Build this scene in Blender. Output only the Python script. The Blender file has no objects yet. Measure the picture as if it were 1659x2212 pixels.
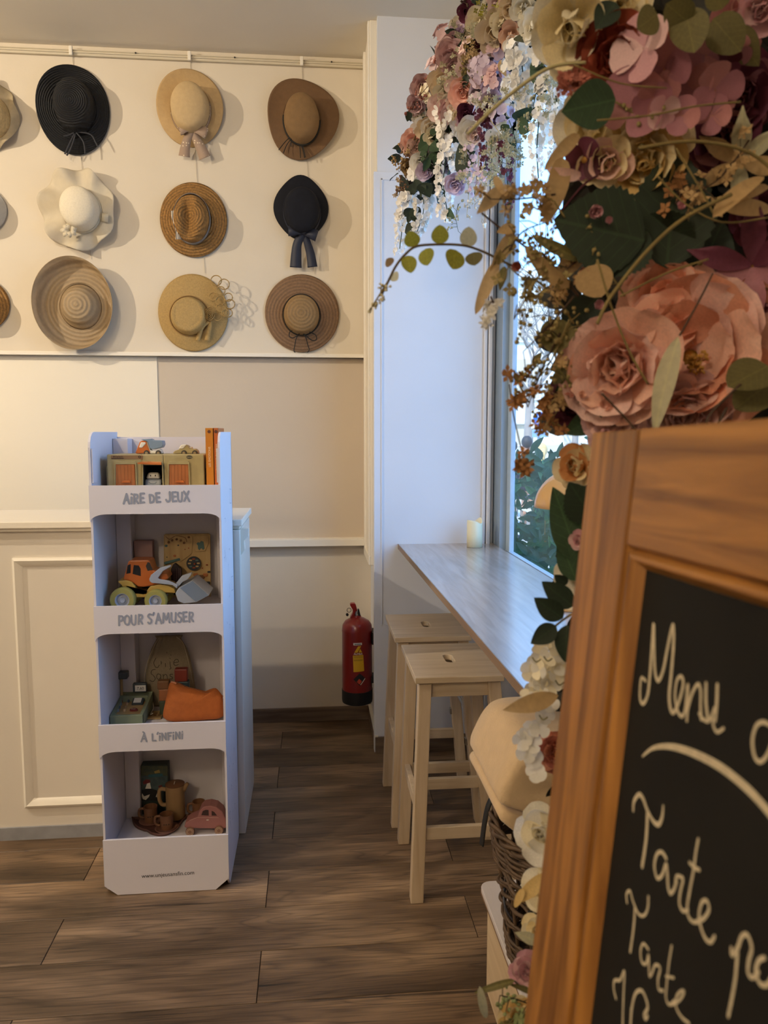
import bpy, math, random
from mathutils import Vector, Matrix, noise
R = random.Random(7)
SC = bpy.context.scene
COL = SC.collection
PI = math.pi
# ------------------------------------------------------------------ camera, sky, sun, lamps, exposure
F = 1648.0; CX = 829.5; CY = 1106.0; CAMZ = 1.55          # focal length in pixels of the 1659x2212 frame, eye height
PITCH = math.atan(171 / F); YAW = math.atan(156.5 * math.cos(PITCH) / F)
cd = bpy.data.cameras.new('camera'); cam = bpy.data.objects.new('camera', cd); COL.objects.link(cam)
cam.location = (0, 0, CAMZ); cam.rotation_euler = (PI / 2 - PITCH, 0, -YAW)
cd.sensor_fit = 'HORIZONTAL'; cd.sensor_width = 36.0; cd.lens = F / 1659 * 36.0
cd.clip_start = 0.05; cd.clip_end = 300
cd.dof.use_dof = True; cd.dof.focus_distance = 3.0; cd.dof.aperture_fstop = 9.0
SC.camera = cam
SC.view_settings.view_transform = 'Standard'; SC.view_settings.look = 'None'
SC.view_settings.exposure = 0.15; SC.view_settings.gamma = 1.0; SC.view_settings.use_curve_mapping = False
wd = bpy.data.worlds.new('sky'); SC.world = wd; wd.use_nodes = True
nt = wd.node_tree; nt.nodes.clear()
wo = nt.nodes.new('ShaderNodeOutputWorld'); bg = nt.nodes.new('ShaderNodeBackground')
tc = nt.nodes.new('ShaderNodeTexCoord'); sx = nt.nodes.new('ShaderNodeSeparateXYZ'); rp = nt.nodes.new('ShaderNodeValToRGB')
nt.links.new(tc.outputs['Generated'], sx.inputs[0]); nt.links.new(sx.outputs['Z'], rp.inputs[0])
nt.links.new(rp.outputs[0], bg.inputs[0]); nt.links.new(bg.outputs[0], wo.inputs[0])
rp.color_ramp.elements[0].color = (0.34, 0.62, 1.0, 1); rp.color_ramp.elements[1].color = (0.22, 0.48, 1.0, 1)
rp.color_ramp.elements[1].position = 0.8
bg.inputs[1].default_value = 3.6

def light(kind, name, loc, energy, col, size=0.1, rot=None, spot=None, blend=0.5):
    l = bpy.data.lights.new(name, kind); l.energy = energy; l.color = col
    if kind == 'SUN': l.angle = size
    elif kind == 'AREA': l.size = size
    else: l.shadow_soft_size = size
    if spot: l.spot_size = spot; l.spot_blend = blend
    o = bpy.data.objects.new(name, l); COL.objects.link(o); o.location = loc
    if rot is not None:
        o.rotation_euler = (Vector(rot) - Vector(loc)).to_track_quat('-Z', 'Y').to_euler()
    return o
WARM = (1.0, 0.85, 0.66)
light('SUN', 'sun', (-20, -20, 30), 5.0, (1.0, 0.96, 0.9), 0.01, rot=(0, 6, 0))
light('SPOT', 'ceiling_spot', (-3.4, 1.9, 3.1), 215, WARM, 0.025, rot=(-0.7, 4.0, 1.9), spot=1.9, blend=0.6)
light('SPOT', 'ceiling_spot', (-1.6, 1.3, 3.3), 58, WARM, 0.03, rot=(-0.4, 4.0, 1.5), spot=1.9, blend=0.8)
light('POINT', 'ceiling_lamp', (-1.6, -1.2, 3.0), 52, WARM, 0.12)
light('POINT', 'ceiling_lamp', (-3.6, -0.6, 3.0), 35, WARM, 0.12)

# ------------------------------------------------------------------ helpers
def ray(x, y):
    a = (x - CX) / F; b = -(y - CY) / F
    fy = math.cos(PITCH) + b * math.sin(PITCH); fz = -math.sin(PITCH) + b * math.cos(PITCH)
    return Vector((a * math.cos(YAW) + fy * math.sin(YAW), -a * math.sin(YAW) + fy * math.cos(YAW), fz))
EYE = Vector((0, 0, CAMZ))
def aY(x, y, Y): r = ray(x, y); return EYE + r * (Y / r.y)          # point at depth Y seen at a pixel of the photograph
def aZ(x, y, Z): r = ray(x, y); return EYE + r * ((Z - CAMZ) / r.z)
def aX(x, y, X): r = ray(x, y); return EYE + r * (X / r.x)
def V(*a): return Vector(a)
def lin(c):
    if isinstance(c, str): c = [int(c[i:i + 2], 16) / 255 for i in (0, 2, 4)]
    return tuple(v / 12.92 if v <= 0.04045 else ((v + 0.055) / 1.055) ** 2.4 for v in c)
def lerp(a, b, t): return a + (b - a) * t
MW = {}                                                                # world matrix of every object made
def wm(o): return MW[o.name] if o is not None else Matrix.Identity(4)

class MB:
    def __init__(s): s.v = []; s.f = []
    def add(s, vs, fs, M=None):
        n = len(s.v)
        s.v += [(M @ Vector(p)) if M is not None else Vector(p) for p in vs]
        s.f += [tuple(i + n for i in f) for f in fs]; return s
    def hexa(s, p):      # bottom 0-3 ccw, top 4-7
        return s.add(p, [(3, 2, 1, 0), (4, 5, 6, 7), (0, 1, 5, 4), (1, 2, 6, 5), (2, 3, 7, 6), (3, 0, 4, 7)])
    def box(s, x0, x1, y0, y1, z0, z1, M=None):
        p = [V(x0, y0, z0), V(x1, y0, z0), V(x1, y1, z0), V(x0, y1, z0), V(x0, y0, z1), V(x1, y0, z1), V(x1, y1, z1), V(x0, y1, z1)]
        if M is not None: p = [M @ q for q in p]
        return s.hexa(p)
    def grid(s, rows, closeu=False, closev=False):
        nu = len(rows); nv = len(rows[0]); fs = []
        for i in range(nu if closeu else nu - 1):
            for j in range(nv if closev else nv - 1):
                a = i * nv + j; b = i * nv + (j + 1) % nv; c = ((i + 1) % nu) * nv + (j + 1) % nv; d = ((i + 1) % nu) * nv + j
                fs.append((a, b, c, d))
        return s.add([p for r in rows for p in r], fs)
    def tube(s, pts, r, n=8, flat=None, up=None):
        pts = [Vector(p) for p in pts]; m = len(pts); rs = r if isinstance(r, (list, tuple)) else [r] * m
        t = (pts[1] - pts[0]).normalized()
        nrm = (Vector(up) if up is not None else (V(0, 0, 1) if abs(t.z) < 0.9 else V(1, 0, 0)))
        nrm = (nrm - t * nrm.dot(t)).normalized(); rows = []
        for i in range(m):
            t = (pts[min(i + 1, m - 1)] - pts[max(i - 1, 0)])
            t = t.normalized() if t.length > 1e-9 else V(0, 0, 1)
            nrm = nrm - t * nrm.dot(t); nrm = nrm.normalized() if nrm.length > 1e-6 else t.orthogonal().normalized()
            b = t.cross(nrm); k = 1.0 if flat is None else flat
            rows.append([pts[i] + (nrm * math.cos(2 * PI * j / n) * k + b * math.sin(2 * PI * j / n)) * rs[i] for j in range(n)])
        n0 = len(s.v); s.grid(rows, closev=True)
        s.f.append(tuple(n0 + j for j in reversed(range(n)))); s.f.append(tuple(n0 + (m - 1) * n + j for j in range(n)))
        return s
    def lathe(s, prof, M=None, n=24, caps=True):     # prof: (radius, height) about local Z
        rows = [[V(r * math.cos(2 * PI * j / n), r * math.sin(2 * PI * j / n), z) for j in range(n)] for r, z in prof]
        if M is not None: rows = [[M @ p for p in row] for row in rows]
        n0 = len(s.v); s.grid(rows, closev=True)
        if caps:
            s.f.append(tuple(n0 + j for j in reversed(range(n)))); s.f.append(tuple(n0 + (len(prof) - 1) * n + j for j in range(n)))
        return s
    def prism(s, poly, d0, d1, M=None):               # poly in local XY, from z=d0 to d1
        n = len(poly); p = [V(x, y, d0) for x, y in poly] + [V(x, y, d1) for x, y in poly]
        if M is not None: p = [M @ q for q in p]
        return s.add(p, [tuple(reversed(range(n))), tuple(range(n, 2 * n))] + [(i, (i + 1) % n, (i + 1) % n + n, i + n) for i in range(n)])
    def ribbon(s, pts, side, w, th=0.0012):           # strip following pts; side: width direction(s); w: width(s)
        pts = [Vector(p) for p in pts]; m = len(pts); rows = []
        for i in range(m):
            t = (pts[min(i + 1, m - 1)] - pts[max(i - 1, 0)]).normalized()
            sd = Vector(side[i]) if isinstance(side, list) else Vector(side)
            sd = (sd - t * sd.dot(t)).normalized(); nn = t.cross(sd) * th * 0.5; ww = (w[i] if isinstance(w, list) else w) * 0.5
            rows.append([pts[i] - sd * ww - nn, pts[i] + sd * ww - nn, pts[i] + sd * ww + nn, pts[i] - sd * ww + nn])
        n0 = len(s.v); s.grid(rows, closev=True)
        s.f.append((n0 + 3, n0 + 2, n0 + 1, n0)); e = n0 + 4 * (m - 1); s.f.append((e, e + 1, e + 2, e + 3)); return s
    def ball(s, c, r, n=10, m=6, M=None):
        rx, ry, rz = r if isinstance(r, (tuple, list)) else (r, r, r); c = Vector(c); rows = []
        for i in range(1, m):
            a = PI * i / m
            rows.append([c + V(rx * math.sin(a) * math.cos(2 * PI * j / n), ry * math.sin(a) * math.sin(2 * PI * j / n), -rz * math.cos(a)) for j in range(n)])
        if M is not None: rows = [[M @ p for p in row] for row in rows]
        n0 = len(s.v); s.grid(rows, closev=True)
        s.f.append(tuple(n0 + j for j in reversed(range(n)))); s.f.append(tuple(n0 + (m - 2) * n + j for j in range(n))); return s
    def mesh(s, name, M=None):
        me = bpy.data.meshes.new(name)
        me.from_pydata([(M @ p) if M is not None else p for p in s.v], [], s.f); me.update(); return me

def finish(o, parent, M):
    MW[o.name] = M
    if parent is not None:
        o.parent = parent; o.matrix_basis = wm(parent).inverted() @ M
    else: o.matrix_basis = M
    return o
def thing(name, label, cat, loc=(0, 0, 0), group=None, M=None):
    o = bpy.data.objects.new(name, None); COL.objects.link(o); o.empty_display_size = 0.05
    o['label'] = label; o['category'] = cat
    if group: o['group'] = group
    return finish(o, None, M if M is not None else Matrix.Translation(loc))
def tag(o, label, cat, group=None):
    o['label'] = label; o['category'] = cat
    if group: o['group'] = group
    return o
def obj(name, mb, m, parent=None, smooth=False, bevel=0, seg=2, sub=0, solid=0, org=None, label=None, kind=None):
    """links the MB (world coordinates) as ONE mesh object under parent"""
    if org is not None: W = Matrix.Translation(org)
    else: W = wm(parent).copy() if parent is not None else Matrix.Identity(4)
    me = mb.mesh(name, W.inverted()); me.materials.append(m)
    if smooth:
        me.polygons.foreach_set('use_smooth', [True] * len(me.polygons))
        if smooth != 'all':
            try: me.set_sharp_from_angle(angle=0.75)
            except Exception: pass
    o = bpy.data.objects.new(name, me); COL.objects.link(o)
    if bevel:
        b = o.modifiers.new('bevel', 'BEVEL'); b.width = bevel; b.segments = seg; b.limit_method = 'ANGLE'; b.angle_limit = 0.6
    if solid: b = o.modifiers.new('solid', 'SOLIDIFY'); b.thickness = solid; b.offset = 0
    if sub: b = o.modifiers.new('sub', 'SUBSURF'); b.levels = sub; b.render_levels = sub
    if label: o['label'] = label
    if kind: o['kind'] = kind
    return finish(o, parent, W)
def inst(name, me, parent, M, m=None):
    o = bpy.data.objects.new(name, me); COL.objects.link(o)
    return finish(o, parent, M)
def struct(name, mb, m, parent=None, **k):
    o = obj(name, mb, m, parent, **k)
    if parent is None: o['kind'] = 'structure'
    return o
def text(name, body, size, M, m, parent, align='CENTER', ext=0.0, sxy=(1, 1)):
    c = bpy.data.curves.new(name, 'FONT'); c.body = body; c.size = size; c.align_x = align; c.align_y = 'CENTER'; c.extrude = ext
    t = bpy.data.objects.new('tmp', c); me = bpy.data.meshes.new_from_object(t); me.name = name
    bpy.data.objects.remove(t); me.materials.clear(); me.materials.append(m); o = bpy.data.objects.new(name, me); COL.objects.link(o)
    return finish(o, parent, M @ Matrix.Diagonal((sxy[0], sxy[1], 1, 1)))
FRONT = Matrix(((1, 0, 0, 0), (0, 0, -1, 0), (0, 1, 0, 0), (0, 0, 0, 1)))     # local XY plane -> facing -Y
def front(p, rz=0.0): return Matrix.Translation(p) @ FRONT @ Matrix.Rotation(rz, 4, 'Z')
def catmull(pts, k=6, closed=False):
    pts = [Vector(p) for p in pts]; n = len(pts); out = []
    for i in range(n if closed else n - 1):
        g = lambda j: pts[j % n] if closed else pts[max(0, min(n - 1, j))]
        p0, p1, p2, p3 = g(i - 1), g(i), g(i + 1), g(i + 2)
        for q in range(k):
            t = q / k
            out.append(0.5 * ((2 * p1) + (p2 - p0) * t + (2 * p0 - 5 * p1 + 4 * p2 - p3) * t * t + (3 * p1 - p0 - 3 * p2 + p3) * t ** 3))
    if not closed: out.append(pts[-1])
    return out
SK = [0]
def stroke(mb, pts, w, f, k=6, nv=(0, -1, 0)):
    """flat pen stroke: pts in 2-D, width w (or list), f maps 2-D -> 3-D on the written surface"""
    if k > 1 and len(pts) > 2: 
        q = catmull([V(p[0], p[1], 0) for p in pts], k)
    else: q = [V(p[0], p[1], 0) for p in pts]
    m = len(q); L = []; Rr = []
    for i in range(m):
        t = q[min(i + 1, m - 1)] - q[max(i - 1, 0)]; t = t.normalized() if t.length > 1e-9 else V(1, 0, 0)
        if isinstance(w, (list, tuple)):
            u = i / (m - 1) * (len(w) - 1); a = int(min(u, len(w) - 2)); ww = lerp(w[a], w[a + 1], u - a)
        else: ww = w
        nn = V(-t.y, t.x, 0) * ww * 0.5
        L.append(q[i] + nn); Rr.append(q[i] - nn)
    def cap(c, a0, r):
        return [c + V(math.cos(a0 + PI * j / 5), math.sin(a0 + PI * j / 5), 0) * r for j in range(1, 5)]
    ts = q[1] - q[0]; te = q[-1] - q[-2]
    a = math.atan2(ts.y, ts.x) + PI / 2; b = math.atan2(te.y, te.x) - PI / 2
    SK[0] = (SK[0] + 1) % 6; nv = Vector(nv); f0 = f; b0 = SK[0] * 8e-5
    f = lambda x, y, i=0: f0(x, y) + nv * (b0 + i * 3e-6)
    n0 = len(mb.v)
    mb.v += [f(p.x, p.y, i) for i, p in enumerate(L)] + [f(p.x, p.y, i) for i, p in enumerate(Rr)]
    mb.f += [(n0 + i, n0 + m + i, n0 + m + i + 1, n0 + i + 1) for i in range(m - 1)]
    c1 = cap(q[0], a, (L[0] - q[0]).length); c2 = cap(q[-1], b, (L[-1] - q[-1]).length)
    n1 = len(mb.v); mb.v += [f(p.x, p.y) for p in c1]; mb.f.append((n0,) + tuple(range(n1, n1 + 4)) + (n0 + m,))
    n1 = len(mb.v); mb.v += [f(p.x, p.y, m - 1) for p in c2]; mb.f.append((n0 + 2 * m - 1,) + tuple(range(n1, n1 + 4)) + (n0 + m - 1,))

# ------------------------------------------------------------------ materials (all procedural)
MATS = {}
def mat(name, c, rough=0.5, var=0.0, scale=10.0, bump=0.0, bscale=None, metal=0.0, spec=0.5, stretch=(1, 1, 1), c2=None, coat=0.0,
        detail=4.0, trans=0.0, sub=0.0, emit=0.0, dist=0.0, rnd=0.0, ramp=(0.3, 0.7), rings=None, thin=0.0, sheen=0.0, coatr=0.03):
    if name in MATS: return MATS[name]
    m = bpy.data.materials.new(name); m.use_nodes = True; n = m.node_tree.nodes; l = m.node_tree.links
    b = n['Principled BSDF']; c = lin(c)
    b.inputs['Roughness'].default_value = rough; b.inputs['Metallic'].default_value = metal
    b.inputs['Specular IOR Level'].default_value = spec; b.inputs['Coat Weight'].default_value = coat; b.inputs['Coat Roughness'].default_value = coatr
    b.inputs['Base Color'].default_value = (*c, 1)
    if sheen: b.inputs['Sheen Weight'].default_value = sheen
    if trans: b.inputs['Transmission Weight'].default_value = trans
    if sub: b.inputs['Subsurface Weight'].default_value = sub; b.inputs['Subsurface Radius'].default_value = (0.01, 0.006, 0.004)
    if emit: b.inputs['Emission Color'].default_value = (*c, 1); b.inputs['Emission Strength'].default_value = emit
    t = n.new('ShaderNodeTexCoord'); mp = n.new('ShaderNodeMapping'); mp.inputs['Scale'].default_value = stretch
    l.new(t.outputs['Object'], mp.inputs[0]); vec = mp.outputs[0]
    if rnd:
        oi = n.new('ShaderNodeObjectInfo'); mu = n.new('ShaderNodeVectorMath'); mu.operation = 'SCALE'; mu.inputs[0].default_value = (37, 91, 53)
        l.new(oi.outputs['Random'], mu.inputs['Scale']); ad = n.new('ShaderNodeVectorMath')
        l.new(vec, ad.inputs[0]); l.new(mu.outputs[0], ad.inputs[1]); vec = ad.outputs[0]
    fac = None
    if var or c2 is not None:
        nz = n.new('ShaderNodeTexNoise'); nz.inputs['Scale'].default_value = scale; nz.inputs['Detail'].default_value = detail
        nz.inputs['Distortion'].default_value = dist; l.new(vec, nz.inputs['Vector'])
        r = n.new('ShaderNodeValToRGB'); r.color_ramp.elements[0].position = ramp[0]; r.color_ramp.elements[1].position = ramp[1]
        d = lin(c2) if c2 is not None else None
        r.color_ramp.elements[0].color = (*([x * (1 - var) for x in c] if d is None else c), 1)
        r.color_ramp.elements[1].color = (*([min(1, x * (1 + var)) for x in c] if d is None else d), 1)
        l.new(nz.outputs['Fac'], r.inputs[0]); out = r.outputs[0]
        if rnd and rnd > 1:      # every piece its own tone
            oi2 = n.new('ShaderNodeObjectInfo'); hs = n.new('ShaderNodeHueSaturation'); mr = n.new('ShaderNodeMapRange')
            mr.inputs[3].default_value = 1 - 0.1 * rnd; mr.inputs[4].default_value = 1 + 0.1 * rnd
            l.new(oi2.outputs['Random'], mr.inputs[0]); l.new(mr.outputs[0], hs.inputs['Value']); l.new(out, hs.inputs['Color']); out = hs.outputs[0]
        l.new(out, b.inputs['Base Color']); fac = nz.outputs['Fac']
    h = None
    if rings:                    # plaited rounds about the local axis: (rounds per metre, depth)
        sp = n.new('ShaderNodeSeparateXYZ'); l.new(t.outputs['Object'], sp.inputs[0])
        cb = n.new('ShaderNodeCombineXYZ'); l.new(sp.outputs['X'], cb.inputs[0]); l.new(sp.outputs['Z'], cb.inputs[1])
        ln = n.new('ShaderNodeVectorMath'); ln.operation = 'LENGTH'; l.new(cb.outputs[0], ln.inputs[0])
        m1 = n.new('ShaderNodeMath'); m1.operation = 'MULTIPLY'; m1.inputs[1].default_value = rings[0] * 2 * PI; l.new(ln.outputs['Value'], m1.inputs[0])
        s1 = n.new('ShaderNodeMath'); s1.operation = 'SINE'; l.new(m1.outputs[0], s1.inputs[0]); h = s1.outputs[0]
        if rings[1] > 0:
            mx = n.new('ShaderNodeMix'); mx.data_type = 'RGBA'; mx.blend_type = 'MULTIPLY'
            mr = n.new('ShaderNodeMapRange'); mr.inputs[1].default_value = -1; mr.inputs[3].default_value = 1 - rings[1]; mr.inputs[4].default_value = 1
            l.new(h, mr.inputs[0]); mx.inputs[0].default_value = 1.0
            src = b.inputs['Base Color'].links[0].from_socket if b.inputs['Base Color'].links else None
            if src: l.new(src, mx.inputs[6])
            else: mx.inputs[6].default_value = (*c, 1)
            l.new(mr.outputs[0], mx.inputs[7]); l.new(mx.outputs[2], b.inputs['Base Color'])
    if bump:
        bp = n.new('ShaderNodeBump'); bp.inputs['Strength'].default_value = bump; bp.inputs['Distance'].default_value = 0.004
        nz2 = n.new('ShaderNodeTexNoise'); nz2.inputs['Scale'].default_value = bscale or scale * 4; nz2.inputs['Detail'].default_value = 3
        l.new(vec, nz2.inputs['Vector']); src = nz2.outputs['Fac']
        if h is not None:
            ad2 = n.new('ShaderNodeMath'); ad2.operation = 'MULTIPLY_ADD'; ad2.inputs[1].default_value = 0.6; l.new(h, ad2.inputs[0]); l.new(src, ad2.inputs[2]); src = ad2.outputs[0]
        l.new(src, bp.inputs['Height']); l.new(bp.outputs[0], b.inputs['Normal'])
    if thin:                     # cloth, petal or leaf thin enough to let light through
        tr = n.new('ShaderNodeBsdfTranslucent'); ms = n.new('ShaderNodeMixShader'); ms.inputs[0].default_value = thin
        if b.inputs['Base Color'].links: l.new(b.inputs['Base Color'].links[0].from_socket, tr.inputs[0])
        else: tr.inputs[0].default_value = (*c, 1)
        o = n['Material Output']; l.new(b.outputs[0], ms.inputs[1]); l.new(tr.outputs[0], ms.inputs[2]); l.new(ms.outputs[0], o.inputs[0])
    MATS[name] = m; return m
def wood(name, c1, c2, axis='X', rough=0.5, bump=0.15, k=1.0, rnd=1.0, **kw):
    st = {'X': (1.2, 14, 14), 'Y': (14, 1.2, 14), 'Z': (14, 14, 1.2)}[axis]
    return mat(name, c1, c2=c2, rough=rough, scale=2.2 * k, stretch=st, bump=bump, bscale=8 * k, detail=8, dist=0.6, rnd=rnd, **kw)
def plank_mat():
    m = bpy.data.materials.new('wood_look_planks'); m.use_nodes = True; n = m.node_tree.nodes; l = m.node_tree.links; b = n['Principled BSDF']
    t = n.new('ShaderNodeTexCoord'); oi = n.new('ShaderNodeObjectInfo'); mu = n.new('ShaderNodeVectorMath'); mu.operation = 'SCALE'; mu.inputs[0].default_value = (31, 77, 13)
    l.new(oi.outputs['Random'], mu.inputs['Scale']); ad = n.new('ShaderNodeVectorMath'); l.new(t.outputs['Object'], ad.inputs[0]); l.new(mu.outputs[0], ad.inputs[1])
    def nz(sc, scale, det, dist):
        mp = n.new('ShaderNodeMapping'); mp.inputs['Scale'].default_value = sc; l.new(ad.outputs[0], mp.inputs[0])
        q = n.new('ShaderNodeTexNoise'); q.inputs['Scale'].default_value = scale; q.inputs['Detail'].default_value = det; q.inputs['Distortion'].default_value = dist; l.new(mp.outputs[0], q.inputs['Vector']); return q.outputs['Fac']
    def ramp(f, *st):
        r = n.new('ShaderNodeValToRGB'); e = r.color_ramp.elements
        for i, (p, c) in enumerate(st):
            x = e[i] if i < 2 else e.new(p); x.position = p; x.color = (*(lin(c) if isinstance(c, str) else (c, c, c)), 1)
        l.new(f, r.inputs[0]); return r.outputs[0]
    def mul(a, b_, f=1.0):
        x = n.new('ShaderNodeMix'); x.data_type = 'RGBA'; x.blend_type = 'MULTIPLY'; x.inputs[0].default_value = f; l.new(a, x.inputs[6]); l.new(b_, x.inputs[7]); return x.outputs[2]
    base = ramp(nz((.9, 3.0, 1), 2.2, 3, .4), (.3, '56432f'), (.7, 'a88a6a'), (.5, '7a624a'))
    fine = ramp(nz((3.0, 120, 1), 2.0, 6, .3), (.3, .36), (.58, 1.0))
    rg = nz((.55, 5.5, 1), 1.5, 2, .2); m1 = n.new('ShaderNodeMath'); m1.operation = 'MULTIPLY'; m1.inputs[1].default_value = 26.0; l.new(rg, m1.inputs[0])
    s1 = n.new('ShaderNodeMath'); s1.operation = 'PINGPONG'; s1.inputs[1].default_value = 1.0; l.new(m1.outputs[0], s1.inputs[0])
    ring = ramp(s1.outputs[0], (.0, .42), (.3, 1.0)); crack = ramp(nz((.5, 16, 1), 1.7, 5, .8), (.3, .2), (.37, 1.0))
    c = mul(mul(mul(base, fine, .8), ring, .6), crack, .9)
    hs = n.new('ShaderNodeHueSaturation'); mr = n.new('ShaderNodeMapRange'); mr.inputs[3].default_value = .82; mr.inputs[4].default_value = 1.15; l.new(oi.outputs['Random'], mr.inputs[0]); l.new(mr.outputs[0], hs.inputs['Value']); l.new(c, hs.inputs['Color'])
    l.new(hs.outputs[0], b.inputs['Base Color']); b.inputs['Roughness'].default_value = .42
    bp = n.new('ShaderNodeBump'); bp.inputs['Strength'].default_value = .25; bp.inputs['Distance'].default_value = .002; l.new(fine, bp.inputs['Height']); l.new(bp.outputs[0], b.inputs['Normal']); return m
def board_mat(name, axis):
    """stained pine with long uneven grain along one axis"""
    st = {'X': (1.6, 22, 9), 'Y': (22, 1.6, 9)}[axis]
    m = mat(name, '6a3f1a', .4, c2='b9803f', scale=2.0, stretch=st, bump=.15, bscale=10, detail=7, dist=.9, rnd=1, spec=.4, ramp=(.28, .66)); return m
def glass_mat():
    m = bpy.data.materials.new('window_glass'); m.use_nodes = True; n = m.node_tree.nodes; l = m.node_tree.links; n.clear()
    o = n.new('ShaderNodeOutputMaterial'); a = n.new('ShaderNodeBsdfTransparent'); g = n.new('ShaderNodeBsdfGlossy'); mx = n.new('ShaderNodeMixShader')
    a.inputs[0].default_value = (0.95, 0.98, 1.0, 1); g.inputs['Roughness'].default_value = 0.03
    fr = n.new('ShaderNodeMath'); fr.operation = 'POWER'; fr.inputs[1].default_value = 7.5; lw = n.new('ShaderNodeLayerWeight'); lw.inputs[0].default_value = 0.5; l.new(lw.outputs['Facing'], fr.inputs[0])
    l.new(fr.outputs[0], mx.inputs[0]); l.new(a.outputs[0], mx.inputs[1]); l.new(g.outputs[0], mx.inputs[2]); l.new(mx.outputs[0], o.inputs[0]); return m
WALL = mat('cream_wall_paint', 'd8ccb7', 0.75, var=0.03, scale=3, bump=0.08, bscale=120)
TAUPE = mat('taupe_wall_paint', 'c9b9a3', 0.8, var=0.03, scale=2, bump=0.1, bscale=60)
WHITEP = mat('white_gloss_paint', 'e8e0d0', 0.4, var=0.02, scale=4, bump=0.03, bscale=40)
PIERP = mat('white_pier_paint', 'd3d4d8', 0.5, var=0.02, scale=3, bump=0.05, bscale=60)
CEIL = mat('ceiling_paint', 'e8dfcd', 0.85, var=0.03, scale=2)
# ------------------------------------------------------------------ the setting
WOUT = 0.916; CEILZ = 3.39; WB = 4.01; WU = 3.98; PX = 0.308; PY = 3.58; WX = 0.86
fl = struct('floor', MB().box(-4.6, WOUT, -1.6, 4.1, -0.08, -0.004), mat('grout', '2a211b', 0.9))
PLANK = plank_mat()
pm = {}
for k in range(-4, 10):
    y0 = 1.9605 + 0.2125 * k; x = -4.7 + (0.0 if k % 2 else 0.665) ; x = (-0.165 if k % 2 == 0 else 0.498) - 1.303 * 4
    while x < 0.9:
        x0, x1 = max(x, -4.58), min(x + 1.303, 0.86); y1 = min(y0 + 0.2125, 4.09)
        if x1 - x0 > 0.05 and y1 > y0 + 0.02:
            g = 0.0011
            o = obj('plank', MB().box(x0 + g, x1 - g, y0 + g, y1 - g, -0.012, 0.0), PLANK, fl, org=((x0 + x1) / 2, (y0 + y1) / 2, 0), bevel=0.0012, seg=1)
        x += 1.303
wb = struct('wall_back', MB().box(-4.6, WOUT, WB, 4.3, 0, CEILZ).box(-4.6, PX, WU, WB, 1.932, CEILZ), WALL)
struct('wall_left', MB().box(-4.75, -4.6, -1.6, 4.3, 0, CEILZ), WALL)
struct('wall_front', MB().box(-4.75, 1.2, -1.75, -1.6, 0, CEILZ), WALL)
struct('ceiling', MB().box(-4.75, 1.2, -1.75, 4.3, CEILZ, CEILZ + 0.1), CEIL)
WY0, WY1, WZ0, WZ1 = 1.30, 3.56, 1.0, 2.95
struct('wall_right', MB().box(WX, WOUT, -1.75, WY0, 0, CEILZ).box(WX, WOUT, WY0, PY, 0, WZ0 - 0.02).box(WX, WOUT, WY0, PY, WZ1, CEILZ), PIERP)
# pier between the hat wall and the window
struct('wall_pier', MB().box(PX, WOUT, PY, WB, 0, CEILZ), PIERP)
PT = aY(808, 372, PY).z
cl = struct('trim_1', MB().box(PX - 0.018, WX, PY - 0.012, PY, 0, PT).box(PX - 0.018, PX, PY, PY + 0.034, 0, PT), PIERP, bevel=0.002)
a, b = aY(823, 388, PY), aY(1036, 1160, PY)
fm = MB(); w = 0.005
fm.box(a.x, a.x + w, PY - 0.016, PY - 0.011, 0.63, a.z); fm.box(a.x, b.x + 0.03, PY - 0.016, PY - 0.011, a.z - w, a.z); fm.box(a.x, b.x, PY - 0.016, PY - 0.011, 0.63, 0.63 + w)
obj('moulding', fm, PIERP, cl)
for q0, q1, d in ((1041, 1048, 0.02), (1050, 1058, 0.028)):
    x0, x1 = aY(q0, 900, PY).x, aY(q1, 900, PY).x
    obj('moulding', MB().box(x0, x1, PY - 0.012 - d, PY - 0.012, 0, PT), PIERP, cl, bevel=0.004)
# cream casing down the pier's left side
cs = struct('trim_2', MB().box(PX - 0.03, PX + 0.001, 3.615, WB, 0.915, CEILZ), WHITEP, bevel=0.003)
for y0, y1 in ((3.62, 3.66), (3.90, 3.955)):
    obj('moulding', MB().box(PX - 0.04, PX - 0.028, y0, y1, 0.95, CEILZ), WHITEP, cs, bevel=0.004)
obj('moulding', MB().box(PX - 0.04, PX - 0.028, 3.615, 3.97, 0.915, 0.96), WHITEP, cs, bevel=0.004)
# picture rail over the hats, ledge under them, wall shelf lower down
z0 = aY(385, 129, 3.96).z; 
RAILP = mat('beige_rail_paint', 'cbbfa6', .6)
rl = struct('trim_3', MB().box(-4.6, PX - 0.03, 3.962, WU, z0, z0 + 0.026), RAILP, bevel=0.003)
obj('groove_bead', MB().box(-4.6, PX - 0.03, 3.956, 3.964, z0 + 0.01, z0 + 0.017), RAILP, rl, bevel=0.002)
obj('groove_bead', MB().box(-4.6, PX - 0.03, 3.958, 3.966, z0 + 0.021, z0 + 0.026), RAILP, rl, bevel=0.002)
for qx in (293, 507, 716):
    p = aY(qx, 120, 3.957); obj('screw', MB().lathe([(0.0, 0), (0.004, 0), (0.004, 0.003), (0.0, 0.004)], front(V(p.x, 3.957, z0 + 0.02)), 8), mat('dark_screw', '2a2520', 0.5), rl)
struct('trim_4', MB().box(-4.6, PX - 0.03, 3.955, WB, 1.932, 1.944).box(-4.6, PX - 0.03, 3.966, WB, 1.944, 1.952), WHITEP, bevel=0.002)
zs = aY(650, 1166, 3.95).z
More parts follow.
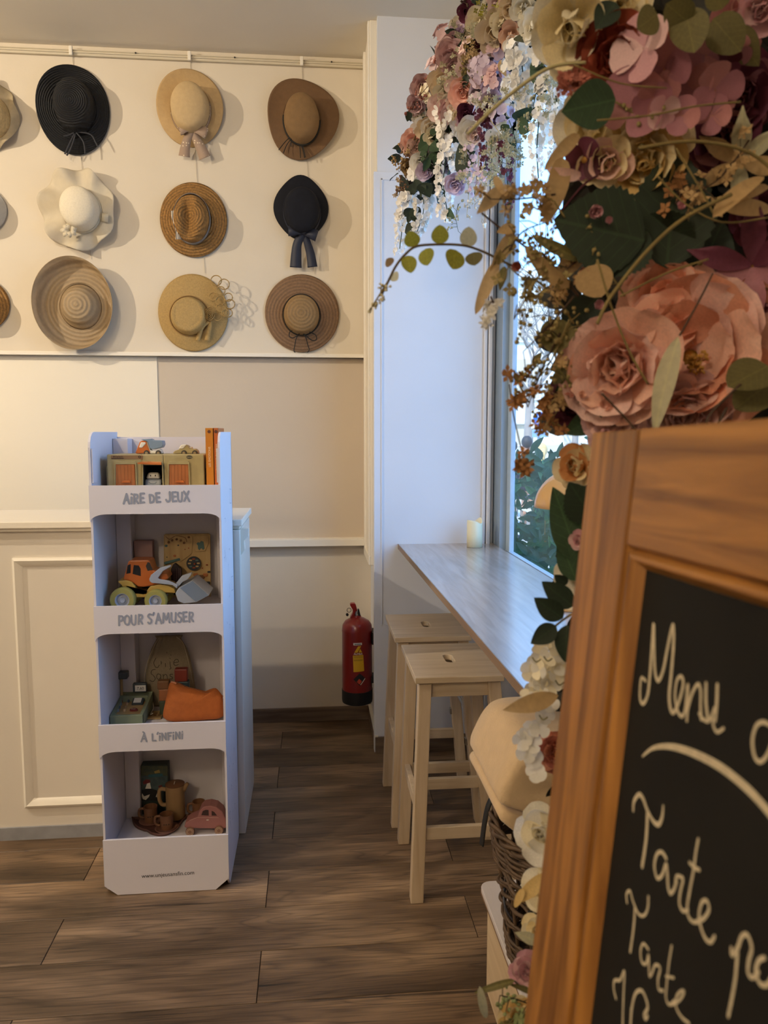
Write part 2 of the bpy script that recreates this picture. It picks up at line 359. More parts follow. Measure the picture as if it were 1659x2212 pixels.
struct('trim_5', MB().box(-4.6, PX - 0.03, 3.95, WB, zs - 0.036, zs).box(-4.6, PX - 0.03, 3.958, WB, zs, zs + 0.004), WHITEP, bevel=0.003)
pr = aY(341, 850, 4.0).x
struct('trim_6', MB().box(pr, PX - 0.03, 4.004, WB, zs, 1.932), TAUPE)                         # taupe field between ledge and shelf
struct('trim_7', MB().box(-4.6, pr, 3.998, WB, 1.0, 1.932), mat('white_board', 'e9dfca', 0.6, var=0.015, scale=2))
TILE = wood('skirting_tile', '55463a', '84705c', 'X', rough=0.45, bump=0.2, rnd=1)
struct('baseboard_back', MB().box(-4.6, PX, 3.998, WB, 0, 0.078), TILE, bevel=0.002)
bs = struct('baseboard_right', MB().box(PX - 0.014, PX, PY - 0.014, 3.998, 0, 0.078), TILE, bevel=0.002)
obj('cap_strip', MB().box(PX - 0.016, PX, PY - 0.02, 3.998, 0.078, 0.086), WHITEP, bs)
struct('baseboard_pier', MB().box(PX - 0.014, WX, PY - 0.026, PY - 0.012, 0, 0.08), TILE, bevel=0.002)
# window: grey metal jamb, lighter sash, one big pane
GREYM = mat('grey_window_metal', '8fa0b0', 0.35, metal=0.2); SASH = mat('pale_window_sash', 'a9bac8', 0.4, var=0.05, scale=30)
MATS_GLASS = glass_mat()
wn = struct('window_1', MB().box(WX + 0.002, WX + 0.033, PY - 0.14, PY - 0.001, WZ0 - 0.02, WZ1).box(WX + 0.002, WX + 0.033, WY0, WY0 + 0.09, WZ0 - 0.02, WZ1)
            .box(WX + 0.002, WX + 0.033, WY0, PY - 0.001, WZ1 - 0.06, WZ1), GREYM, bevel=0.002)
obj('sash', MB().box(WX + 0.033, WX + 0.055, PY - 0.2, PY, WZ0 - 0.02, WZ1).box(WX + 0.033, WX + 0.055, WY0, WY0 + 0.14, WZ0 - 0.02, WZ1)
    .box(WX + 0.033, WX + 0.055, WY0, PY, WZ1 - 0.1, WZ1).box(WX + 0.03, WX + 0.055, WY0, PY, WZ0 - 0.02, WZ0 + 0.01), SASH, wn, bevel=0.002)
obj('glass_pane', MB().box(WX + 0.042, WX + 0.048, WY0 + 0.1, PY - 0.17, WZ0, WZ1 - 0.08), MATS_GLASS, wn)
# ------------------------------------------------------------------ panelled white bar counter on the left
bc = thing('bar_counter', 'long cream panelled counter behind the cardboard display, with a moulded top', 'counter', (-1.6, 3.1, 0))
CT = mat('cream_counter_paint', 'd9d0c2', 0.5, var=0.02, scale=3, bump=0.03, bscale=50)
obj('body', MB().box(-3.4, -0.285, 2.9, 3.3, 0.04, 1.2), CT, bc)
obj('top', MB().box(-3.4, -0.262, 2.865, 3.32, 1.203, 1.228).box(-3.4, -0.272, 2.88, 3.31, 1.19, 1.203), WHITEP, bc, bevel=0.003)
obj('plinth', MB().box(-3.4, -0.285, 2.892, 3.3, 0, 0.05), mat('grey_plinth', '8f8f92', 0.6, var=0.1, scale=20), bc)
obj('end_post', MB().box(-0.325, -0.27, 2.859, 2.9, 0.0, 1.189).box(-0.2849, -0.27, 2.9, 3.3, 0, 1.189), CT, bc, bevel=0.003)
obj('corbel', MB().prism([(0, 0), (0.03, 0), (0.028, -0.03), (0.012, -0.045), (0.014, -0.08), (0, -0.1)], -0.02, 0.02, Matrix.Translation((-0.27, 2.91, 1.19)) @ FRONT), WHITEP, bc)
def panel_frame(x0, x1, z0, z1):
    y = 2.9
    for (ax, az, bx, bz) in ((x0, z0, x1, z0), (x1, z0, x1, z1), (x1, z1, x0, z1), (x0, z1, x0, z0)):
        d = V(bx - ax, 0, bz - az).normalized(); n = V(-d.z, 0, d.x); rows = []
        for t, (p, sgn) in enumerate(((V(ax, y, az), 1), (V(bx, y, bz), -1))):
            rows.append([p + n * o + d * (o * sgn) + V(0, -h, 0) for o, h in ((0, 0), (0.001, 0.012), (0.010, 0.017), (0.020, 0.012), (0.03, 0.006), (0.034, 0))])
        obj('panel_moulding', MB().grid(rows), WHITEP, bc, smooth=True)
panel_frame(-1.103, -0.40, 0.128, 1.091)
panel_frame(-2.4, -1.25, 0.128, 1.091)
# ------------------------------------------------------------------ hats on the wall
BLACK = mat('black_cord', '15130f', 0.7)
def hat(name, label, cat_bbox, crown_px, cr, ch, m_brim, m_crown, wave=None, curl=None, base=0.035, outline=None, dent=None, dome=2.6, edge=0.012, taper=0.12, skew=0.0):
    """cat_bbox: brim extent (px), crown_px: centre of crown top (px), cr: crown half axes (m), ch: crown height; returns (thing, base point function)"""
    x0, y0, x1, y1 = cat_bbox
    A, B = aY(x0, (y0 + y1) / 2, WU - 0.03), aY(x1, (y0 + y1) / 2, WU - 0.03); T, D = aY((x0 + x1) / 2, y0, WU - 0.03), aY((x0 + x1) / 2, y1, WU - 0.03)
    bc_ = V((A.x + B.x) / 2, WU, (T.z + D.z) / 2); ax, bz = (B.x - A.x) / 2, (T.z - D.z) / 2
    cp = aY(*crown_px, WU - base - ch); c = V(cp.x, WU, cp.z)
    th = thing(name, label, 'hat', c, group='hats hung in rows on the wall')
    N = 56; ca, cb = cr
    def ang(j): return 2 * PI * j / N
    rows = []
    for i in range(13):                                   # crown
        t = i / 12; row = []
        for j in range(N):
            q = ang(j)
            if t < 0.62:
                s = (t / 0.62); rr = (1 - taper) * s; o = base + ch * (1 - 0.22 * s ** dome)
            else:
                s = (t - 0.62) / 0.38; rr = (1 - taper) + taper * s; o = base + ch * 0.78 * (1 - s)
            x, z = ca * rr * math.cos(q), cb * rr * math.sin(q) - skew * (o - base)
            if dent: o -= dent(x / ca, z / cb) * (1 if t < 0.7 else 0)
            row.append(c + V(x, -o, z))
        rows.append(row)
    obj('crown', MB().grid(rows, closev=True), m_crown, th, smooth='all', solid=0.002)
    rows = []; K = 10
    def brim(t, q):
        ra = 1.0
        if outline: ra = outline(q)
        ox, oz = bc_.x - c.x + ax * ra * math.cos(q), bc_.z - c.z + bz * ra * math.sin(q)
        x, z = lerp(ca * math.cos(q), ox, t), lerp(cb * math.sin(q), oz, t)
        o = lerp(base, edge, t ** 1.3)
        if wave: o += wave(t, q)
        if curl: x, z, o = curl(t, q, x, z, o)
        return c + V(x, -max(o, 0.004), z)
    for i in range(K + 1): rows.append([brim(i / K, ang(j)) for j in range(N)])
    obj('brim', MB().grid(rows, closev=True), m_brim, th, smooth='all', solid=0.002)
    return th, c, brim
def band(th, c, cr, base, h, m, k=1.03, q0=0, q1=2 * PI, name='band'):
    rows = []
    n = 48
    for o, g in ((base + 0.001, k), (base + h, k - 0.02)):
        rows.append([c + V(cr[0] * g * math.cos(lerp(q0, q1, j / n)), -o, cr[1] * g * math.sin(lerp(q0, q1, j / n))) for j in range(n + 1)])
    return obj(name, MB().grid(rows), m, th, smooth='all', solid=0.002)
def cord(th, pts, r, m, name='cord', k=5):
    return obj(name, MB().tube(catmull(pts, k), r, 6), m, th, smooth='all')
def hp(px, py, off): return aY(px, py, WU - off)
def bowloop(th, k, dx, dz, w, m, name='bow_loop'):
    """one loop of a ribbon bow from knot point k towards (dx,dz)"""
    d = V(dx, 0, dz); L = d.length; u = d / L; n = V(0, -1, 0); s = u.cross(n)
    P = [k, k + u * L * 0.5 + n * 0.012 + s * 0.0, k + u * L + n * 0.008, k + u * L * 1.02 - n * 0.004, k + u * L * 0.5 - n * 0.010, k]
    return obj(name, MB().ribbon(catmull(P, 5), s, [w * f for f in [0.5] + [lerp(0.5, 1, min(1, i / 8)) for i in range(1, 13)] + [lerp(1, 0.5, i / 12) for i in range(13)]]), m, th, smooth='all')
def tail(th, pts, w, m, name='ribbon_tail', side=(1, 0, 0)):
    q = catmull(pts, 6); n = len(q)
    ws = [lerp(w[0], w[1], i / (n - 1)) for i in range(n)]
    return obj(name, MB().ribbon(q, side, ws), m, th, smooth='all')
S1 = mat('black_straw', '14151a', 0.6, var=0.5, scale=160, bump=0.8, bscale=220, rings=(110, 0.5), spec=0.35)
h, c, bf = hat('straw_hat', 'black woven straw hat with a thin tied ribbon, top row left', (80, 139, 235, 332), (149, 214), (0.093, 0.125), 0.10, S1, S1, base=0.03,
               wave=lambda t, q: 0.05 * t * max(0, math.cos(q - 2.6)) ** 2)
RB = mat('black_ribbon', '1b1c24', 0.6)
band(h, c, (0.093, 0.125), 0.03, 0.012, RB, 1.0)
kx, ky = 163, 284
for pts in (((kx, ky), (172, 278), (195, 266)), ((kx, ky), (150, 291), (137, 294)), ((kx, ky), (160, 300), (152, 322), (144, 336)), ((kx, ky), (150, 310), (140, 333)), ((kx, ky), (180, 306), (184, 333)), ((kx, ky), (195, 290), (207, 308), (211, 317))):
    tail(h, [hp(x, y, 0.055) for x, y in pts], (0.007, 0.008), RB)
S2 = mat('beige_felt', 'b99a6b', 0.85, var=0.06, scale=60, bump=0.2, bscale=300); S2b = mat('beige_felt_crown', 'bfa478', 0.85, var=0.05, scale=60, bump=0.2, bscale=300)
h, c, bf = hat('felt_hat', 'pale beige hat with a polka-dot ribbon bow, top row middle', (338, 147, 482, 314), (405, 219), (0.094, 0.118), 0.105, S2, S2b, dome=2.2, base=0.03,
               wave=lambda t, q: 0.035 * t * max(0, math.cos(q - 2.3)) ** 2 + 0.01 * t * math.cos(2 * q))
def dotmat():
    m = mat('polka_ribbon', 'a58c76', 0.7); n = m.node_tree.nodes; l = m.node_tree.links; b = n['Principled BSDF']
    t = n.new('ShaderNodeTexCoord'); v = n.new('ShaderNodeTexVoronoi'); v.inputs['Scale'].default_value = 75; v.inputs['Randomness'].default_value = 0.35
    r = n.new('ShaderNodeValToRGB'); r.color_ramp.elements[0].position = 0.22; r.color_ramp.elements[1].position = 0.26
    r.color_ramp.elements[0].color = (*lin('dcc9a8'), 1); r.color_ramp.elements[1].color = (*lin('a08874'), 1)
    l.new(t.outputs['Object'], v.inputs['Vector']); l.new(v.outputs['Distance'], r.inputs[0]); l.new(r.outputs[0], b.inputs['Base Color']); return m
PD = dotmat()
band(h, c, (0.094, 0.118), 0.03, 0.022, PD, 1.02, PI * 1.05, PI * 2.1)
k = hp(415, 277, 0.06)
bowloop(h, k, -0.055, -0.012, 0.045, PD); bowloop(h, k, 0.065, -0.022, 0.05, PD)
tail(h, [k, hp(405, 300, 0.055), hp(400, 320, 0.045), hp(398, 338, 0.04)], (0.03, 0.055), PD); tail(h, [k, hp(424, 300, 0.055), hp(434, 320, 0.045), hp(443, 341, 0.04)], (0.03, 0.06), PD)
obj('knot', MB().ball(k + V(0, -0.008, 0), (0.013, 0.011, 0.013)), PD, h, smooth='all')
S3 = mat('brown_felt', '6e5236', 0.9, var=0.07, scale=50, bump=0.2, bscale=300); S3b = mat('brown_felt_crown', '80633f', 0.9, var=0.06, scale=50, bump=0.2, bscale=300)
h, c, bf = hat('felt_hat', 'brown felt hat with a wavy brim and a black cord, top row right', (574, 168, 731, 340), (651, 243), (0.088, 0.118), 0.10, S3, S3b, dome=2.4,
               outline=lambda q: 1 - 0.045 * math.cos(3 * (q - PI / 2 + 0.35)) - 0.02 * math.cos(2 * q), wave=lambda t, q: 0.03 * t * t * (0.5 + 0.5 * math.cos(2 * q + 0.6)))
cord(h, [c + V(0.089 * math.cos(q), -0.05, 0.119 * math.sin(q)) for q in [PI * 0.95 + i * 0.1 for i in range(34)]], 0.0042, BLACK, 'hat_cord', 2)
for pts in (((634, 294), (620, 302), (602, 324)), ((634, 294), (620, 312), (612, 331)), ((634, 294), (629, 305), (629, 317)), ((634, 294), (647, 315), (649, 341)), ((634, 294), (650, 312), (658, 341)), ((634, 294), (652, 312), (660, 340))):
    cord(h, [hp(x, y, 0.06 if i == 0 else 0.05) for i, (x, y) in enumerate(pts)], 0.0022, BLACK, 'cord_end')
S4 = mat('cream_organza', 'e6dcc6', 0.8, var=0.04, scale=30, bump=0.1, bscale=300, thin=0.35)
S4b = mat('cream_sinamay', 'e0d5bd', 0.8, var=0.05, scale=150, bump=0.2, bscale=300)
h, c, bf = hat('ruffled_hat', 'cream hat with a ruffled brim and white flower, in the middle row', (88, 365, 250, 542), (161, 440), (0.09, 0.103), 0.12, S4, S4b, dome=2.2, base=0.05, edge=0.03,
               outline=lambda q: 1 - 0.04 * math.cos(7 * q + 0.8), wave=lambda t, q: 0.03 * t * math.sin(7 * q + 0.4) * (1.0 if abs(q - PI) < 2.2 else 0.5) + 0.02 * t)
band(h, c, (0.09, 0.103), 0.05, 0.02, S4, 1.03)
k = hp(152, 498, 0.10); WF = mat('white_silk_petal', 'e6dcc4', 0.7, thin=0.3)
for i, (dx, dz) in enumerate(((-0.03, 0.02), (-0.045, -0.005), (-0.03, -0.03), (0.0, -0.035), (0.03, -0.005), (0.035, 0.012), (0.028, -0.022), (-0.01, 0.03))):
    P = [k, k + V(dx * 0.5, -0.018, dz * 0.5), k + V(dx, -0.01, dz)]
    obj('silk_petal', MB().ribbon(catmull(P, 3), V(-dz, 0, dx), [0.006, 0.018, 0.022, 0.022, 0.02, 0.016, 0.006]), WF, h, smooth='all')
k2 = hp(226, 480, 0.06); obj('bow_loop', MB().ribbon(catmull([k2, k2 + V(0.008, -0.02, 0.02), k2 + V(0.006, -0.01, 0.04)], 3), (1, 0, 0), 0.03), WF, h, smooth='all')
S5 = mat('tan_straw', '9a7038', 0.75, var=0.35, scale=120, bump=0.7, bscale=180, rings=(75, 0.35))
h, c, bf = hat('straw_fedora', 'tan straw fedora with a grey striped band, in the middle row', (345, 390, 489, 555), (408, 462), (0.088, 0.118), 0.105, S5, S5, dome=3.0, base=0.03,
               dent=lambda x, z: 0.045 * math.exp(-((x + 0.12) / 0.33) ** 2) * max(0, 1 - (z * 1.05) ** 4) + (0.02 * math.exp(-((abs(x) - 0.75) / 0.25) ** 2) if z > 0.3 else 0), skew=0.1,
               outline=lambda q: 1 + 0.015 * math.cos(2 * q))
def stripes(nm, a, b_, fr, axis='X', lo=0.5):
    m = mat(nm, a, 0.7); n = m.node_tree.nodes; l = m.node_tree.links; bb = n['Principled BSDF']
    t = n.new('ShaderNodeTexCoord'); w_ = n.new('ShaderNodeTexWave'); w_.bands_direction = axis; w_.inputs['Scale'].default_value = fr
    r = n.new('ShaderNodeValToRGB'); r.color_ramp.interpolation = 'CONSTANT'; r.color_ramp.elements[1].position = lo
    r.color_ramp.elements[0].color = (*lin(a), 1); r.color_ramp.elements[1].color = (*lin(b_), 1)
    l.new(t.outputs['Object'], w_.inputs['Vector']); l.new(w_.outputs['Fac'], r.inputs[0]); l.new(r.outputs[0], bb.inputs['Base Color']); return m
ST = stripes('striped_ribbon', '2c2c34', 'e2dacb', 40, 'X'); GB = mat('grey_chambray', '85807c', 0.8, var=0.08, scale=200)
band(h, c, (0.088, 0.118), 0.033, 0.028, GB, 1.02)
k = hp(380, 487, 0.075)
tail(h, [k, hp(376, 475, 0.08), hp(374, 455, 0.075)], (0.01, 0.026), ST); tail(h, [k, hp(384, 500, 0.08), hp(386, 517, 0.075)], (0.01, 0.03), ST)
obj('knot', MB().ball(k + V(0, -0.004, 0), 0.008), ST, h, smooth='all')
S6 = mat('navy_felt', '11131c', 0.85, var=0.2, scale=40, bump=0.15, bscale=300, spec=0.3); RN = mat('navy_ribbon', '252a3c', 0.55, var=0.06, scale=20, thin=0.15)
h, c, bf = hat('felt_hat', 'small navy felt hat with long navy ribbon tails, in the middle row', (592, 380, 708, 515), (652, 449), (0.09, 0.113), 0.08, S6, S6, dome=5, taper=0.06,
               outline=lambda q: 1 + 0.03 * math.cos(4 * q) + (0.04 * max(0, math.sin(q)) ** 12), base=0.03)
band(h, c, (0.09, 0.113), 0.03, 0.03, RN, 1.03)
k = hp(656, 500, 0.06)
bowloop(h, k, -0.07, 0.0, 0.05, RN); bowloop(h, k, 0.06, -0.02, 0.055, RN)
tail(h, [k, hp(643, 525, 0.05), hp(640, 550, 0.04), hp(639, 578, 0.035)], (0.035, 0.06), RN); tail(h, [k, hp(664, 525, 0.05), hp(671, 550, 0.04), hp(675, 577, 0.035)], (0.03, 0.05), RN)
obj('knot', MB().ball(k + V(0, -0.01, 0), (0.014, 0.012, 0.017)), RN, h, smooth='all')
S7 = mat('sheer_braid', 'c2a882', 0.6, var=0.06, scale=60, bump=0.5, bscale=100, rings=(52, 0.2), thin=0.3)
def up(t, q, x, z, o):
    f = max(0.0, (t - 0.72) / 0.28); s = 0.5 + 0.5 * math.cos(q - 2.9)
    return x, z, 0.025 + (0.095 * (0.55 + 0.45 * s)) * f ** 1.3 + 0.01 * (1 - t)
h, c, bf = hat('straw_hat', 'large ribbed straw hat with an upturned brim, bottom row', (82, 560, 248, 758), (164, 657), (0.10, 0.11), 0.085, S7, S7, dome=1.7, base=0.03, curl=up, taper=0.3)
S8 = mat('straw_sinamay', 'b4945a', 0.7, var=0.12, scale=140, bump=0.35, bscale=260, thin=0.12)
h, c, bf = hat('dress_hat', 'straw-coloured dress hat with looped trimmings and a rose, bottom row', (340, 590, 492, 758), (404, 678), (0.092, 0.094), 0.075, S8, S8, dome=6, base=0.03, taper=0.14,
               dent=lambda x, z: 0.014 * (1 if x * x + z * z < 0.52 else 0), edge=0.01)
cord(h, [c + V(0.096 * math.cos(q), -0.032, 0.098 * math.sin(q)) for q in [i * 0.2 for i in range(33)]], 0.003, mat('tan_cord', '8d6c3d', 0.7), 'hat_cord', 2)
for i, (x, y, r) in enumerate(((467, 606, 10), (484, 614, 10), (477, 628, 8), (461, 641, 8), (476, 650, 9), (493, 642, 8), (497, 657, 9), (477, 665, 8), (487, 676, 7), (493, 676, 8), (470, 684, 8))):
    p = hp(x, y, 0.055 + 0.01 * (i % 3)); rr = r * 0.00235; u = V(1, 0, 0.3 * (i % 3 - 1)).normalized()
    obj('straw_loop', MB().tube([p + V(math.cos(q) * rr * 1.1, 0.006 * math.sin(q), math.sin(q) * rr * 1.1) for q in [j * PI / 8 for j in range(17)]], 0.0021, 6, flat=2.2, up=(0, 1, 0)), S8, h, smooth='all')
p = hp(454, 679, 0.07); rb = []
for j in range(60):
    q = j * 0.42; rr = 0.03 * (1 - j / 66); rb.append(p + V(math.cos(q) * rr * 0.9, -0.012 * j / 60, math.sin(q) * rr * 1.15))
obj('rose', MB().ribbon(rb, (0, 1, 0), 0.018), S8, h, smooth='all')
tail(h, [hp(450, 694, 0.05), hp(438, 705, 0.055), hp(432, 718, 0.05), hp(427, 736, 0.045)], (0.02, 0.02), S8); tail(h, [hp(456, 694, 0.05), hp(452, 712, 0.055), hp(447, 736, 0.045)], (0.014, 0.026), S8)
S9 = mat('brown_braid', '846548', 0.75, var=0.15, scale=110, bump=0.5, bscale=180, rings=(62, 0.3)); S9b = mat('brown_braid_crown', '8f7148', 0.75, var=0.12, scale=110, bump=0.4, bscale=180, rings=(62, 0.2))
h, c, bf = hat('straw_hat', 'round brown straw hat with a black cord bow, bottom row right', (572, 591, 733, 760), (651, 675), (0.09, 0.1), 0.085, S9, S9b, dome=2.0, base=0.03)
cord(h, [c + V(0.0915 * math.cos(q), -0.04, 0.1015 * math.sin(q)) for q in [i * 0.2 for i in range(33)]], 0.003, BLACK, 'hat_cord', 2)
for pts in (((652, 715), (640, 713), (627, 716), (625, 726), (632, 730), (642, 725), (652, 716)), ((652, 715), (668, 717), (682, 724), (683, 734), (674, 735), (662, 726), (652, 716)), ((652, 716), (641, 728), (637, 745), (635, 758), (638, 761)), ((652, 716), (660, 728), (665, 745), (668, 756), (664, 761))):
    cord(h, [hp(x, y, 0.055) for x, y in pts], 0.0024, BLACK, 'bow_cord')
# three hats cut by the left edge of the picture
S10 = mat('cream_tulle', 'cdbd9c', 0.8, var=0.1, scale=30, thin=0.4)
h, c, bf = hat('tulle_hat', 'cream tulle hat at the left edge, topmost of its column', (-110, 168, 40, 325), (-40, 235), (0.09, 0.1), 0.1, S10, mat('straw_tulle', 'c0a675', 0.7, var=0.2, scale=80), outline=lambda q: 1 + 0.03 * math.cos(9 * q), wave=lambda t, q: 0.025 * t * math.sin(6 * q), base=0.05, edge=0.03)
h, c, bf = hat('grey_hat', 'pale grey hat at the left edge, middle of its column', (-150, 390, 12, 510), (-70, 445), (0.09, 0.1), 0.09, mat('grey_felt', 'a8a49c', 0.8, var=0.06, scale=60), mat('grey_felt_crown', '9a9a98', 0.8))
band(h, c, (0.09, 0.1), 0.035, 0.03, mat('slate_band', '5d6468', 0.7))
h, c, bf = hat('straw_hat', 'tan straw hat at the left edge, lowest of its column', (-150, 590, 18, 720), (-68, 655), (0.09, 0.1), 0.1, S5, S5)
# thin picture wires the hats hang on
WIRE = mat('nylon_wire', 'b6ab98', 0.4)
zr = aY(385, 125, 3.955).z
for q, lb in (([(157, 132), (176, 350), (197, 560)], 'left'), ([(411, 135), (425, 380), (443, 590)], 'middle'), ([(652, 138), (665, 380), (680, 592)], 'right')):
    P = [aY(x, y, WU - 0.004) for x, y in q]; P[0].z = zr
    t = thing('picture_wire', 'thin clear wire from the rail, carrying the %s column of hats' % lb, 'wire', P[0], group='picture wires')
    obj('line', MB().tube(P, 0.0011, 5), WIRE, t); obj('rail_hook', MB().box(P[0].x - 0.008, P[0].x + 0.008, 3.944, 3.957, zr - 0.012, zr + 0.03), WHITEP, t, bevel=0.003)
# ------------------------------------------------------------------ cardboard display stand
CARD = mat('white_cardboard', 'd9d4d8', 0.6, var=0.02, scale=3, bump=0.03, bscale=30); CARDE = mat('kraft_edge', '6b6257', 0.9)
INK = mat('grey_print', '8f94a2', 0.7); INKB = mat('black_print', '1c1a1c', 0.7)
X0, X1, YF, YB = -0.707, -0.295, 2.505, 2.855
st = thing('display_stand', 'tall white cardboard display stand with four shelves of toys', 'stand', (-0.5, 2.68, 0))
def rnd_side(x0, x1):
    m = MB(); ptop = 1.553
    poly = [(YF, 0.03), (YF + 0.03, 0.0), (YB, 0.0), (YB, ptop), (YF + 0.05, ptop)] + [(YF + 0.05 - 0.05 * math.sin(a), ptop - 0.05 + 0.05 * math.cos(a)) for a in (0.4, 0.8, 1.2, PI / 2)]
    M = Matrix(((0, 0, 1, 0), (1, 0, 0, 0), (0, 1, 0, 0), (0, 0, 0, 1)))
    return m.prism(poly, x0, x1, M)
obj('side_panel', rnd_side(X0, X0 + 0.007), CARD, st); obj('side_panel', rnd_side(X1 - 0.007, X1), CARD, st)
obj('side_panel', MB().box(X1 - 0.012, X1 - 0.008, YF + 0.004, YF + 0.05, 1.39, 1.50).box(X0 + 0.008, X0 + 0.012, YF + 0.004, YF + 0.05, 1.39, 1.50), CARD, st)
obj('back_panel', MB().box(X0, X1, YB - 0.006, YB, 0.0, 1.535), CARD, st)
for xa, xb in ((X0 + 0.008, X0 + 0.06), (X1 - 0.05, X1 - 0.008)):
    obj('corner_post', MB().box(xa, xb, YB - 0.075, YB - 0.007, 0.0, 1.53 if xa < -0.5 else 1.27), CARD, st, bevel=0.002)
FT = [1.383, 0.992, 0.594, 0.196]; FL = [1.366, 0.95, 0.542, 0.125]
FY = YF - 0.003
def XZ(M0=None): return Matrix(((1, 0, 0, 0), (0, 0, -1, 0), (0, 1, 0, 0), (0, 0, 0, 1)))
fas = []
for k in range(4):
    t = FT[k]
    if k < 3:
        b, e = t - 0.092, t - 0.116; arc = [(0.05 * (1 - math.sin(a)), b - (b - e) * (1 - math.cos(a))) for a in [i * PI / 2 / 6 for i in range(7)]]
        poly = [(X0, t), (X0, e)] + [(X0 + 0.002 + x * 1.0, z) for x, z in reversed(arc)] + [(X1 - 0.002 - x, z) for x, z in arc] + [(X1, e), (X1, t)]
        q = []
        for p_ in poly:
            if not q or (abs(q[-1][0] - p_[0]) + abs(q[-1][1] - p_[1])) > 1e-5: q.append(p_)
        poly = q
    else: poly = [(X0, t), (X0, 0.035), (X0 + 0.042, 0.002), (X1 - 0.045, 0.002), (X1, 0.04), (X1, t)]
    M = Matrix(((1, 0, 0, 0), (0, 0, -1, FY), (0, 1, 0, 0), (0, 0, 0, 1)))
    f_ = obj('shelf_front', MB().prism(poly, 0, 0.006, M), CARD, st); fas.append(f_)
    obj('shelf_floor', MB().box(X0 + 0.008, X1 - 0.008, YF, YB - 0.008, FL[k] - 0.006, FL[k]).box(X0 + 0.008, X1 - 0.008, YF, YF + 0.004, FL[k], t - 0.002), CARD, st)
FS = FY - 0.0066
def onfront(x, z): return V(x, FS, z)
GL = {  # pen strokes of the hand lettering, unit height, (strokes, advance)
 'A': ([[(0, 0), (.14, .45), (.3, 1)], [(.3, 1), (.42, .5), (.56, 0)], [(.1, .36), (.48, .38)]], .72), 'i': ([[(.06, 0), (.08, .62)], [(.09, .93), (.1, .97)]], .3),
 'R': ([[(.06, 0), (.08, .95)], [(.08, .92), (.36, .9), (.42, .68), (.3, .5), (.1, .46)], [(.16, .46), (.45, .02)]], .6), 'E': ([[(.08, 0), (.06, .95)], [(.06, .95), (.42, .97)], [(.07, .5), (.36, .52)], [(.08, .02), (.44, .05)]], .58),
 'D': ([[(.06, 0), (.06, .8)], [(.06, .8), (.36, .74), (.48, .42), (.34, .08), (.06, .02)]], .66), 'J': ([[(.42, 1), (.42, .3), (.3, .04), (.12, .04), (.02, .2)]], .62),
 'U': ([[(.04, .95), (.04, .3), (.2, .02), (.4, .14), (.48, .95)]], .66), 'X': ([[(.02, 1), (.52, 0)], [(.5, 1), (.0, .02)]], .64),
 'P': ([[(.06, 0), (.06, .95)], [(.06, .93), (.38, .9), (.44, .66), (.3, .46), (.08, .44)]], .58), 'O': ([[(.28, .95), (.06, .75), (.06, .25), (.28, .02), (.5, .25), (.5, .75), (.28, .95)]], .7),
 'S': ([[(.4, .9), (.2, .96), (.06, .76), (.2, .54), (.36, .38), (.3, .1), (.12, .02), (.0, .14)]], .52), 'M': ([[(.02, 0), (.1, .95)], [(.1, .95), (.34, .3)], [(.34, .3), (.58, .95)], [(.58, .95), (.66, 0)]], .84),
 'L': ([[(.06, .95), (.06, .05)], [(.06, .05), (.4, .05)]], .5), 'N': ([[(.04, 0), (.06, .95)], [(.06, .95), (.44, .05)], [(.44, .05), (.46, .95)]], .64),
 'F': ([[(.06, 0), (.06, .95)], [(.06, .94), (.42, .96)], [(.06, .5), (.34, .52)]], .52), "'": ([[(.12, 1.08), (.04, .85)]], .24), ' ': ([], .42), 'I': ([[(.06, 0), (.06, .95)]], .24),
 'À': ([[(0, 0), (.14, .45), (.3, 1)], [(.3, 1), (.42, .5), (.56, 0)], [(.1, .36), (.48, .38)], [(.2, 1.3), (.34, 1.14)]], .72)}
def lettering(name, s, x0, x1, z0, h, w, m, parent, f, dz=0.0, jit=0.05):
    tot = sum(GL[c][1] for c in s); k = (x1 - x0) / tot; x = x0; mb = MB(); rr = random.Random(3)
    for i, c in enumerate(s):
        ang = rr.uniform(-jit, jit); oz = z0 + dz * (x - x0) + rr.uniform(-.03, .03) * h
        for s_ in GL[c][0]:
            stroke(mb, [(x + p[0] * k * math.cos(ang) - p[1] * h * math.sin(ang), oz + p[1] * h) for p in s_], w, f, 5 if len(s_) > 2 else 1)
        x += GL[c][1] * k
    return obj(name, mb, m, parent)
for k, (s, q0, q1) in enumerate((('AiRE DE JEUX', (267, 1088), (411, 1062)), ("POUR S'AMUSER", (256, 1351), (420, 1322)), ("À L'iNFiNi", (305, 1602), (398, 1579)))):
    a, b = aY(*q0, FS), aY(*q1, FS)
    lettering('lettering', s, a.x, b.x, a.z, b.z - a.z - 0.006, (0.0066, 0.0062, 0.0054)[k], INK, fas[k], onfront, dz=0.035)
p = aY(363, 1889, FS); text('lettering', 'www.unjeusansfin.com', 0.0202, front(p, 0.02), INKB, fas[3], sxy=(0.94, 1))
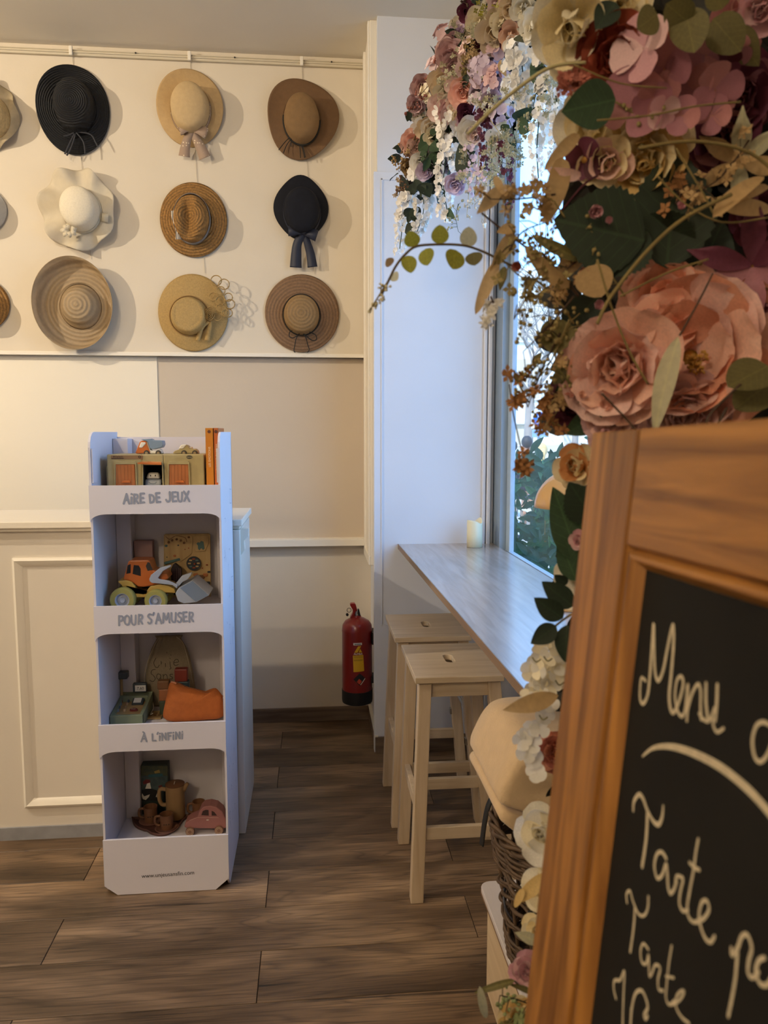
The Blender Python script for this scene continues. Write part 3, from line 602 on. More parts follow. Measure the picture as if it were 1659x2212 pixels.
# faint sketches printed on the right side
sk = MB(); rr = random.Random(5)
for i in range(26):
    y = rr.uniform(YF + 0.06, YB - 0.05); z = rr.choice((1.25, 1.15, 1.02, 0.85, 0.75, 0.35, 0.25, 0.2)) + rr.uniform(-.05, .05)
    stroke(sk, [(y, z), (y + rr.uniform(-.02, .02), z + rr.uniform(.005, .03)), (y + rr.uniform(-.03, .03), z + rr.uniform(.0, .05))], 0.002, lambda yy, zz: V(X1 + 0.0006, yy, zz), 4, (1, 0, 0))
for z in (1.3, 0.98, 0.6):
    for s_ in ([(YB - .09, z), (YB - .09, z + .05)], [(YB - .09, z + .05), (YB - .04, z + .045)], [(YB - .04, z + .045), (YB - .04, z - .005)], [(YB - .04, z - .005), (YB - .09, z)]): stroke(sk, s_, 0.0018, lambda yy, zz: V(X1 + 0.0006, yy, zz), 1, (1, 0, 0))
obj('printed_sketches', sk, INK, st)
# ------------------------------------------------------------------ toys: side outlines read in crops of the photograph, each given its own depth and thickness
def C5(u, v): return (170 + u / 4.484, 900 + v / 4.484)
def C6(u, v): return (180 + u / 4.608, 1090 + v / 4.608)
def C7(u, v): return (190 + u / 4.74, 1350 + v / 4.74)
def C8(u, v): return (190 + u / 4.484, 1600 + v / 4.484)
def outline(C, pts, Y): return [aY(*C(*p), Y) for p in pts]
XMIN, XMAX = [-9], [9]
def slab(C, pts, Y0, Y1, mb=None):
    mb = mb or MB(); q = [V(min(max(p.x, XMIN[0]), XMAX[0]), p.y, p.z) for p in outline(C, pts, Y0)]; ar = sum(q[i].x * q[(i + 1) % len(q)].z - q[(i + 1) % len(q)].x * q[i].z for i in range(len(q)))
    if ar < 0: q.reverse()
    n = len(q); return mb.add(q + [V(p.x, Y1, p.z) for p in q], [tuple(range(n)), tuple(reversed(range(n, 2 * n)))] + [(i + n, (i + 1) % n + n, (i + 1) % n, i) for i in range(n)])
def puff(q, Y, d, rings=6, wr=0.0, seed=0):
    """soft cushion-like body: outline q (world points), swelling by d to both sides of depth Y"""
    c = sum(q, V(0, 0, 0)) / len(q); rows = []
    for k in range(-rings, rings + 1):
        a = k / rings * PI / 2; s = math.cos(a) ** 0.6 if abs(k) < rings else 0.02; o = math.sin(a) * d
        rows.append([V(c.x + (p.x - c.x) * s, Y + o + wr * noise.noise(V((c.x + (p.x - c.x) * s) * 28 + seed, 1.3 if k > 0 else 5, (c.z + (p.z - c.z) * s) * 28)), c.z + (p.z - c.z) * s) for p in q])
    return MB().grid(rows, closev=True)
def wheel(mb, c, r, w, n=20, inner=0.0):
    return mb.lathe([(inner, 0), (r * 0.9, 0), (r, w * 0.15), (r, w * 0.85), (r * 0.9, w), (inner, w)], Matrix.Translation(c) @ Matrix.Rotation(-PI / 2, 4, 'X'), n, caps=inner == 0)
TOYS = {}
OLIVE = mat('olive_bioplastic', 'a8986a', 0.35, var=0.06, scale=40); ORG = mat('orange_plastic', 'c2692d', 0.3); ORD = mat('orange_brown_door', 'b06a38', 0.4, var=0.05, scale=40)
WHT = mat('white_plastic', 'e2dccb', 0.35); SLATE = mat('slate_blue_plastic', '7b8ea0', 0.35); DK = mat('dark_rubber', '3a342c', 0.6); BLK = mat('black_inside', '0e0d0c', 0.8)
# garage
gy, gyb = 2.60, 2.74
g = thing('toy_garage', 'olive toy garage with orange doors on the top shelf of the stand', 'toy', (-0.52, 2.67, FL[0]))
L = lambda u: aY(*C5(u, 500), gy).x
zt = aY(*C5(700, 365), gy).z; zb = FL[0] + 0.001; za = aY(*C5(700, 470), gy).z
obj('shell', MB().box(L(275), L(615), gy, gyb, zb, zt).box(L(822), L(1215), gy, gyb, zb, zt).box(L(610), L(825), gy, gyb, za, zt).box(L(610), L(825), gyb - 0.01, gyb, zb, za), OLIVE, g, bevel=0.004)
obj('shell_side', MB().box(L(248), L(278), gy + 0.02, gyb - 0.02, zb, zb + 0.075), OLIVE, g, bevel=0.006)
obj('inside', MB().box(L(612), L(823), gyb - 0.016, gyb - 0.011, zb, za).box(L(614), L(618), gy + 0.004, gyb - 0.016, zb, za).box(L(819), L(823), gy + 0.004, gyb - 0.016, zb, za), BLK, g)  # black plates put the shade of the hollow bay into colour
for u0, u1 in ((345, 570), (612, 828), (862, 1085)):
    obj('door_frame', slab(C5, [(u0, 760), (u0 + 2, 450), (u0 + 12, 432), (u1 - 25, 432), (u1 - 12, 450), (u1, 760), (u1 - 14, 760), (u1 - 24, 462), (u0 + 12, 462), (u0 + 12, 760)], gy - 0.006, gy + 0.001), OLIVE, g, bevel=0.001)
for u0, u1 in ((357, 555), (874, 1075)):
    d = obj('door', slab(C5, [(u0, 760), (u0, 462), (u1 - 14, 462), (u1, 760)], gy - 0.003, gy + 0.001), ORD, g)
    rb = MB()
    for i in range(6):
        x = L(lerp(u0 + 10, u1 - 22, i / 5)); rb.box(x, x + 0.003, gy - 0.0045, gy - 0.002, zb, za)
    obj('ridge', rb, ORD, d); obj('handle', slab(C5, [(u0 + 60, 640), (u0 + 72, 620), (u1 - 62, 620), (u1 - 52, 640)], gy - 0.012, gy - 0.003), ORG, d, bevel=0.001)
obj('door', MB().hexa([aY(*C5(570, 458), gy - 0.03), aY(*C5(800, 468), gy - 0.03), aY(*C5(800, 440), gy + 0.01), aY(*C5(640, 440), gy + 0.01)] + [p + V(0, 0, 0.004) for p in (aY(*C5(570, 458), gy - 0.03), aY(*C5(800, 468), gy - 0.03), aY(*C5(800, 440), gy + 0.01), aY(*C5(640, 440), gy + 0.01))]), ORG, g)
obj('handle', slab(C5, [(650, 450), (670, 436), (700, 436), (715, 450)], gy - 0.014, gy - 0.004), ORG, g, bevel=0.001)
lb = obj('label', slab(C5, [(312, 412), (312, 375), (620, 375), (620, 412)], gy - 0.0012, gy), mat('brown_label', '8c6a45', 0.6), g)
text('lettering', 'BIOplastic', 0.0082, front(aY(*C5(382, 388), gy - 0.002)), INKB, lb)
obj('small_print', MB().box(L(325), L(440), gy - 0.0022, gy - 0.0018, aY(*C5(0, 408), gy).z, aY(*C5(0, 403), gy).z), INKB, lb)
obj('leaf_mark', MB().lathe([(0.0028, 0), (0.0042, 0), (0.0042, .0004), (0.0028, .0004), (.0028, 0)], front(aY(*C5(590, 390), gy - 0.002)), 14, caps=False), INKB, lb)
lg = obj('logo_badge', MB().lathe([(0, 0), (0.0098, 0), (0.0098, 0.001), (0, 0.001)], front(aY(*C5(1072, 392), gy)) @ Matrix.Diagonal((1, .6, 1, 1)), 20), mat('dark_badge', '39352a', 0.5), g)
text('lettering', 'dantoy', 0.006, front(aY(*C5(1072, 392), gy - 0.0022)), mat('badge_text', 'c5b98c', 0.5), lg)
obj('ramp_wheel', wheel(MB(), V(L(1210), gy + 0.02, zb + 0.035), 0.03, 0.012), DK, g, smooth=True)
# dump truck and pickup on the garage roof
def truck(name, label, C, Y, w, parts, wheels, wr, group=None):
    pts = [p for _, P, _, _ in parts for p in P]; us = [p[0] for p in pts]
    t = thing(name, label, 'toy', V(aY(*C((min(us) + max(us)) / 2, max(p[1] for p in pts)), Y).x, Y + w / 2, aY(*C(min(us), max(p[1] for p in pts)), Y).z), group)
    for nm, P, m, (a, b) in parts: obj(nm, slab(C, P, Y + a * w, Y + b * w), m, t, bevel=0.0025)
    for (u, v) in wheels:
        for yy in (Y - 0.003, Y + w - 0.009):
            c = aY(*C(u, v), Y); c.y = yy; wo_ = obj('wheel', wheel(MB(), c, wr, 0.012), DK, t, smooth=True)
            if yy < Y: obj('hub', wheel(MB(), c - V(0, 0.001, 0), wr * 0.5, 0.003), mat('tan_hub', '8d7a58', 0.5), wo_)
    return t
ty = 2.655
truck('toy_dump_truck', 'small toy dump truck with a blue-grey tipper on the toy garage', C5, ty, 0.04, [
    ('cab', [(548, 352), (560, 318), (590, 245), (610, 232), (655, 238), (672, 290), (690, 335), (690, 355), (560, 358)], ORG, (0, 1)),
    ('window', [(582, 300), (600, 248), (645, 248), (650, 262), (612, 304)], WHT, (-0.05, 0.3)),
    ('chassis', [(650, 240), (664, 240), (692, 320), (700, 328), (750, 328), (770, 312), (796, 318), (804, 358), (690, 358)], WHT, (0.05, 0.95)),
    ('tipper', [(600, 220), (695, 213), (715, 228), (812, 232), (820, 270), (805, 300), (720, 318), (690, 310), (668, 245)], SLATE, (-0.05, 1.05))], [(658, 352), (772, 352)], 0.0095)
zz = aY(*C5(700, 365), gy).z
truck('toy_pickup', 'small olive toy pickup car on the right of the toy garage roof', C5, ty, 0.04, [
    ('body', [(912, 352), (930, 330), (965, 318), (1040, 272), (1060, 285), (1075, 312), (1130, 312), (1150, 330), (1155, 356), (920, 358)], OLIVE, (0, 1)),
    ('window', [(968, 312), (990, 275), (1035, 268), (1045, 275), (1010, 312)], WHT, (-0.05, 0.5)), ('load', [(1065, 312), (1072, 296), (1095, 292), (1100, 312)], WHT, (0.2, 0.8))], [(1020, 352), (1125, 352)], 0.0095)
# little pale car parked in the garage
y = 2.625; a = aY(*C5(715, 600), y); c0 = V(a.x, y + 0.02, zb)
t = thing('toy_car', 'small pale blue toy car inside the open garage door', 'toy', c0)
mb = MB(); sc = 0.0003 * 1.15
def car_front(z0, hw0, z1, hw1, y0, y1): return MB().hexa([V(a.x - hw0, y0, z0), V(a.x + hw0, y0, z0), V(a.x + hw0, y1, z0), V(a.x - hw0, y1, z0), V(a.x - hw1, y0 + 0.006, z1), V(a.x + hw1, y0 + 0.006, z1), V(a.x + hw1, y1 - 0.006, z1), V(a.x - hw1, y1 - 0.006, z1)])
obj('body', car_front(zb + 0.004, 0.028, zb + 0.028, 0.027, y, y + 0.06), mat('pale_blue_plastic', 'aab4bd', 0.35), t, bevel=0.006)
obj('cabin', car_front(zb + 0.029, 0.024, zb + 0.050, 0.017, y + 0.006, y + 0.045), WHT, t, bevel=0.006)
for s in (-1, 1):
    obj('eye', MB().ball(V(a.x + s * 0.008, y + 0.010, zb + 0.037), (0.003, 0.002, 0.006), 8, 5), DK, t); obj('wheel', wheel(MB(), V(a.x + s * 0.022, y + 0.006, zb + 0.0085), 0.0085, 0.01), DK, t)
obj('grille', MB().tube([V(a.x + 0.012 * math.cos(q), y - 0.0005, zb + 0.019 - 0.006 * math.sin(q)) for q in [PI * i / 8 for i in range(9)]], 0.0009, 5), SLATE, t)
# two orange books standing
for i, (u0, u1, lb, tx, cc) in enumerate(((1225, 1300, 'ochre-orange book left of the other, upright beside the toy garage', 'LES ÉMOTIONS', 'c47a1d'), (1306, 1362, 'red-orange book upright at the right end of the top shelf', 'La pyramide des animaux', 'b9602a'))):
    y0 = 2.60; p0, p1 = aY(*C5(u0, 110), y0), aY(*C5(u1, 110), y0); zt_ = p0.z; m = mat('book_cover_%s' % 'ab'[i], cc, 0.4)
    t = thing('book', lb, 'book', V((p0.x + p1.x) / 2, y0 + 0.08, FL[0]), group='books on the top shelf')
    xr = min(p1.x, X1 - 0.015)
    obj('cover', MB().box(p0.x, xr, y0, y0 + 0.004, FL[0] + 0.001, zt_).box(p0.x, p0.x + 0.002, y0, y0 + 0.17, FL[0] + 0.001, zt_).box(xr - 0.002, xr, y0, y0 + 0.17, FL[0] + 0.001, zt_), m, t, bevel=0.001)
    obj('pages', MB().box(p0.x + 0.002, xr - 0.002, y0 + 0.004, y0 + 0.166, FL[0] + 0.004, zt_ - 0.003), mat('paper', 'e6dfd0', 0.8), t)
    text('lettering', tx, 0.010 if i == 0 else 0.0085, front(V((p0.x + xr) / 2, y0 - 0.0012, lerp(FL[0], zt_, 0.52)), PI / 2), mat('cream_print', 'ead9b8', 0.6), t)
    obj('spine_logo', MB().lathe([(0, 0), (0.0055, 0), (0.0055, .0005), (0, .0005)], front(V((p0.x + xr) / 2, y0 - 0.0004, zt_ - 0.012)), 14), mat('brown_print', '5b2f16', 0.6), t)
# --- second shelf: loader, pink box, activity board
LB = mat('light_blue_plastic', 'a2aab8', 0.35); YEL = mat('mustard_plastic', 'b59447', 0.4); TYRE = mat('olive_tyre', '9a9450', 0.5, var=0.05, scale=60); BUC = mat('blue_bucket', '72849f', 0.4); ORT = mat('tractor_orange', 'b8622a', 0.3)
y0, y1 = 2.60, 2.70; zf = FL[1] + 0.001
dzw = zf - (aY(*C6(405, 1008), y0).z)
t = thing('toy_tractor', 'orange toy tractor loader with a blue bucket on the second shelf', 'toy', V(-0.5, 2.65, zf))
ob = obj('chassis', slab(C6, [(340, 768), (350, 760), (430, 755), (480, 772), (515, 815), (535, 915), (615, 915), (628, 862), (665, 815), (760, 795), (850, 810), (905, 838), (915, 880), (840, 885), (700, 880), (600, 900), (420, 880), (380, 800)], y0 + 0.004, y1 - 0.004), YEL, t, bevel=0.003)
obj('cab', slab(C6, [(395, 745), (420, 660), (445, 572), (462, 556), (645, 552), (662, 566), (692, 655), (760, 668), (830, 692), (850, 735), (760, 790), (600, 822), (545, 818), (480, 768)], y0 + 0.012, y1 - 0.012), ORT, t, bevel=0.004)
for P in ([(440, 605), (472, 592), (470, 682), (428, 690)], [(502, 602), (552, 606), (570, 640), (572, 712), (490, 690)]): obj('window', slab(C6, P, y0 + 0.0115, y0 + 0.02), BLK, t)
obj('windscreen', slab(C6, [(622, 612), (640, 572), (660, 580), (690, 650), (640, 660)], y0 + 0.0112, y0 + 0.02), mat('dark_screen', '3b3632', 0.2), t)
for (u, v, r, hu, hv, hr) in ((400, 890, 122, 388, 903, 68), (728, 905, 108, 710, 925, 52)):
    for yy in (y0 - 0.022, y1 - 0.006):
        c = aY(*C6(u, v), y0); rr_ = r / 4.608 * c.y / F; c = V(c.x, yy, zf + rr_)
        w_ = obj('wheel', wheel(MB(), c, rr_, 0.03, 28, rr_ * 0.55), TYRE, t, smooth=True)
        obj('hub', MB().lathe([(0, 0.006), (rr_ * 0.2, 0.004), (rr_ * 0.22, 0.010), (rr_ * 0.45, 0.012), (rr_ * 0.52, 0.001), (rr_ * 0.57, 0.0), (rr_ * 0.57, 0.02)], Matrix.Translation(c - V(0, 0.001, 0)) @ Matrix.Rotation(-PI / 2, 4, 'X'), 20), LB, w_, smooth=True)
for yy in (y0 - 0.004, y1 - 0.004):
    obj('loader_arm', slab(C6, [(655, 742), (672, 702), (765, 628), (868, 602), (872, 618), (795, 660), (742, 732), (752, 742), (850, 760), (940, 800), (932, 838), (885, 802), (760, 788), (680, 780), (660, 765)], yy, yy + 0.01), LB, t, bevel=0.002)
obj('arm_link', slab(C6, [(920, 785), (978, 712), (1075, 680), (1078, 694), (1040, 745), (990, 770), (945, 820)], y0 + 0.01, y0 + 0.03), LB, t, bevel=0.002)
bk = obj('bucket', slab(C6, [(915, 885), (945, 835), (1088, 757), (1255, 902), (1125, 972), (1000, 986), (940, 962)], y0 - 0.01, y1 + 0.01), LB, t, bevel=0.003)
obj('bucket_hollow', slab(C6, [(962, 830), (1085, 762), (1246, 902), (1118, 966)], y0 - 0.012, y0 - 0.008), BUC, bk)
a, b = aY(*C6(500, 362), 2.80), aY(*C6(686, 362), 2.80)
pk = thing('pink_box', 'flat dusty pink box standing behind the toy tractor', 'box', V(a.x, 2.81, zf))
obj('carton', MB().box(a.x, b.x, 2.80, 2.835, zf, a.z), mat('dusty_pink_card', '9c7a72', 0.7, var=0.04, scale=8), pk, bevel=0.002)
obj('lid_line', MB().box(a.x + 0.03, a.x + 0.042, 2.7985, 2.80, zf + 0.03, zf + 0.032), mat('pink_dark', '7a5650', 0.7), pk)
PLY = mat('plywood', 'b2935f', 0.55, c2='c6a873', scale=6, stretch=(8, 1, 1), detail=6); TEAL = mat('teal_print', '4f6e6b', 0.6); BRW = mat('brown_print2', '6e4a2c', 0.7); NAV = mat('dark_print', '2e3238', 0.6); RED = mat('rust_print', '9a4a2c', 0.6)
yb = 2.812; XMAX[0] = X1 - 0.052
ab = thing('activity_board', 'wooden activity board with dial and animals on the second shelf', 'toy', V(-0.38, 2.82, zf))
obj('panel', slab(C6, [(800, 860), (800, 305), (812, 295), (1245, 290), (1262, 300), (1270, 930), (800, 935)], yb, yb + 0.012), PLY, ab, bevel=0.001)
obj('raised_plate', slab(C6, [(808, 560), (808, 310), (900, 300), (1060, 300), (1085, 320), (1085, 380), (1082, 480), (1060, 505), (960, 575)], yb - 0.004, yb), PLY, ab, bevel=0.001)
obj('raised_plate', slab(C6, [(1095, 315), (1240, 305), (1250, 380), (1210, 465), (1120, 470), (1095, 420)], yb - 0.004, yb), PLY, ab, bevel=0.001)
pc = lambda u, v, Y=2.805: aY(*C6(u, v), Y)
dl = obj('dial', MB().lathe([(0, 0), (0.026, 0), (0.026, 0.004), (0, 0.004)], front(pc(1100, 585)), 24), NAV, ab)
for i in range(8):
    q = i * PI / 4; obj('dial_mark', MB().ball(pc(1100, 585, 2.8) + V(0.016 * math.cos(q), 0, 0.016 * math.sin(q)), (0.006, 0.001, 0.004), 8, 4), (PLY, TEAL, RED, PLY)[i % 4], dl)
obj('dial_knob', MB().ball(pc(1108, 590, 2.798), 0.004, 8, 5), RED, dl)
obj('slide_bar', slab(C6, [(800, 575), (955, 532), (965, 555), (810, 598)], yb - 0.008, yb - 0.003), TEAL, ab, bevel=0.001)
obj('elephant', slab(C6, [(1125, 390), (1140, 375), (1160, 380), (1170, 362), (1195, 370), (1200, 400), (1205, 440), (1190, 452), (1180, 435), (1165, 440), (1158, 455), (1142, 440), (1140, 405)], yb - 0.006, yb - 0.003), TEAL, ab)
ring = [(850 + 0, 375), (885, 355), (930, 345), (970, 357), (1003, 380)]
for u, v in ring: obj('peg', MB().lathe([(0, 0), (0.0042, 0), (0.0042, 0.004), (0, 0.004)], front(pc(u, v, 2.8075)), 10), BRW, ab)
for u, v, r_, m in ((825, 410, .007, TEAL), (910, 510, .007, ORD), (945, 405, .004, NAV), (833, 523, .003, NAV), (1012, 445, .003, RED), (1048, 433, .003, RED), (1183, 632, .003, RED), (1050, 325, .006, BRW), (1250, 670, .006, NAV), (1180, 720, .012, BRW), (1215, 700, .01, ORD), (1120, 700, .01, ORD), (1240, 780, .009, NAV), (1230, 600, .004, RED)):
    obj('painted_shape', MB().ball(pc(u, v, 2.809), (r_, 0.002, r_ * 0.85), 8, 4), m, ab)
XMAX[0] = 9
mr = MB(); stroke(mr, [(pc(820, 320).x, pc(820, 320).z), (pc(860, 360).x, pc(860, 345).z), (pc(920, 315).x, pc(920, 312).z), (pc(1010, 330).x, pc(1010, 330).z), (pc(1030, 380).x, pc(1030, 372).z)], 0.002, lambda x, z: V(x, yb - 0.0048, z)); obj('groove', mr, BRW, ab)
rt = thing('wooden_rattle', 'dark striped toy behind the tractor bucket', 'toy', V(pc(925, 700).x, 2.78, zf))
obj('body', slab(C6, [(875, 900), (872, 640), (895, 592), (915, 590), (972, 640), (978, 900)], 2.76, 2.785), mat('dark_slats', '2b2124', 0.6), rt, bevel=0.003)
for u in (890, 908, 926, 944, 962): obj('slat', slab(C6, [(u, 900), (u, 635), (u + 5, 635), (u + 5, 900)], 2.757, 2.761), mat('mauve_slat', '6d5258', 0.6), rt)
# --- third shelf: cash register, drawstring bag, blocks, pouch, tile
zf = FL[2] + 0.001; SAGE = mat('sage_paint', '7c8569', 0.5, var=0.03, scale=20); WD = mat('light_toy_wood', 'a98c5c', 0.5, var=0.08, scale=10, stretch=(1, 6, 6)); SLT = mat('slate_paint', '3f474b', 0.5)
ya, yb_ = 2.60, 2.78
cr_ = thing('toy_cash_register', 'sage green wooden toy cash register on the third shelf', 'toy', V(-0.62, 2.69, zf))
fa, fb = aY(*C7(135, 935), ya), aY(*C7(560, 930), ya); bl, br_ = aY(*C7(252, 690), yb_), aY(*C7(652, 668), yb_); zt0, zt1 = fa.z, bl.z
def sl(y): return lerp(zt0, zt1, ((y - ya) / (yb_ - ya)) ** 1.3)
xa, xb = max(fa.x, X0 + 0.010), fb.x
obj('front_wall', MB().box(xa, xb, ya, ya + 0.012, zf, zt0), SAGE, cr_, bevel=0.002); obj('back_wall', MB().box(xa, xb, yb_ - 0.012, yb_, zf, zt1), SAGE, cr_, bevel=0.002)
for x in (xa, xb - 0.012):
    ys = [lerp(ya + 0.001, yb_ - 0.001, i / 8) for i in range(9)]
    obj('side_wall', MB().prism([(y, zf) for y in (ya + .001, yb_ - .001)] + [(y, sl(y)) for y in reversed(ys)], x, x + 0.012, Matrix(((0, 0, 1, 0), (1, 0, 0, 0), (0, 1, 0, 0), (0, 0, 0, 1)))), SAGE, cr_, bevel=0.001)
ki = lambda y: sl(y) - 0.012
kp = obj('key_panel', MB().hexa([V(xa + .012, ya + .012, ki(ya + .012) - .006), V(xb - .012, ya + .012, ki(ya + .012) - .006), V(xb - .012, yb_ - .05, ki(yb_ - .05) - .006), V(xa + .012, yb_ - .05, ki(yb_ - .05) - .006), V(xa + .012, ya + .012, ki(ya + .012)), V(xb - .012, ya + .012, ki(ya + .012)), V(xb - .012, yb_ - .05, ki(yb_ - .05)), V(xa + .012, yb_ - .05, ki(yb_ - .05))]), WD, cr_)
obj('upper_panel', MB().hexa([V(xa + .012, yb_ - .05, ki(yb_ - .05)), V(xb - .012, yb_ - .05, ki(yb_ - .05)), V(xb - .012, yb_ - .012, ki(yb_ - .05)), V(xa + .012, yb_ - .012, ki(yb_ - .05)), V(xa + .012, yb_ - .035, zt1 - .004), V(xb - .012, yb_ - .035, zt1 - .004), V(xb - .012, yb_ - .012, zt1 - .002), V(xa + .012, yb_ - .012, zt1 - .002)]), SAGE, cr_)
def onpanel(u, v):                                           # point of the sloping key panel seen at a crop position
    r = ray(*C7(u, v)); t_ = 2.7
    for _ in range(20): t_ = t_ + ((EYE + r * t_).z - ki((EYE + r * t_).y)) * 0.6
    return EYE + r * t_
kc = [mat('key_%d' % i, c, 0.5) for i, c in enumerate(('4d6660', '8c8f98', 'b99c78', '7c3b2c', '5a6670', '9b8362'))]
for i, (u, v) in enumerate(((243, 890), (308, 888), (375, 885), (263, 860), (322, 855), (385, 852), (278, 825), (335, 822), (400, 820), (345, 792), (415, 790))):
    p = onpanel(u, v); obj('key', MB().lathe([(0.0042, -0.002), (0.0042, 0.006), (0.003, 0.009), (0, 0.0095)], Matrix.Translation(p), 10), kc[i % 6], cr_, smooth=True)
p = onpanel(515, 800); cx_ = p
tm = obj('card_terminal', MB().box(-0.02, 0.02, -0.016, 0.016, 0, 0.012, Matrix.Translation(p) @ Matrix.Rotation(0.35, 4, 'X')), SLT, cr_, bevel=0.003)
obj('screen', MB().box(-0.014, 0.012, -0.012, 0.013, 0.012, 0.013, Matrix.Translation(p) @ Matrix.Rotation(0.35, 4, 'X')), mat('white_label', 'd8d6d0', 0.5), tm)
p = onpanel(470, 880); rk = obj('enter_key', MB().lathe([(0.0, 0), (0.014, 0), (0.014, 0.006), (0.012, 0.008), (0, 0.008)], Matrix.Translation(p) @ Matrix.Rotation(0.4, 4, 'X') @ Matrix.Diagonal((1, .6, 1, 1)), 16), mat('red_key', '6d2a20', 0.5), cr_, smooth=True)
text('lettering', 'Enter', 0.007, Matrix.Translation(p + V(0, -0.003, 0.0085)) @ Matrix.Rotation(0.4, 4, 'X'), WHT, rk)
ps = aY(*C7(345, 690), yb_ - 0.02); pt = aY(*C7(343, 545), yb_ - 0.02)
obj('scanner_post', MB().tube([V(ps.x, yb_ - .02, zt1 - .01), pt], 0.005, 10), WD, cr_, smooth=True)
a, b = aY(*C7(265, 478), yb_ - .02), aY(*C7(412, 545), yb_ - .02); obj('scanner_head', MB().box(a.x, b.x, yb_ - .035, yb_ - .002, b.z, a.z), SLT, cr_, bevel=0.004)
a, b = aY(*C7(463, 592), yb_ - .02), aY(*C7(605, 682), yb_ - .02); ds = obj('price_display', MB().box(a.x, b.x, yb_ - .03, yb_ - .012, b.z, a.z), SLT, cr_, bevel=0.003)
a, b = aY(*C7(480, 620), yb_ - .031), aY(*C7(594, 678), yb_ - .031); obj('screen', MB().box(a.x, b.x, yb_ - .0315, yb_ - .0298, b.z, a.z), mat('white_label', 'd8d6d0'), ds, bevel=0.002)
text('lettering', '7,60', 0.0145, front(V((a.x + b.x) / 2, yb_ - .0322, (a.z + b.z) / 2)), INKB, ds)
cb_ = catmull([onpanel(560, 900) + V(0.03, .02, -.01), aY(*C7(640, 915), 2.7), aY(*C7(670, 850), 2.74), aY(*C7(664, 795), 2.77)], 5); obj('cable', MB().tube(cb_, 0.0016, 6), WHT, cr_, smooth='all')
# bag
LIN = mat('linen', '93846a', 0.9, var=0.07, scale=120, bump=0.3, bscale=260); yg = 2.812
bg_ = thing('drawstring_bag', 'beige drawstring bag with embroidered words, at the back of the third shelf', 'bag', V(aY(*C7(830, 700), yg).x, yg, zf))
cx = aY(*C7(830, 300), yg).x; ztb = aY(*C7(830, 108), yg).z; prof = [(0, .088), (.1, .094), (.3, .09), (.5, .084), (.68, .074), (.82, .062), (.92, .046), (.955, .04), (.975, .043), (1, .047)]
def bagp(t, q):
    for (t0, w0), (t1, w1) in zip(prof, prof[1:]):
        if t0 <= t <= t1: w = lerp(w0, w1, (t - t0) / (t1 - t0)); break
    d = 0.034 * math.sin(PI * min(1, t * 0.9 + 0.12)) + 0.006; f = max(0, (t - 0.6) / 0.4) * 0.004 * math.sin(9 * q + 2 * math.sin(3 * q))
    return V(cx + math.cos(q) * (w + f), yg + math.sin(q) * (d + f) * 0.75 + 0.0015 * noise.noise(V(q * 3, t * 6, 2)), lerp(zf, ztb, t))
obj('cloth', MB().grid([[bagp(i / 26, 2 * PI * j / 64) for j in range(64)] for i in range(27)], closev=True), LIN, bg_, smooth='all', solid=0.0015)
def onbag(x, z):
    t = min(0.98, max(0.02, (z - zf) / (ztb - zf))); best = min((bagp(t, -PI * j / 60) for j in range(1, 60)), key=lambda p: abs(p.x - x)); return V(x, best.y - 0.0012, z)
def bagtext(strokes):
    mb = MB()
    for P in strokes: stroke(mb, [(aY(*C7(u, v), yg - 0.025).x, aY(*C7(u, v), yg - 0.025).z) for u, v in P], 0.0021, onbag, 4)
    return mb
obj('embroidery', bagtext([[(692, 345), (672, 390), (690, 430), (715, 435), (730, 410)], [(748, 370), (750, 410), (750, 450)], [(750, 395), (772, 375), (792, 390), (795, 425)], [(840, 375), (845, 420), (852, 440), (838, 450)], [(838, 340), (842, 345)], [(880, 385), (925, 380), (915, 355), (890, 360), (878, 390), (895, 415), (925, 405)],
    [(690, 455), (655, 465), (645, 500), (672, 520), (690, 550), (665, 580), (630, 570)], [(745, 505), (715, 500), (705, 535), (725, 555), (748, 530), (745, 505), (750, 550)], [(772, 500), (775, 550)], [(775, 520), (795, 500), (812, 515), (815, 545)], [(870, 500), (845, 500), (848, 520), (868, 530), (862, 548), (842, 545)],
    [(802, 288), (808, 292)], [(845, 308), (850, 312)]]), mat('thread', '40372c', 0.8), bg_)
obj('drawstring', MB().tube(catmull([aY(*C7(u, v), yg - .03) for u, v in ((905, 120), (970, 180), (1010, 300), (1050, 470), (1075, 600))], 5), 0.0012, 6), mat('string', 'b5a78c', 0.9), bg_, smooth='all')
obj('drawstring', MB().tube(catmull([aY(*C7(u, v), yg - .03) for u, v in ((730, 130), (670, 230), (610, 380), (580, 500), (572, 590))], 5), 0.0012, 6), mat('string', 'b5a78c', 0.9), bg_, smooth='all')
for nm, (u0, v0, u1, v1), cc, lb in (('a', (882, 455, 1018, 582), '7a2f22', 'dark red cube leaning on the drawstring bag, topmost of the blocks'), ('b', (918, 584, 1032, 660), '33434a', 'dark blue cube under the red cube behind the orange pouch'), ('c', (706, 578, 830, 662), '7d5533', 'brown cube on the pale orange cube beside the pouch'), ('d', (722, 662, 842, 778), 'a5683f', 'pale orange cube between the brown and the green cube'), ('e', (728, 780, 800, 900), '46503c', 'dark green cube lowest beside the toy cash register')):
    Y = 2.70; a, b = aY(*C7(u0, v0), Y), aY(*C7(u1, v1), Y)
    if nm == 'e': b.z = zf
    tag(obj('toy_block', MB().box(a.x, b.x, Y, Y + 0.03, b.z, a.z), mat('block_' + nm, cc, 0.5, var=0.05, scale=20), None, bevel=0.004, org=((a.x + b.x) / 2, Y + 0.015, b.z)), lb, 'block', 'toy blocks behind the pouch')
POU = mat('orange_canvas', 'b8672f', 0.85, var=0.06, scale=60, bump=0.3, bscale=150); yp = 2.645
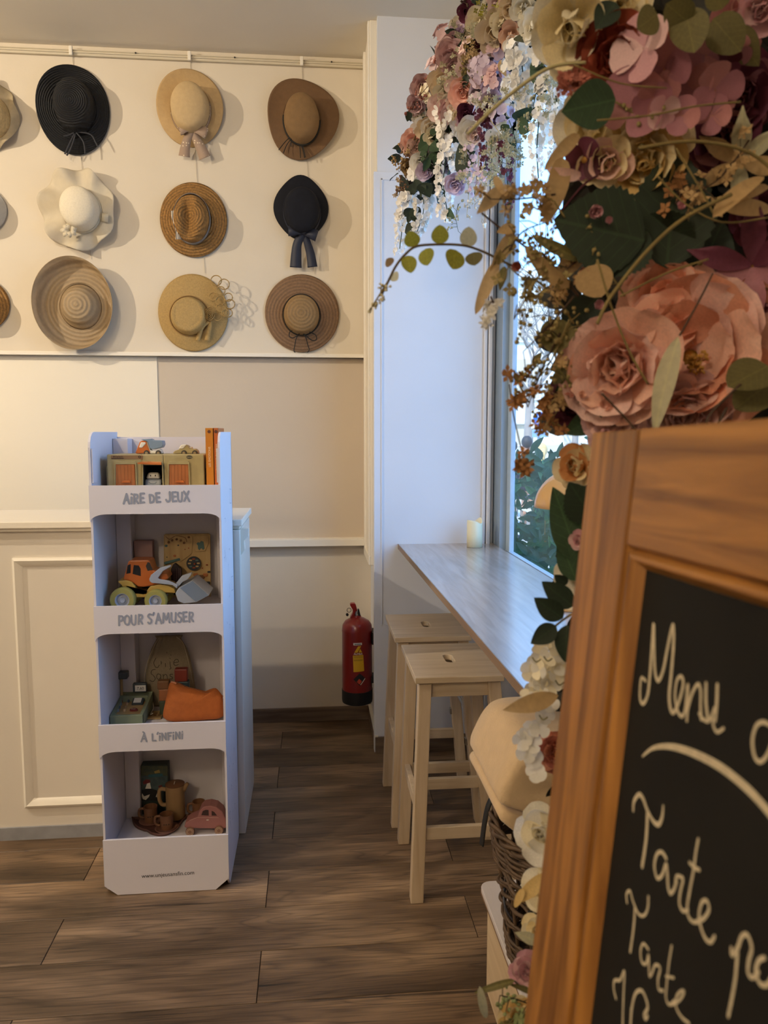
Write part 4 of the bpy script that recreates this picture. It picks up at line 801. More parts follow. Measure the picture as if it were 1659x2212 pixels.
po = thing('pouch', 'orange zipped fabric pouch on the third shelf', 'pouch', V(aY(*C7(1080, 900), yp).x, yp, zf))
q = outline(C7, catmull([V(*p, 0) for p in ((768, 925), (785, 820), (815, 690), (832, 605), (860, 582), (900, 590), (1000, 632), (1100, 655), (1210, 688), (1270, 662), (1310, 650), (1350, 690), (1382, 740), (1392, 860), (1385, 935), (1300, 962), (1150, 975), (950, 985), (830, 975), (790, 955))], 3, True) and [tuple(p)[:2] for p in catmull([V(*p, 0) for p in ((768, 925), (785, 820), (815, 690), (832, 605), (860, 582), (900, 590), (1000, 632), (1100, 655), (1210, 688), (1270, 662), (1310, 650), (1350, 690), (1382, 740), (1392, 860), (1385, 935), (1300, 962), (1150, 975), (950, 985), (830, 975), (790, 955))], 3, True)], yp)
dz = zf - min(p.z for p in q); q = [p + V(0, 0, max(0, dz) * (1 if p.z < zf + 0.03 else 0.0)) for p in q]
obj('body', puff(q, yp, 0.032, 7, 0.006), POU, po, smooth='all')
zq = [aY(*C7(u, v), yp - .004) for u, v in ((850, 590), (900, 596), (1000, 638), (1100, 662), (1210, 694), (1310, 655))]
obj('zip', MB().tube(catmull(zq, 5), 0.0022, 6), mat('zip_tape', '8a5230', 0.6), po, smooth='all'); obj('zip_pull', MB().ribbon([aY(*C7(u, v), yp - .012) for u, v in ((850, 582), (880, 588), (905, 600))], (0, 0, 1), 0.006), mat('pink_tab', 'b97a5c', 0.5), po)
obj('tab', MB().ribbon([aY(*C7(u, v), yp - .01) for u, v in ((1370, 720), (1385, 735), (1375, 755))], (0, 1, 0), 0.008), POU, po)
a, b = aZ(*C7(600, 995), zf), aZ(*C7(750, 930), zf)
tl = thing('wooden_tile', 'small printed wooden tile lying between cash register and pouch', 'toy', V((a.x + b.x) / 2, a.y - 0.01, zf))
x_, y_ = (a.x + b.x) / 2, 2.72
obj('board', MB().box(x_ - .025, x_ + .025, 2.67, 2.74, zf, zf + .006), WD, tl, bevel=0.001)
for i in range(3):
    for j in range(2): obj('square', MB().box(x_ - .02 + i * .015, x_ - .01 + i * .015, 2.69 + j * .02, 2.70 + j * .02, zf + .006, zf + .0066), BRW, tl)
# --- bottom shelf: game box, tea set, pink car
zf = FL[3] + 0.001
a, b = aY(*C8(488, 240), 2.80), aY(*C8(772, 240), 2.80); XMIN[0] = a.x = max(a.x, X0 + .062)
gb = thing('game_box', 'dark illustrated game box at the back of the bottom shelf', 'box', V((a.x + b.x) / 2, 2.81, zf))
obj('carton', MB().box(a.x, b.x, 2.80, 2.84, zf, a.z), mat('dark_green_card', '28352f', 0.5), gb, bevel=0.002)
gz = lambda C_, P, m, d: obj('printed_shape', slab(C8, P, 2.7985 - d, 2.80), m, gb)
gz(C8, [(490, 340), (490, 245), (770, 245), (770, 340)], mat('print_green', '3c4a3a', 0.5, c2='5a5a3a', scale=60), 0); gz(C8, [(490, 490), (490, 342), (770, 342), (770, 490)], mat('print_grey', '5a6a66', 0.5, c2='3c4a48', scale=40), 0)
gz(C8, [(490, 582), (500, 480), (600, 460), (690, 490), (690, 582)], mat('print_dark', '1d1c1a', 0.5), .0004); gz(C8, [(555, 465), (575, 408), (600, 405), (612, 465)], WHT, .0008); gz(C8, [(530, 400), (560, 375), (600, 380), (605, 405), (540, 425)], mat('print_red', '6e2320', 0.5), .0012)
gz(C8, [(585, 330), (720, 318), (725, 345), (588, 358)], mat('print_teal', '2c5960', 0.5), .0008); gz(C8, [(640, 300), (690, 280), (700, 310), (650, 318)], mat('print_yellow', 'a08646', 0.5), .0006); gz(C8, [(680, 440), (715, 428), (720, 450), (690, 458)], mat('print_red', '6e2320'), .0008)
gz(C8, [(500, 535), (525, 510), (545, 540), (600, 520), (590, 545), (560, 575), (530, 565)], WHT, .0008); gz(C8, [(655, 545), (668, 510), (690, 520), (685, 550)], WHT, .0008)
XMIN[0] = -9
TRAYM = mat('brown_silicone', '6b463a', 0.55); CUPM = mat('brown_cup', '7a5236', 0.55, var=0.05, scale=20); POTM = mat('tan_pot', '9a7a52', 0.6, var=0.05, scale=30); SAUC = mat('saucer_brown', '80594a', 0.5)
tp_ = [(425, 760), (445, 728), (520, 705), (700, 682), (900, 672), (985, 690), (995, 720), (930, 780), (880, 845), (800, 908), (710, 930), (620, 915), (570, 885), (540, 880), (470, 850), (435, 810)]
tpz = [aZ(*C8(u, v), zf) for u, v in tp_]; lim = YB - 0.085
tpz = catmull([V(p.x, min(p.y, lim), zf) for p in tpz], 4, True); tc_ = sum(tpz, V(0, 0, 0)) / len(tpz)
tr_ = thing('tea_tray', 'brown scalloped toy tray carrying the tea set', 'tray', tc_)
def ringup(pts, s, z): return [V(tc_.x + (p.x - tc_.x) * s, tc_.y + (p.y - tc_.y) * s, zf + z) for p in pts]
obj('plate', MB().grid([ringup(tpz, s, z) for s, z in ((.02, .003), (.5, .003), (.88, .003), (.93, .009), (.97, .010), (1.0, .008), (.98, 0), (.5, 0), (.02, 0))], closev=True), TRAYM, tr_, smooth='all')
def dots(t, c, r, z, m):
    ang0 = math.atan2(-c.y, -c.x)
    for d in (-0.42, -0.1, 0.28): obj('dot', MB().ball(c + V(math.cos(ang0 + d) * r, math.sin(ang0 + d) * r, z), 0.0024, 6, 4), m, t)
def cup(C_uv, r, h, lb, hang, saucer):
    p = aZ(*C8(*C_uv), zf + 0.005); p.y = min(p.y, YB - 0.09); c = V(p.x, p.y, zf + 0.006)
    if saucer:
        s = thing('saucer', 'brown toy saucer under the ' + saucer, 'saucer', V(c.x, c.y, zf + 0.004), group='toy saucers')
        obj('disc', MB().lathe([(0, 0), (r * 1.5, 0), (r * 1.75, 0.005), (r * 1.7, 0.007), (r * 1.4, 0.003), (0, 0.002)], Matrix.Translation(V(c.x, c.y, zf + 0.004)), 28), SAUC, s, smooth='all')
    t = thing('toy_cup', lb, 'cup', c, group='toy tea cups')
    obj('bowl', MB().lathe([(0, 0), (r * 0.85, 0), (r * 0.95, h * .3), (r, h), (r * .9, h), (r * .85, h * .3), (0, h * .15)], Matrix.Translation(c), 24), CUPM, t, smooth=True)
    obj('handle', MB().tube(catmull([c + V(math.cos(hang) * rr_, math.sin(hang) * rr_, z) for rr_, z in ((r * .95, h * .85), (r * 1.6, h * .8), (r * 1.65, h * .35), (r * .95, h * .2))], 4), 0.005, 8), CUPM, t, smooth='all')
    dots(t, c, r * 0.98, h * .45, DK); return t
cup((610, 775), 0.0245, 0.055, 'brown toy cup on the left of the tray with a dotted face', PI, 'left toy cup'); cup((765, 850), 0.024, 0.055, 'brown toy cup nearest the front of the tray', PI * 1.0, 'front toy cup')
cup((1085, 690), 0.0235, 0.055, 'brown toy cup right of the toy teapot', PI, 'right toy cup')
p = aZ(*C8(855, 745), zf); c = V(p.x, min(p.y, YB - 0.095), zf + 0.006)
tpot = thing('toy_teapot', 'tall tan toy teapot at the back of the tray', 'teapot', c)
hh = aY(*C8(860, 430), c.y).z - zf; r = 0.0345
obj('pot', MB().lathe([(0, 0), (r * .92, 0), (r, .006), (r * .98, hh * .9), (r * .93, hh)], Matrix.Translation(c), 28), POTM, tpot, smooth=True)
ld = obj('lid', MB().lathe([(0, hh + .006), (r * .7, hh + .005), (r * 1.02, hh), (r * .95, hh - .004)], Matrix.Translation(c), 28), CUPM, tpot, smooth=True); obj('lid_line', MB().box(c.x - .001, c.x + .001, c.y - r * .5, c.y + .002, c.z + hh + .005, c.z + hh + .0085), WHT, ld)
obj('handle', MB().tube(catmull([c + V(-x, -.004, z) for x, z in ((r * .9, hh * .85), (r * 1.55, hh * .86), (r * 1.65, hh * .6), (r * 1.4, hh * .42), (r * .9, hh * .4))], 4), 0.0075, 8), POTM, tpot, smooth='all'); obj('spout', MB().tube([c + V(r * .8, 0, hh * .8), c + V(r * 1.35, 0, hh * 1.0)], [0.012, 0.006], 8), POTM, tpot, smooth='all')
PNK = mat('dusty_pink_wood', 'a06b66', 0.5, var=0.04, scale=20); yc = 2.635; ycb = 2.69
pc_ = thing('toy_car', 'dusty pink wooden toy car at the front of the bottom shelf', 'toy', V(aY(*C8(1140, 880), yc).x, yc + .03, zf))
wz = lambda u, v: aY(*C8(u, v), yc)
obj('body', slab(C8, [(930, 838), (942, 800), (985, 768), (1060, 738), (1085, 672), (1118, 640), (1180, 630), (1245, 645), (1300, 692), (1335, 765), (1346, 830), (1335, 852), (1225, 855), (1050, 852), (960, 852)], yc, ycb), PNK, pc_, bevel=0.004)
for P in ([(1098, 722), (1112, 682), (1140, 670), (1168, 672), (1170, 726)], [(1198, 726), (1198, 680), (1222, 690), (1250, 726)]): obj('window', slab(C8, P, yc - 0.0006, yc + 0.004), mat('window_hole_shade', '3d2723', 0.7), pc_)  # dark slabs stand in for the shade inside the window holes
obj('trim_line', MB().tube([wz(985, 772) - V(0, .001, 0), wz(1060, 742) - V(0, .001, 0), wz(1265, 742) - V(0, .001, 0)], 0.001, 5), mat('pink_light', 'c49a90', 0.5), pc_)
obj('door_dash', MB().box(wz(1148, 770).x, wz(1170, 770).x, yc - .001, yc, wz(1148, 772).z, wz(1148, 764).z), WHT, pc_)
for u in (990, 1270):
    for yy in (yc - 0.008, ycb - 0.004):
        rw = 0.0158; c = V(wz(u, 850).x, yy, zf + rw); w_ = obj('wheel', wheel(MB(), c, rw, 0.012, 24), mat('wheel_brown', '8a6450', 0.5), pc_, smooth=True)
        if yy < yc:
            for rr_ in (0.0075, 0.0115): obj('wheel_ring', MB().lathe([(rr_, 0), (rr_ + .0012, 0), (rr_ + .0012, .0005), (rr_, .0005)], front(c - V(0, 0.0001, 0)), 20, caps=False), mat('wheel_cream', 'd8bfa0', 0.5), w_)
    
# ------------------------------------------------------------------ fire extinguisher
ex = thing('fire_extinguisher', 'red fire extinguisher hung on the pier beside the bar stools', 'extinguisher', (0.218, 3.75, 0.19))
EC = V(0.218, 3.75, 0); ER = 0.0755; EM = Matrix.Translation(EC)
REDP = mat('red_enamel', '7d1512', 0.28, coat=0.3); BLKP = mat('black_plastic', '0f0f10', 0.5); CHR = mat('chrome', 'c8ccd0', 0.18, metal=1.0); YLW = mat('yellow_label', 'd9a91c', 0.5)
obj('cylinder', MB().lathe([(0, .2), (ER, .2), (ER, .555), (ER + .0012, .565), (ER, .572), (ER * .97, .592), (ER * .8, .612), (ER * .5, .625), (.022, .632), (.02, .64), (0, .64)], EM, 40), REDP, ex, smooth=True)
obj('base_cap', MB().lathe([(0, .19), (ER * .8, .19), (ER * 1.0, .197), (ER * 1.03, .21), (ER * 1.03, .262), (ER * 1.0, .262), (0, .25)], EM, 40), BLKP, ex, smooth=True)
obj('bracket', MB().box(0.285, 0.307, 3.71, 3.79, .3, .33).box(0.29, 0.309, 3.7, 3.8, .5, .56), BLKP, ex)
ep = lambda x, y, Y=3.72: aY(x, y, Y)
def eslab(P, y0, y1): return slab(lambda u, v: (700 + u / 7.9, 1280 + v / 7.9), P, y0, y1)
obj('valve', MB().tube([EC + V(0, 0, .636), EC + V(0, 0, .668)], 0.013, 12), CHR, ex, smooth=True)
obj('handle', eslab([(445, 460), (450, 420), (490, 350), (490, 300), (440, 210), (455, 188), (525, 186), (545, 215), (570, 310), (540, 330), (520, 400), (510, 465)], 3.735, 3.765), REDP, ex, bevel=0.003)
obj('lever', eslab([(575, 290), (600, 290), (625, 400), (620, 462), (590, 440), (570, 350)], 3.737, 3.763), BLKP, ex, bevel=0.003)
obj('gauge', MB().lathe([(0, 0), (.007, 0), (.007, .012), (0, .012)], front(aY(750, 1327, 3.73)), 12), BLKP, ex)
rg = aY(754, 1318, 3.728); obj('pull_ring', MB().tube([rg + V(.0105 * math.cos(q), 0, .0105 * math.sin(q)) for q in [i * PI / 8 for i in range(17)]], 0.0014, 6), mat('dark_steel', '4a4036', 0.4, metal=.6), ex, smooth='all')
def eclab(x, z, d=0.0006): a = (x - EC.x) / ER; return V(EC.x + (ER + d) * math.sin(a), EC.y - (ER + d) * math.cos(a), z)
def epatch(P, m, nm, d=0.0006, par=None):
    q = [aY(700 + u / 7.9, 1280 + v / 7.9, 3.68) for u, v in P]
    cx, cz = sum(p.x for p in q) / len(q), sum(p.z for p in q) / len(q)
    rows = [[eclab(lerp(cx, lerp(q[i].x, q[(i + 1) % len(q)].x, j / 6), s), lerp(cz, lerp(q[i].z, q[(i + 1) % len(q)].z, j / 6), s), d) for i in range(len(q)) for j in range(6)] for s in (0.001, .5, 1)]
    return obj(nm, MB().grid(rows, closev=True), m, par or ex)
yl = epatch([(490, 1075), (670, 1062), (688, 1338), (502, 1355)], YLW, 'inspection_label')
for v in (1095, 1115, 1150, 1165): epatch([(505, v), (660, v - 8), (660, v - 14), (505, v - 6)], mat('label_line', '6d560f', .6), 'label_line', .0012, yl)
wl = epatch([(498, 860), (645, 852), (647, 890), (500, 900)], mat('white_label', 'd8d6d0'), 'name_label'); epatch([(518, 886), (628, 880), (628, 868), (518, 874)], INKB, 'label_print', .0012, wl)
epatch([(515, 1022), (580, 912), (632, 908), (570, 1020)], YLW, 'logo_mark'); epatch([(588, 1020), (614, 955), (648, 1015)], YLW, 'logo_mark')
a, b = aY(700 + 508 / 7.9, 1280 + 1060 / 7.9, 3.68), aY(700 + 660 / 7.9, 1280 + 1026 / 7.9, 3.68)
lettering('lettering', 'ALPINA'.replace('I', 'I'), a.x, b.x, a.z, b.z - a.z, 0.0016, mat('white_print', 'e0dccf', .5), ex, lambda x, z: eclab(x, z, .0008), jit=0)
fl_ = epatch([(500, 1480), (605, 1372), (710, 1462), (615, 1590)], INKB, 'flame_label'); epatch([(555, 1520), (598, 1465), (645, 1510), (605, 1565)], mat('flame_red', 'b8402a', .5), 'flame', .0012, fl_); epatch([(615, 1570), (625, 1575), (708, 1470), (700, 1460)], WHT, 'label_line', .0012, fl_)
# ------------------------------------------------------------------ bar stools
BIRCH = wood('pale_birch', 'b39b7c', 'c9b497', 'Z', rough=0.5, bump=0.05, k=1.4); BIRCHX = wood('pale_birch_seat', 'b5a083', 'c9b69a', 'X', rough=0.45, bump=0.05, k=1.4)
def bar_stool(label, x0, x1, y0, y1, zs=0.765):
    t = thing('bar_stool', label, 'stool', V((x0 + x1) / 2, (y0 + y1) / 2, 0), group='bar stools at the window counter')
    N = 24; cx, cy = (x0 + x1) / 2, (y0 + y1) / 2; rc = 0.012; out = []; inn = []
    for i in range(N):
        a = 2 * PI * (i + .5) / N; dx, dy = math.cos(a), math.sin(a); k = min((x1 - x0) / 2 / max(abs(dx), 1e-6), (y1 - y0) / 2 / max(abs(dy), 1e-6)); out.append((cx + dx * k, cy + dy * k))
        inn.append((cx + dx * .016, cy + 0.01 + dy * .016 + (.03 if dy > 0 else -.03)))
    # exact corners
    for i, (xx, yy) in enumerate(out):
        if abs(abs(xx - cx) - (x1 - x0) / 2) < .02 and abs(abs(yy - cy) - (y1 - y0) / 2) < .03: out[i] = (x0 if xx < cx else x1, y0 if yy < cy else y1)
    rows = [[V(x, y, z) for x, y in P] for P, z in ((out, zs - .02), (out, zs), (inn, zs), (inn, zs - .02))]
    obj('seat', MB().grid(rows, closeu=True, closev=True), BIRCHX, t, bevel=0.002)
    lw = 0.021
    def leg(top, bot):
        p = [V(bot[0] + sx * lw, bot[1] + sy * lw, 0) for sx, sy in ((-1, -1), (1, -1), (1, 1), (-1, 1))] + [V(top[0] + sx * lw, top[1] + sy * lw, zs - .02) for sx, sy in ((-1, -1), (1, -1), (1, 1), (-1, 1))]
        return MB().hexa(p)
    tops = {}; bots = {}
    for sx in (0, 1):
        for sy in (0, 1):
            top = (x0 + .035 if sx == 0 else x1 - .03, y0 + .035 if sy == 0 else y1 - .035); bot = (x0 + .008 if sx == 0 else x1 + .045, y0 + .012 if sy == 0 else y1 - .012)
            tops[sx, sy] = top; bots[sx, sy] = bot; obj('leg', leg(top, bot), BIRCH, t, bevel=0.002)
    def at(k, z): u = z / (zs - .02); return V(lerp(bots[k][0], tops[k][0], u), lerp(bots[k][1], tops[k][1], u), z)
    def rail(nm, k0, k1, z, h, th, m):
        a, b = at(k0, z), at(k1, z); d = (b - a).normalized(); n = d.cross(V(0, 0, 1)) * th / 2; u = V(0, 0, h / 2); a += d * lw * .9; b -= d * lw * .9
        obj(nm, MB().hexa([a - n - u, b - n - u, b + n - u, a + n - u, a - n + u, b - n + u, b + n + u, a + n + u]), m, t, bevel=0.002)
    rail('apron', (0, 0), (1, 0), zs - .048, .052, .018, BIRCHX); rail('apron', (0, 1), (1, 1), zs - .048, .052, .018, BIRCHX); rail('apron', (0, 0), (0, 1), zs - .048, .052, .018, BIRCH); rail('apron', (1, 0), (1, 1), zs - .048, .052, .018, BIRCH)
    rail('stretcher', (0, 0), (1, 0), .23, .042, .02, BIRCHX); rail('stretcher', (0, 1), (1, 1), .23, .042, .02, BIRCHX); rail('stretcher', (0, 0), (0, 1), .30, .042, .02, BIRCH)
    a, b = at((1, 0), .44), at((1, 1), .44); obj('foot_bar', MB().tube([a, b], 0.009, 12), CHR, t, smooth=True)
    for k in ((1, 0), (1, 1)): p = at(k, .33); obj('bracket', MB().box(p.x - .03, p.x - .02, p.y - .012, p.y + .012, .32, .345), CHR, t, bevel=0.001)
    return t
bar_stool('pale birch bar stool nearest the camera, tucked at the window counter', 0.325, 0.617, 2.366, 2.757)
bar_stool('pale birch bar stool behind the nearer stool, beside the pier', 0.312, 0.612, 2.855, 3.235)
# ------------------------------------------------------------------ window counter, candle, lamp
WCZ = 1.025
wc = thing('window_counter', 'grey wood counter along the window with the candle on it', 'counter', (0.63, 2.5, WCZ - 0.03))
WTOP = wood('grey_oak_laminate', '8b7b6c', 'ac9d90', 'Y', rough=0.4, bump=0.05, k=1.3, spec=1.0, coat=1.0, coatr=0.2)
obj('top', MB().hexa([V(.432, 1.47, WCZ - .022), V(WX, 1.47, WCZ - .022), V(WX, PY - .012, WCZ - .022), V(.405, PY - .012, WCZ - .022), V(.432, 1.47, WCZ - .001), V(WX, 1.47, WCZ - .001), V(WX, PY - .012, WCZ - .001), V(.405, PY - .012, WCZ - .001)]), WTOP, wc, bevel=0.001)
obj('edge_band', MB().hexa([V(.430, 1.468, WCZ - .023), V(.433, 1.468, WCZ - .023), V(.406, PY - .012, WCZ - .023), V(.403, PY - .012, WCZ - .023), V(.430, 1.468, WCZ), V(.433, 1.468, WCZ), V(.406, PY - .012, WCZ), V(.403, PY - .012, WCZ)]), wood('edge_oak', '7d634a', '94795c', 'Y', rough=.5, bump=.05), wc)
for y in (1.8, 3.3): obj('support', MB().box(.56, WX, y - .015, y + .015, WCZ - .06, WCZ - .023), WHITEP, wc)
p = aZ(1025, 1181, WCZ); ca = thing('candle', 'ivory pillar candle with a melted rim on the window counter', 'candle', p)
rc_ = 0.036; hc = 0.128; rows = []
for r, z, k in ((0.01, 0, 0), (rc_, 0, 0), (rc_, hc * .5, 0), (rc_, hc * .9, 1), (rc_ * .96, hc * .95, 1), (rc_ * .86, hc * .94, 1), (rc_ * .8, hc * .8, .3), (.005, hc * .78, 0)):
    rows.append([p + V(r * math.cos(q), r * math.sin(q), z + k * .009 * (math.sin(2 * q + .6) + .5 * math.sin(3 * q))) for q in [2 * PI * j / 32 for j in range(32)]])
obj('wax', MB().grid(rows, closev=True), mat('ivory_wax', 'ddd6b6', 0.45, sub=.2, var=.03, scale=20), ca, smooth='all')
obj('wick', MB().tube([p + V(0, 0, hc * .78), p + V(0.002, 0, hc * .88)], 0.0012, 6), BLACK, ca)
pl = aY(1238, 1096, 2.2); la = thing('table_lamp', 'beige mushroom table lamp on the window counter behind the flowers', 'lamp', (pl.x, 2.2, WCZ))
LM = mat('beige_lamp_shade', 'c49a62', 0.25, coat=0.4); lc = Matrix.Translation(V(pl.x, 2.2, 0)); rl_ = pl.x - aY(1158, 1096, 2.2).x
obj('shade', MB().lathe([(rl_ * math.cos(a), pl.z + rl_ * .98 * math.sin(a)) for a in [i * PI / 2 / 12 for i in range(12)]] + [(0.001, pl.z + rl_ * .98)], lc, 36, caps=False), LM, la, smooth='all', solid=0.003)
obj('stem', MB().lathe([(.014, WCZ + .012), (.012, pl.z - .02), (.012, pl.z + .05)], lc, 16), LM, la, smooth=True); obj('base', MB().lathe([(0, WCZ), (.06, WCZ), (.062, WCZ + .006), (.05, WCZ + .014), (.015, WCZ + .018), (0, WCZ + .018)], lc, 32), LM, la, smooth=True)
# ------------------------------------------------------------------ low bench, wicker basket, blankets
BW = wood('bench_birch', 'c0a680', 'd2bb98', 'Y', rough=.5, bump=.04); BTOP = mat('white_bench_top', 'cfc6c2', 0.4, var=.04, scale=5, stretch=(6, 1, 1))
bz = 0.30; be = thing('low_bench', 'low wooden bench with a whitish top under the wicker basket', 'bench', (0.66, 1.6, 0))
def rrect(x0, x1, y0, y1, r, n=5):
    return [(cx + r * math.cos(a0 + PI / 2 * i / n), cy + r * math.sin(a0 + PI / 2 * i / n)) for cx, cy, a0 in ((x1 - r, y0 + r, -PI / 2), (x1 - r, y1 - r, 0), (x0 + r, y1 - r, PI / 2), (x0 + r, y0 + r, PI)) for i in range(n + 1)]
obj('top', MB().prism(rrect(.455, .90, 1.30, 1.985, .03), bz - .016, bz), BTOP, be, bevel=.002)
obj('edge_strip', MB().prism(rrect(.454, .901, 1.299, 1.986, .03), bz - .018, bz - .014), mat('bench_edge', '7a5b40', .6), be)
obj('side_board', MB().box(.472, .49, 1.31, 1.95, 0, bz - .018), BW, be); obj('side_board', MB().box(.862, .88, 1.31, 1.95, 0, bz - .018), BW, be); obj('back_board', MB().box(.49, .862, 1.93, 1.948, .06, bz - .018), BW, be)
for y in (1.9, 1.36): obj('screw', MB().lathe([(0, 0), (.005, 0), (.005, .001), (.003, .0014), (0, .0006)], Matrix.Translation(V(.50, y, bz)), 10), CHR, be)
WK = mat('brown_willow', '54402c', 0.6, var=.35, scale=30, bump=.2); bkc = V(.63, 1.655, bz)
bkt = thing('wicker_basket', 'dark brown wicker basket holding folded cream blankets, on the low bench', 'basket', bkc)
H_ = .33
def brad(z): u = z / H_; return .165 + .048 * u
NS = 22
for j in range(NS):
    q = 2 * PI * j / NS; obj('stake', MB().tube([bkc + V(brad(z) * math.cos(q), brad(z) * math.sin(q), z) for z in [i * H_ / 6 for i in range(7)]], .0042, 6), WK, bkt, smooth='all')
rr = random.Random(11); wv = 0
for band_, (za, zb_, nrow, slope) in enumerate(((.004, .075, 10, 0), (.075, .25, 9, .5), (.25, H_, 11, .0))):
    for i in range(nrow):
        z0 = lerp(za, zb_, (i + .5) / nrow); ph = (i % 2) * PI; pts = []; off = rr.uniform(0, 6)
        for k in range(89):
            q = 2 * PI * k / 88; zz = z0 + slope * .03 * math.sin(3 * q + off) + .004 * math.sin(5 * q + off)
            zz = min(max(zz, .003), H_); r = brad(zz) + .0058 * math.sin(NS / 2 * q + ph) + .002
            pts.append(bkc + V(r * math.cos(q), r * math.sin(q), zz))
        obj('willow_weaver', MB().tube(pts, rr.uniform(.0034, .0052), 6), WK, bkt, smooth='all')
for k in range(3):
    obj('rim_twist', MB().tube([bkc + V((brad(H_) + .008 * math.cos(9 * q + k * 2.1)) * math.cos(q), (brad(H_) + .008 * math.cos(9 * q + k * 2.1)) * math.sin(q), H_ + .004 + .008 * math.sin(9 * q + k * 2.1)) for q in [2 * PI * i / 90 for i in range(91)]], .0052, 6), WK, bkt, smooth='all')
obj('base', MB().lathe([(0, 0.001), (.163, 0.001), (.165, .008), (0, .008)], Matrix.Translation(bkc), 30), WK, bkt)
sp_ = [aY(x, y, 1.78) for x, y in ((1085, 1712), (1068, 1718), (1055, 1740), (1047, 1775), (1042, 1812), (1040, 1826))]; 
obj('strap', MB().ribbon(catmull([bkc + V(-.12, .13, H_ - .03)] + sp_, 5), (0.4, -1, 0), .016, .003), mat('black_strap', '1c1b1b', .6), bkt, smooth='all')
lo = catmull([bkc + V(-.17, -.04, .12), bkc + V(-.195, -.03, .16), bkc + V(-.19, 0, .19), bkc + V(-.17, .02, .17)], 5); obj('cable_loop', MB().tube(lo, .003, 6), mat('dark_cable', '3a3a42', .4), bkt, smooth='all')
BL = mat('cream_fleece', 'cdb089', 0.95, var=.04, scale=40, bump=.3, bscale=200, sheen=.3)
def blanket(label, y0, y1, prof, th):
    """folded cloth: side profile prof (pixels at mid depth) swept from y0 to y1 with rounded rims"""
    ym = (y0 + y1) / 2; P = catmull([aY(u, v, ym) for u, v in prof], 5, True); c = sum(P, V(0, 0, 0)) / len(P); rows = []
    K = [(0, .02), (0, .5), (0, .86), (.012, .95), (.035, 1.0), (.2, 1.0), (.4, 1.0), (.6, 1.0), (.8, 1.0), (.965, 1.0), (.988, .95), (1, .86), (1, .5), (1, .02)]
    for t, s in K:
        rows.append([V(c.x + (p.x - c.x) * s, lerp(y0, y1, t) + .012 * noise.noise(V(p.x * 7, 1, p.z * 7)), c.z + (p.z - c.z) * s + .007 * noise.noise(V(p.x * 12, t * 2, p.z * 6))) for p in P])
    t_ = tag(obj('blanket', MB().grid(rows, closev=True), BL, None, smooth='all', org=c), label, 'blanket', 'blankets in the basket'); return t_
blanket('cream folded blanket, upper of the two in the wicker basket', 1.45, 1.76, [(1046, 1658), (1058, 1625), (1080, 1580), (1104, 1558), (1150, 1552), (1240, 1560), (1330, 1590), (1350, 1700), (1290, 1740), (1200, 1722), (1120, 1692), (1055, 1678)], 0)
blanket('cream folded blanket, lower of the two in the wicker basket', 1.46, 1.78, [(1044, 1700), (1052, 1684), (1075, 1688), (1130, 1702), (1200, 1730), (1290, 1750), (1340, 1760), (1330, 1840), (1240, 1830), (1160, 1795), (1110, 1750), (1060, 1716)], 0)
# ------------------------------------------------------------------ chalkboard menu leaning right beside the flowers
fwd = V(math.sin(YAW) * math.cos(PITCH), math.cos(YAW) * math.cos(PITCH), -math.sin(PITCH)); rgt = V(math.cos(YAW), -math.sin(YAW), 0); upv = rgt.cross(fwd)
def camv(a, b, c): return rgt * a + upv * b + fwd * c
BD = camv(-.121, .071, 1).normalized(); BU = camv(.101, 1, -.0588); BU = (BU - BD * BU.dot(BD)).normalized(); BN = BD.cross(BU).normalized()
D0 = 0.75; P0 = EYE + camv((1279 - CX) / F, (CY - 934) / F, 1) * D0
if BN.dot(EYE - P0) < 0: BN = -BN
BR = -BD                                              # board axes: along BR (towards the viewer), BU up, BN out of the face
def bp(s, u, n=0.0): return P0 + BR * s + BU * u + BN * n
def onboard(x, y, n=0.0):                             # where a pixel of the photograph meets the written face
    r = ray(x, y); o = P0 + BN * n; t = (o - EYE).dot(BN) / r.dot(BN); q = EYE + r * t - P0; return q.dot(BR), q.dot(BU)
sw = onboard(1378, 932)[0]; si = onboard(1395, 1240, -.012)[0]; rh = onboard(1360, 1180)[1]; ri = onboard(1400, 1232, -.012)[1]
WBD = 0.62; zb_len = P0.z / BU.z; HB = -(zb_len - 0.02)
PINEX = board_mat('stained_pine_rail', 'X')
BM = Matrix((( BR.x, BU.x, BN.x, P0.x), (BR.y, BU.y, BN.y, P0.y), (BR.z, BU.z, BN.z, P0.z), (0, 0, 0, 1)))
mb_ = thing('menu_board', 'wood-framed chalkboard menu leaning in the right foreground', 'board', M=BM @ Matrix.Translation((WBD / 2, HB, 0)))
def bbox(s0, s1, u0, u1, n0, n1): return MB().box(s0, s1, u0, u1, n0, n1, BM)
def bobj(nm, mb, m, par=mb_, **k):
    o = obj(nm, mb, m, par, **k); return o
PINES = board_mat('stained_pine_stile', 'Y')
bobj('stile', bbox(0, sw, HB, 0, -.025, 0), PINES, bevel=.002); bobj('stile', bbox(WBD - sw, WBD, HB, 0, -.025, 0), PINES, bevel=.002)
bobj('top_rail', bbox(sw + .0022, WBD - sw, rh, 0.0, -.025, -.0005), PINEX, bevel=.002); bobj('bottom_rail', bbox(sw + .0022, WBD - sw, HB + .25, HB + .25 - rh, -.025, -.0005), PINEX, bevel=.002)
pb = HB + .25 - rh
bobj('gap_backing', bbox(.01, WBD - .01, HB + .06, -.008, -.031, -.0252), mat('gap_shade', '1c140d', .9))  # dark sheet added behind the frame so its gaps look shaded
def bead(s0, u0, s1, u1, ns, nu):
    rows = []
    for s_, u_, e in ((s0, u0, 0), (s1, u1, 1)):
        du, ds = (1 if nu else 0), (1 if ns else 0); rows.append([(s_, u_)])
    return rows
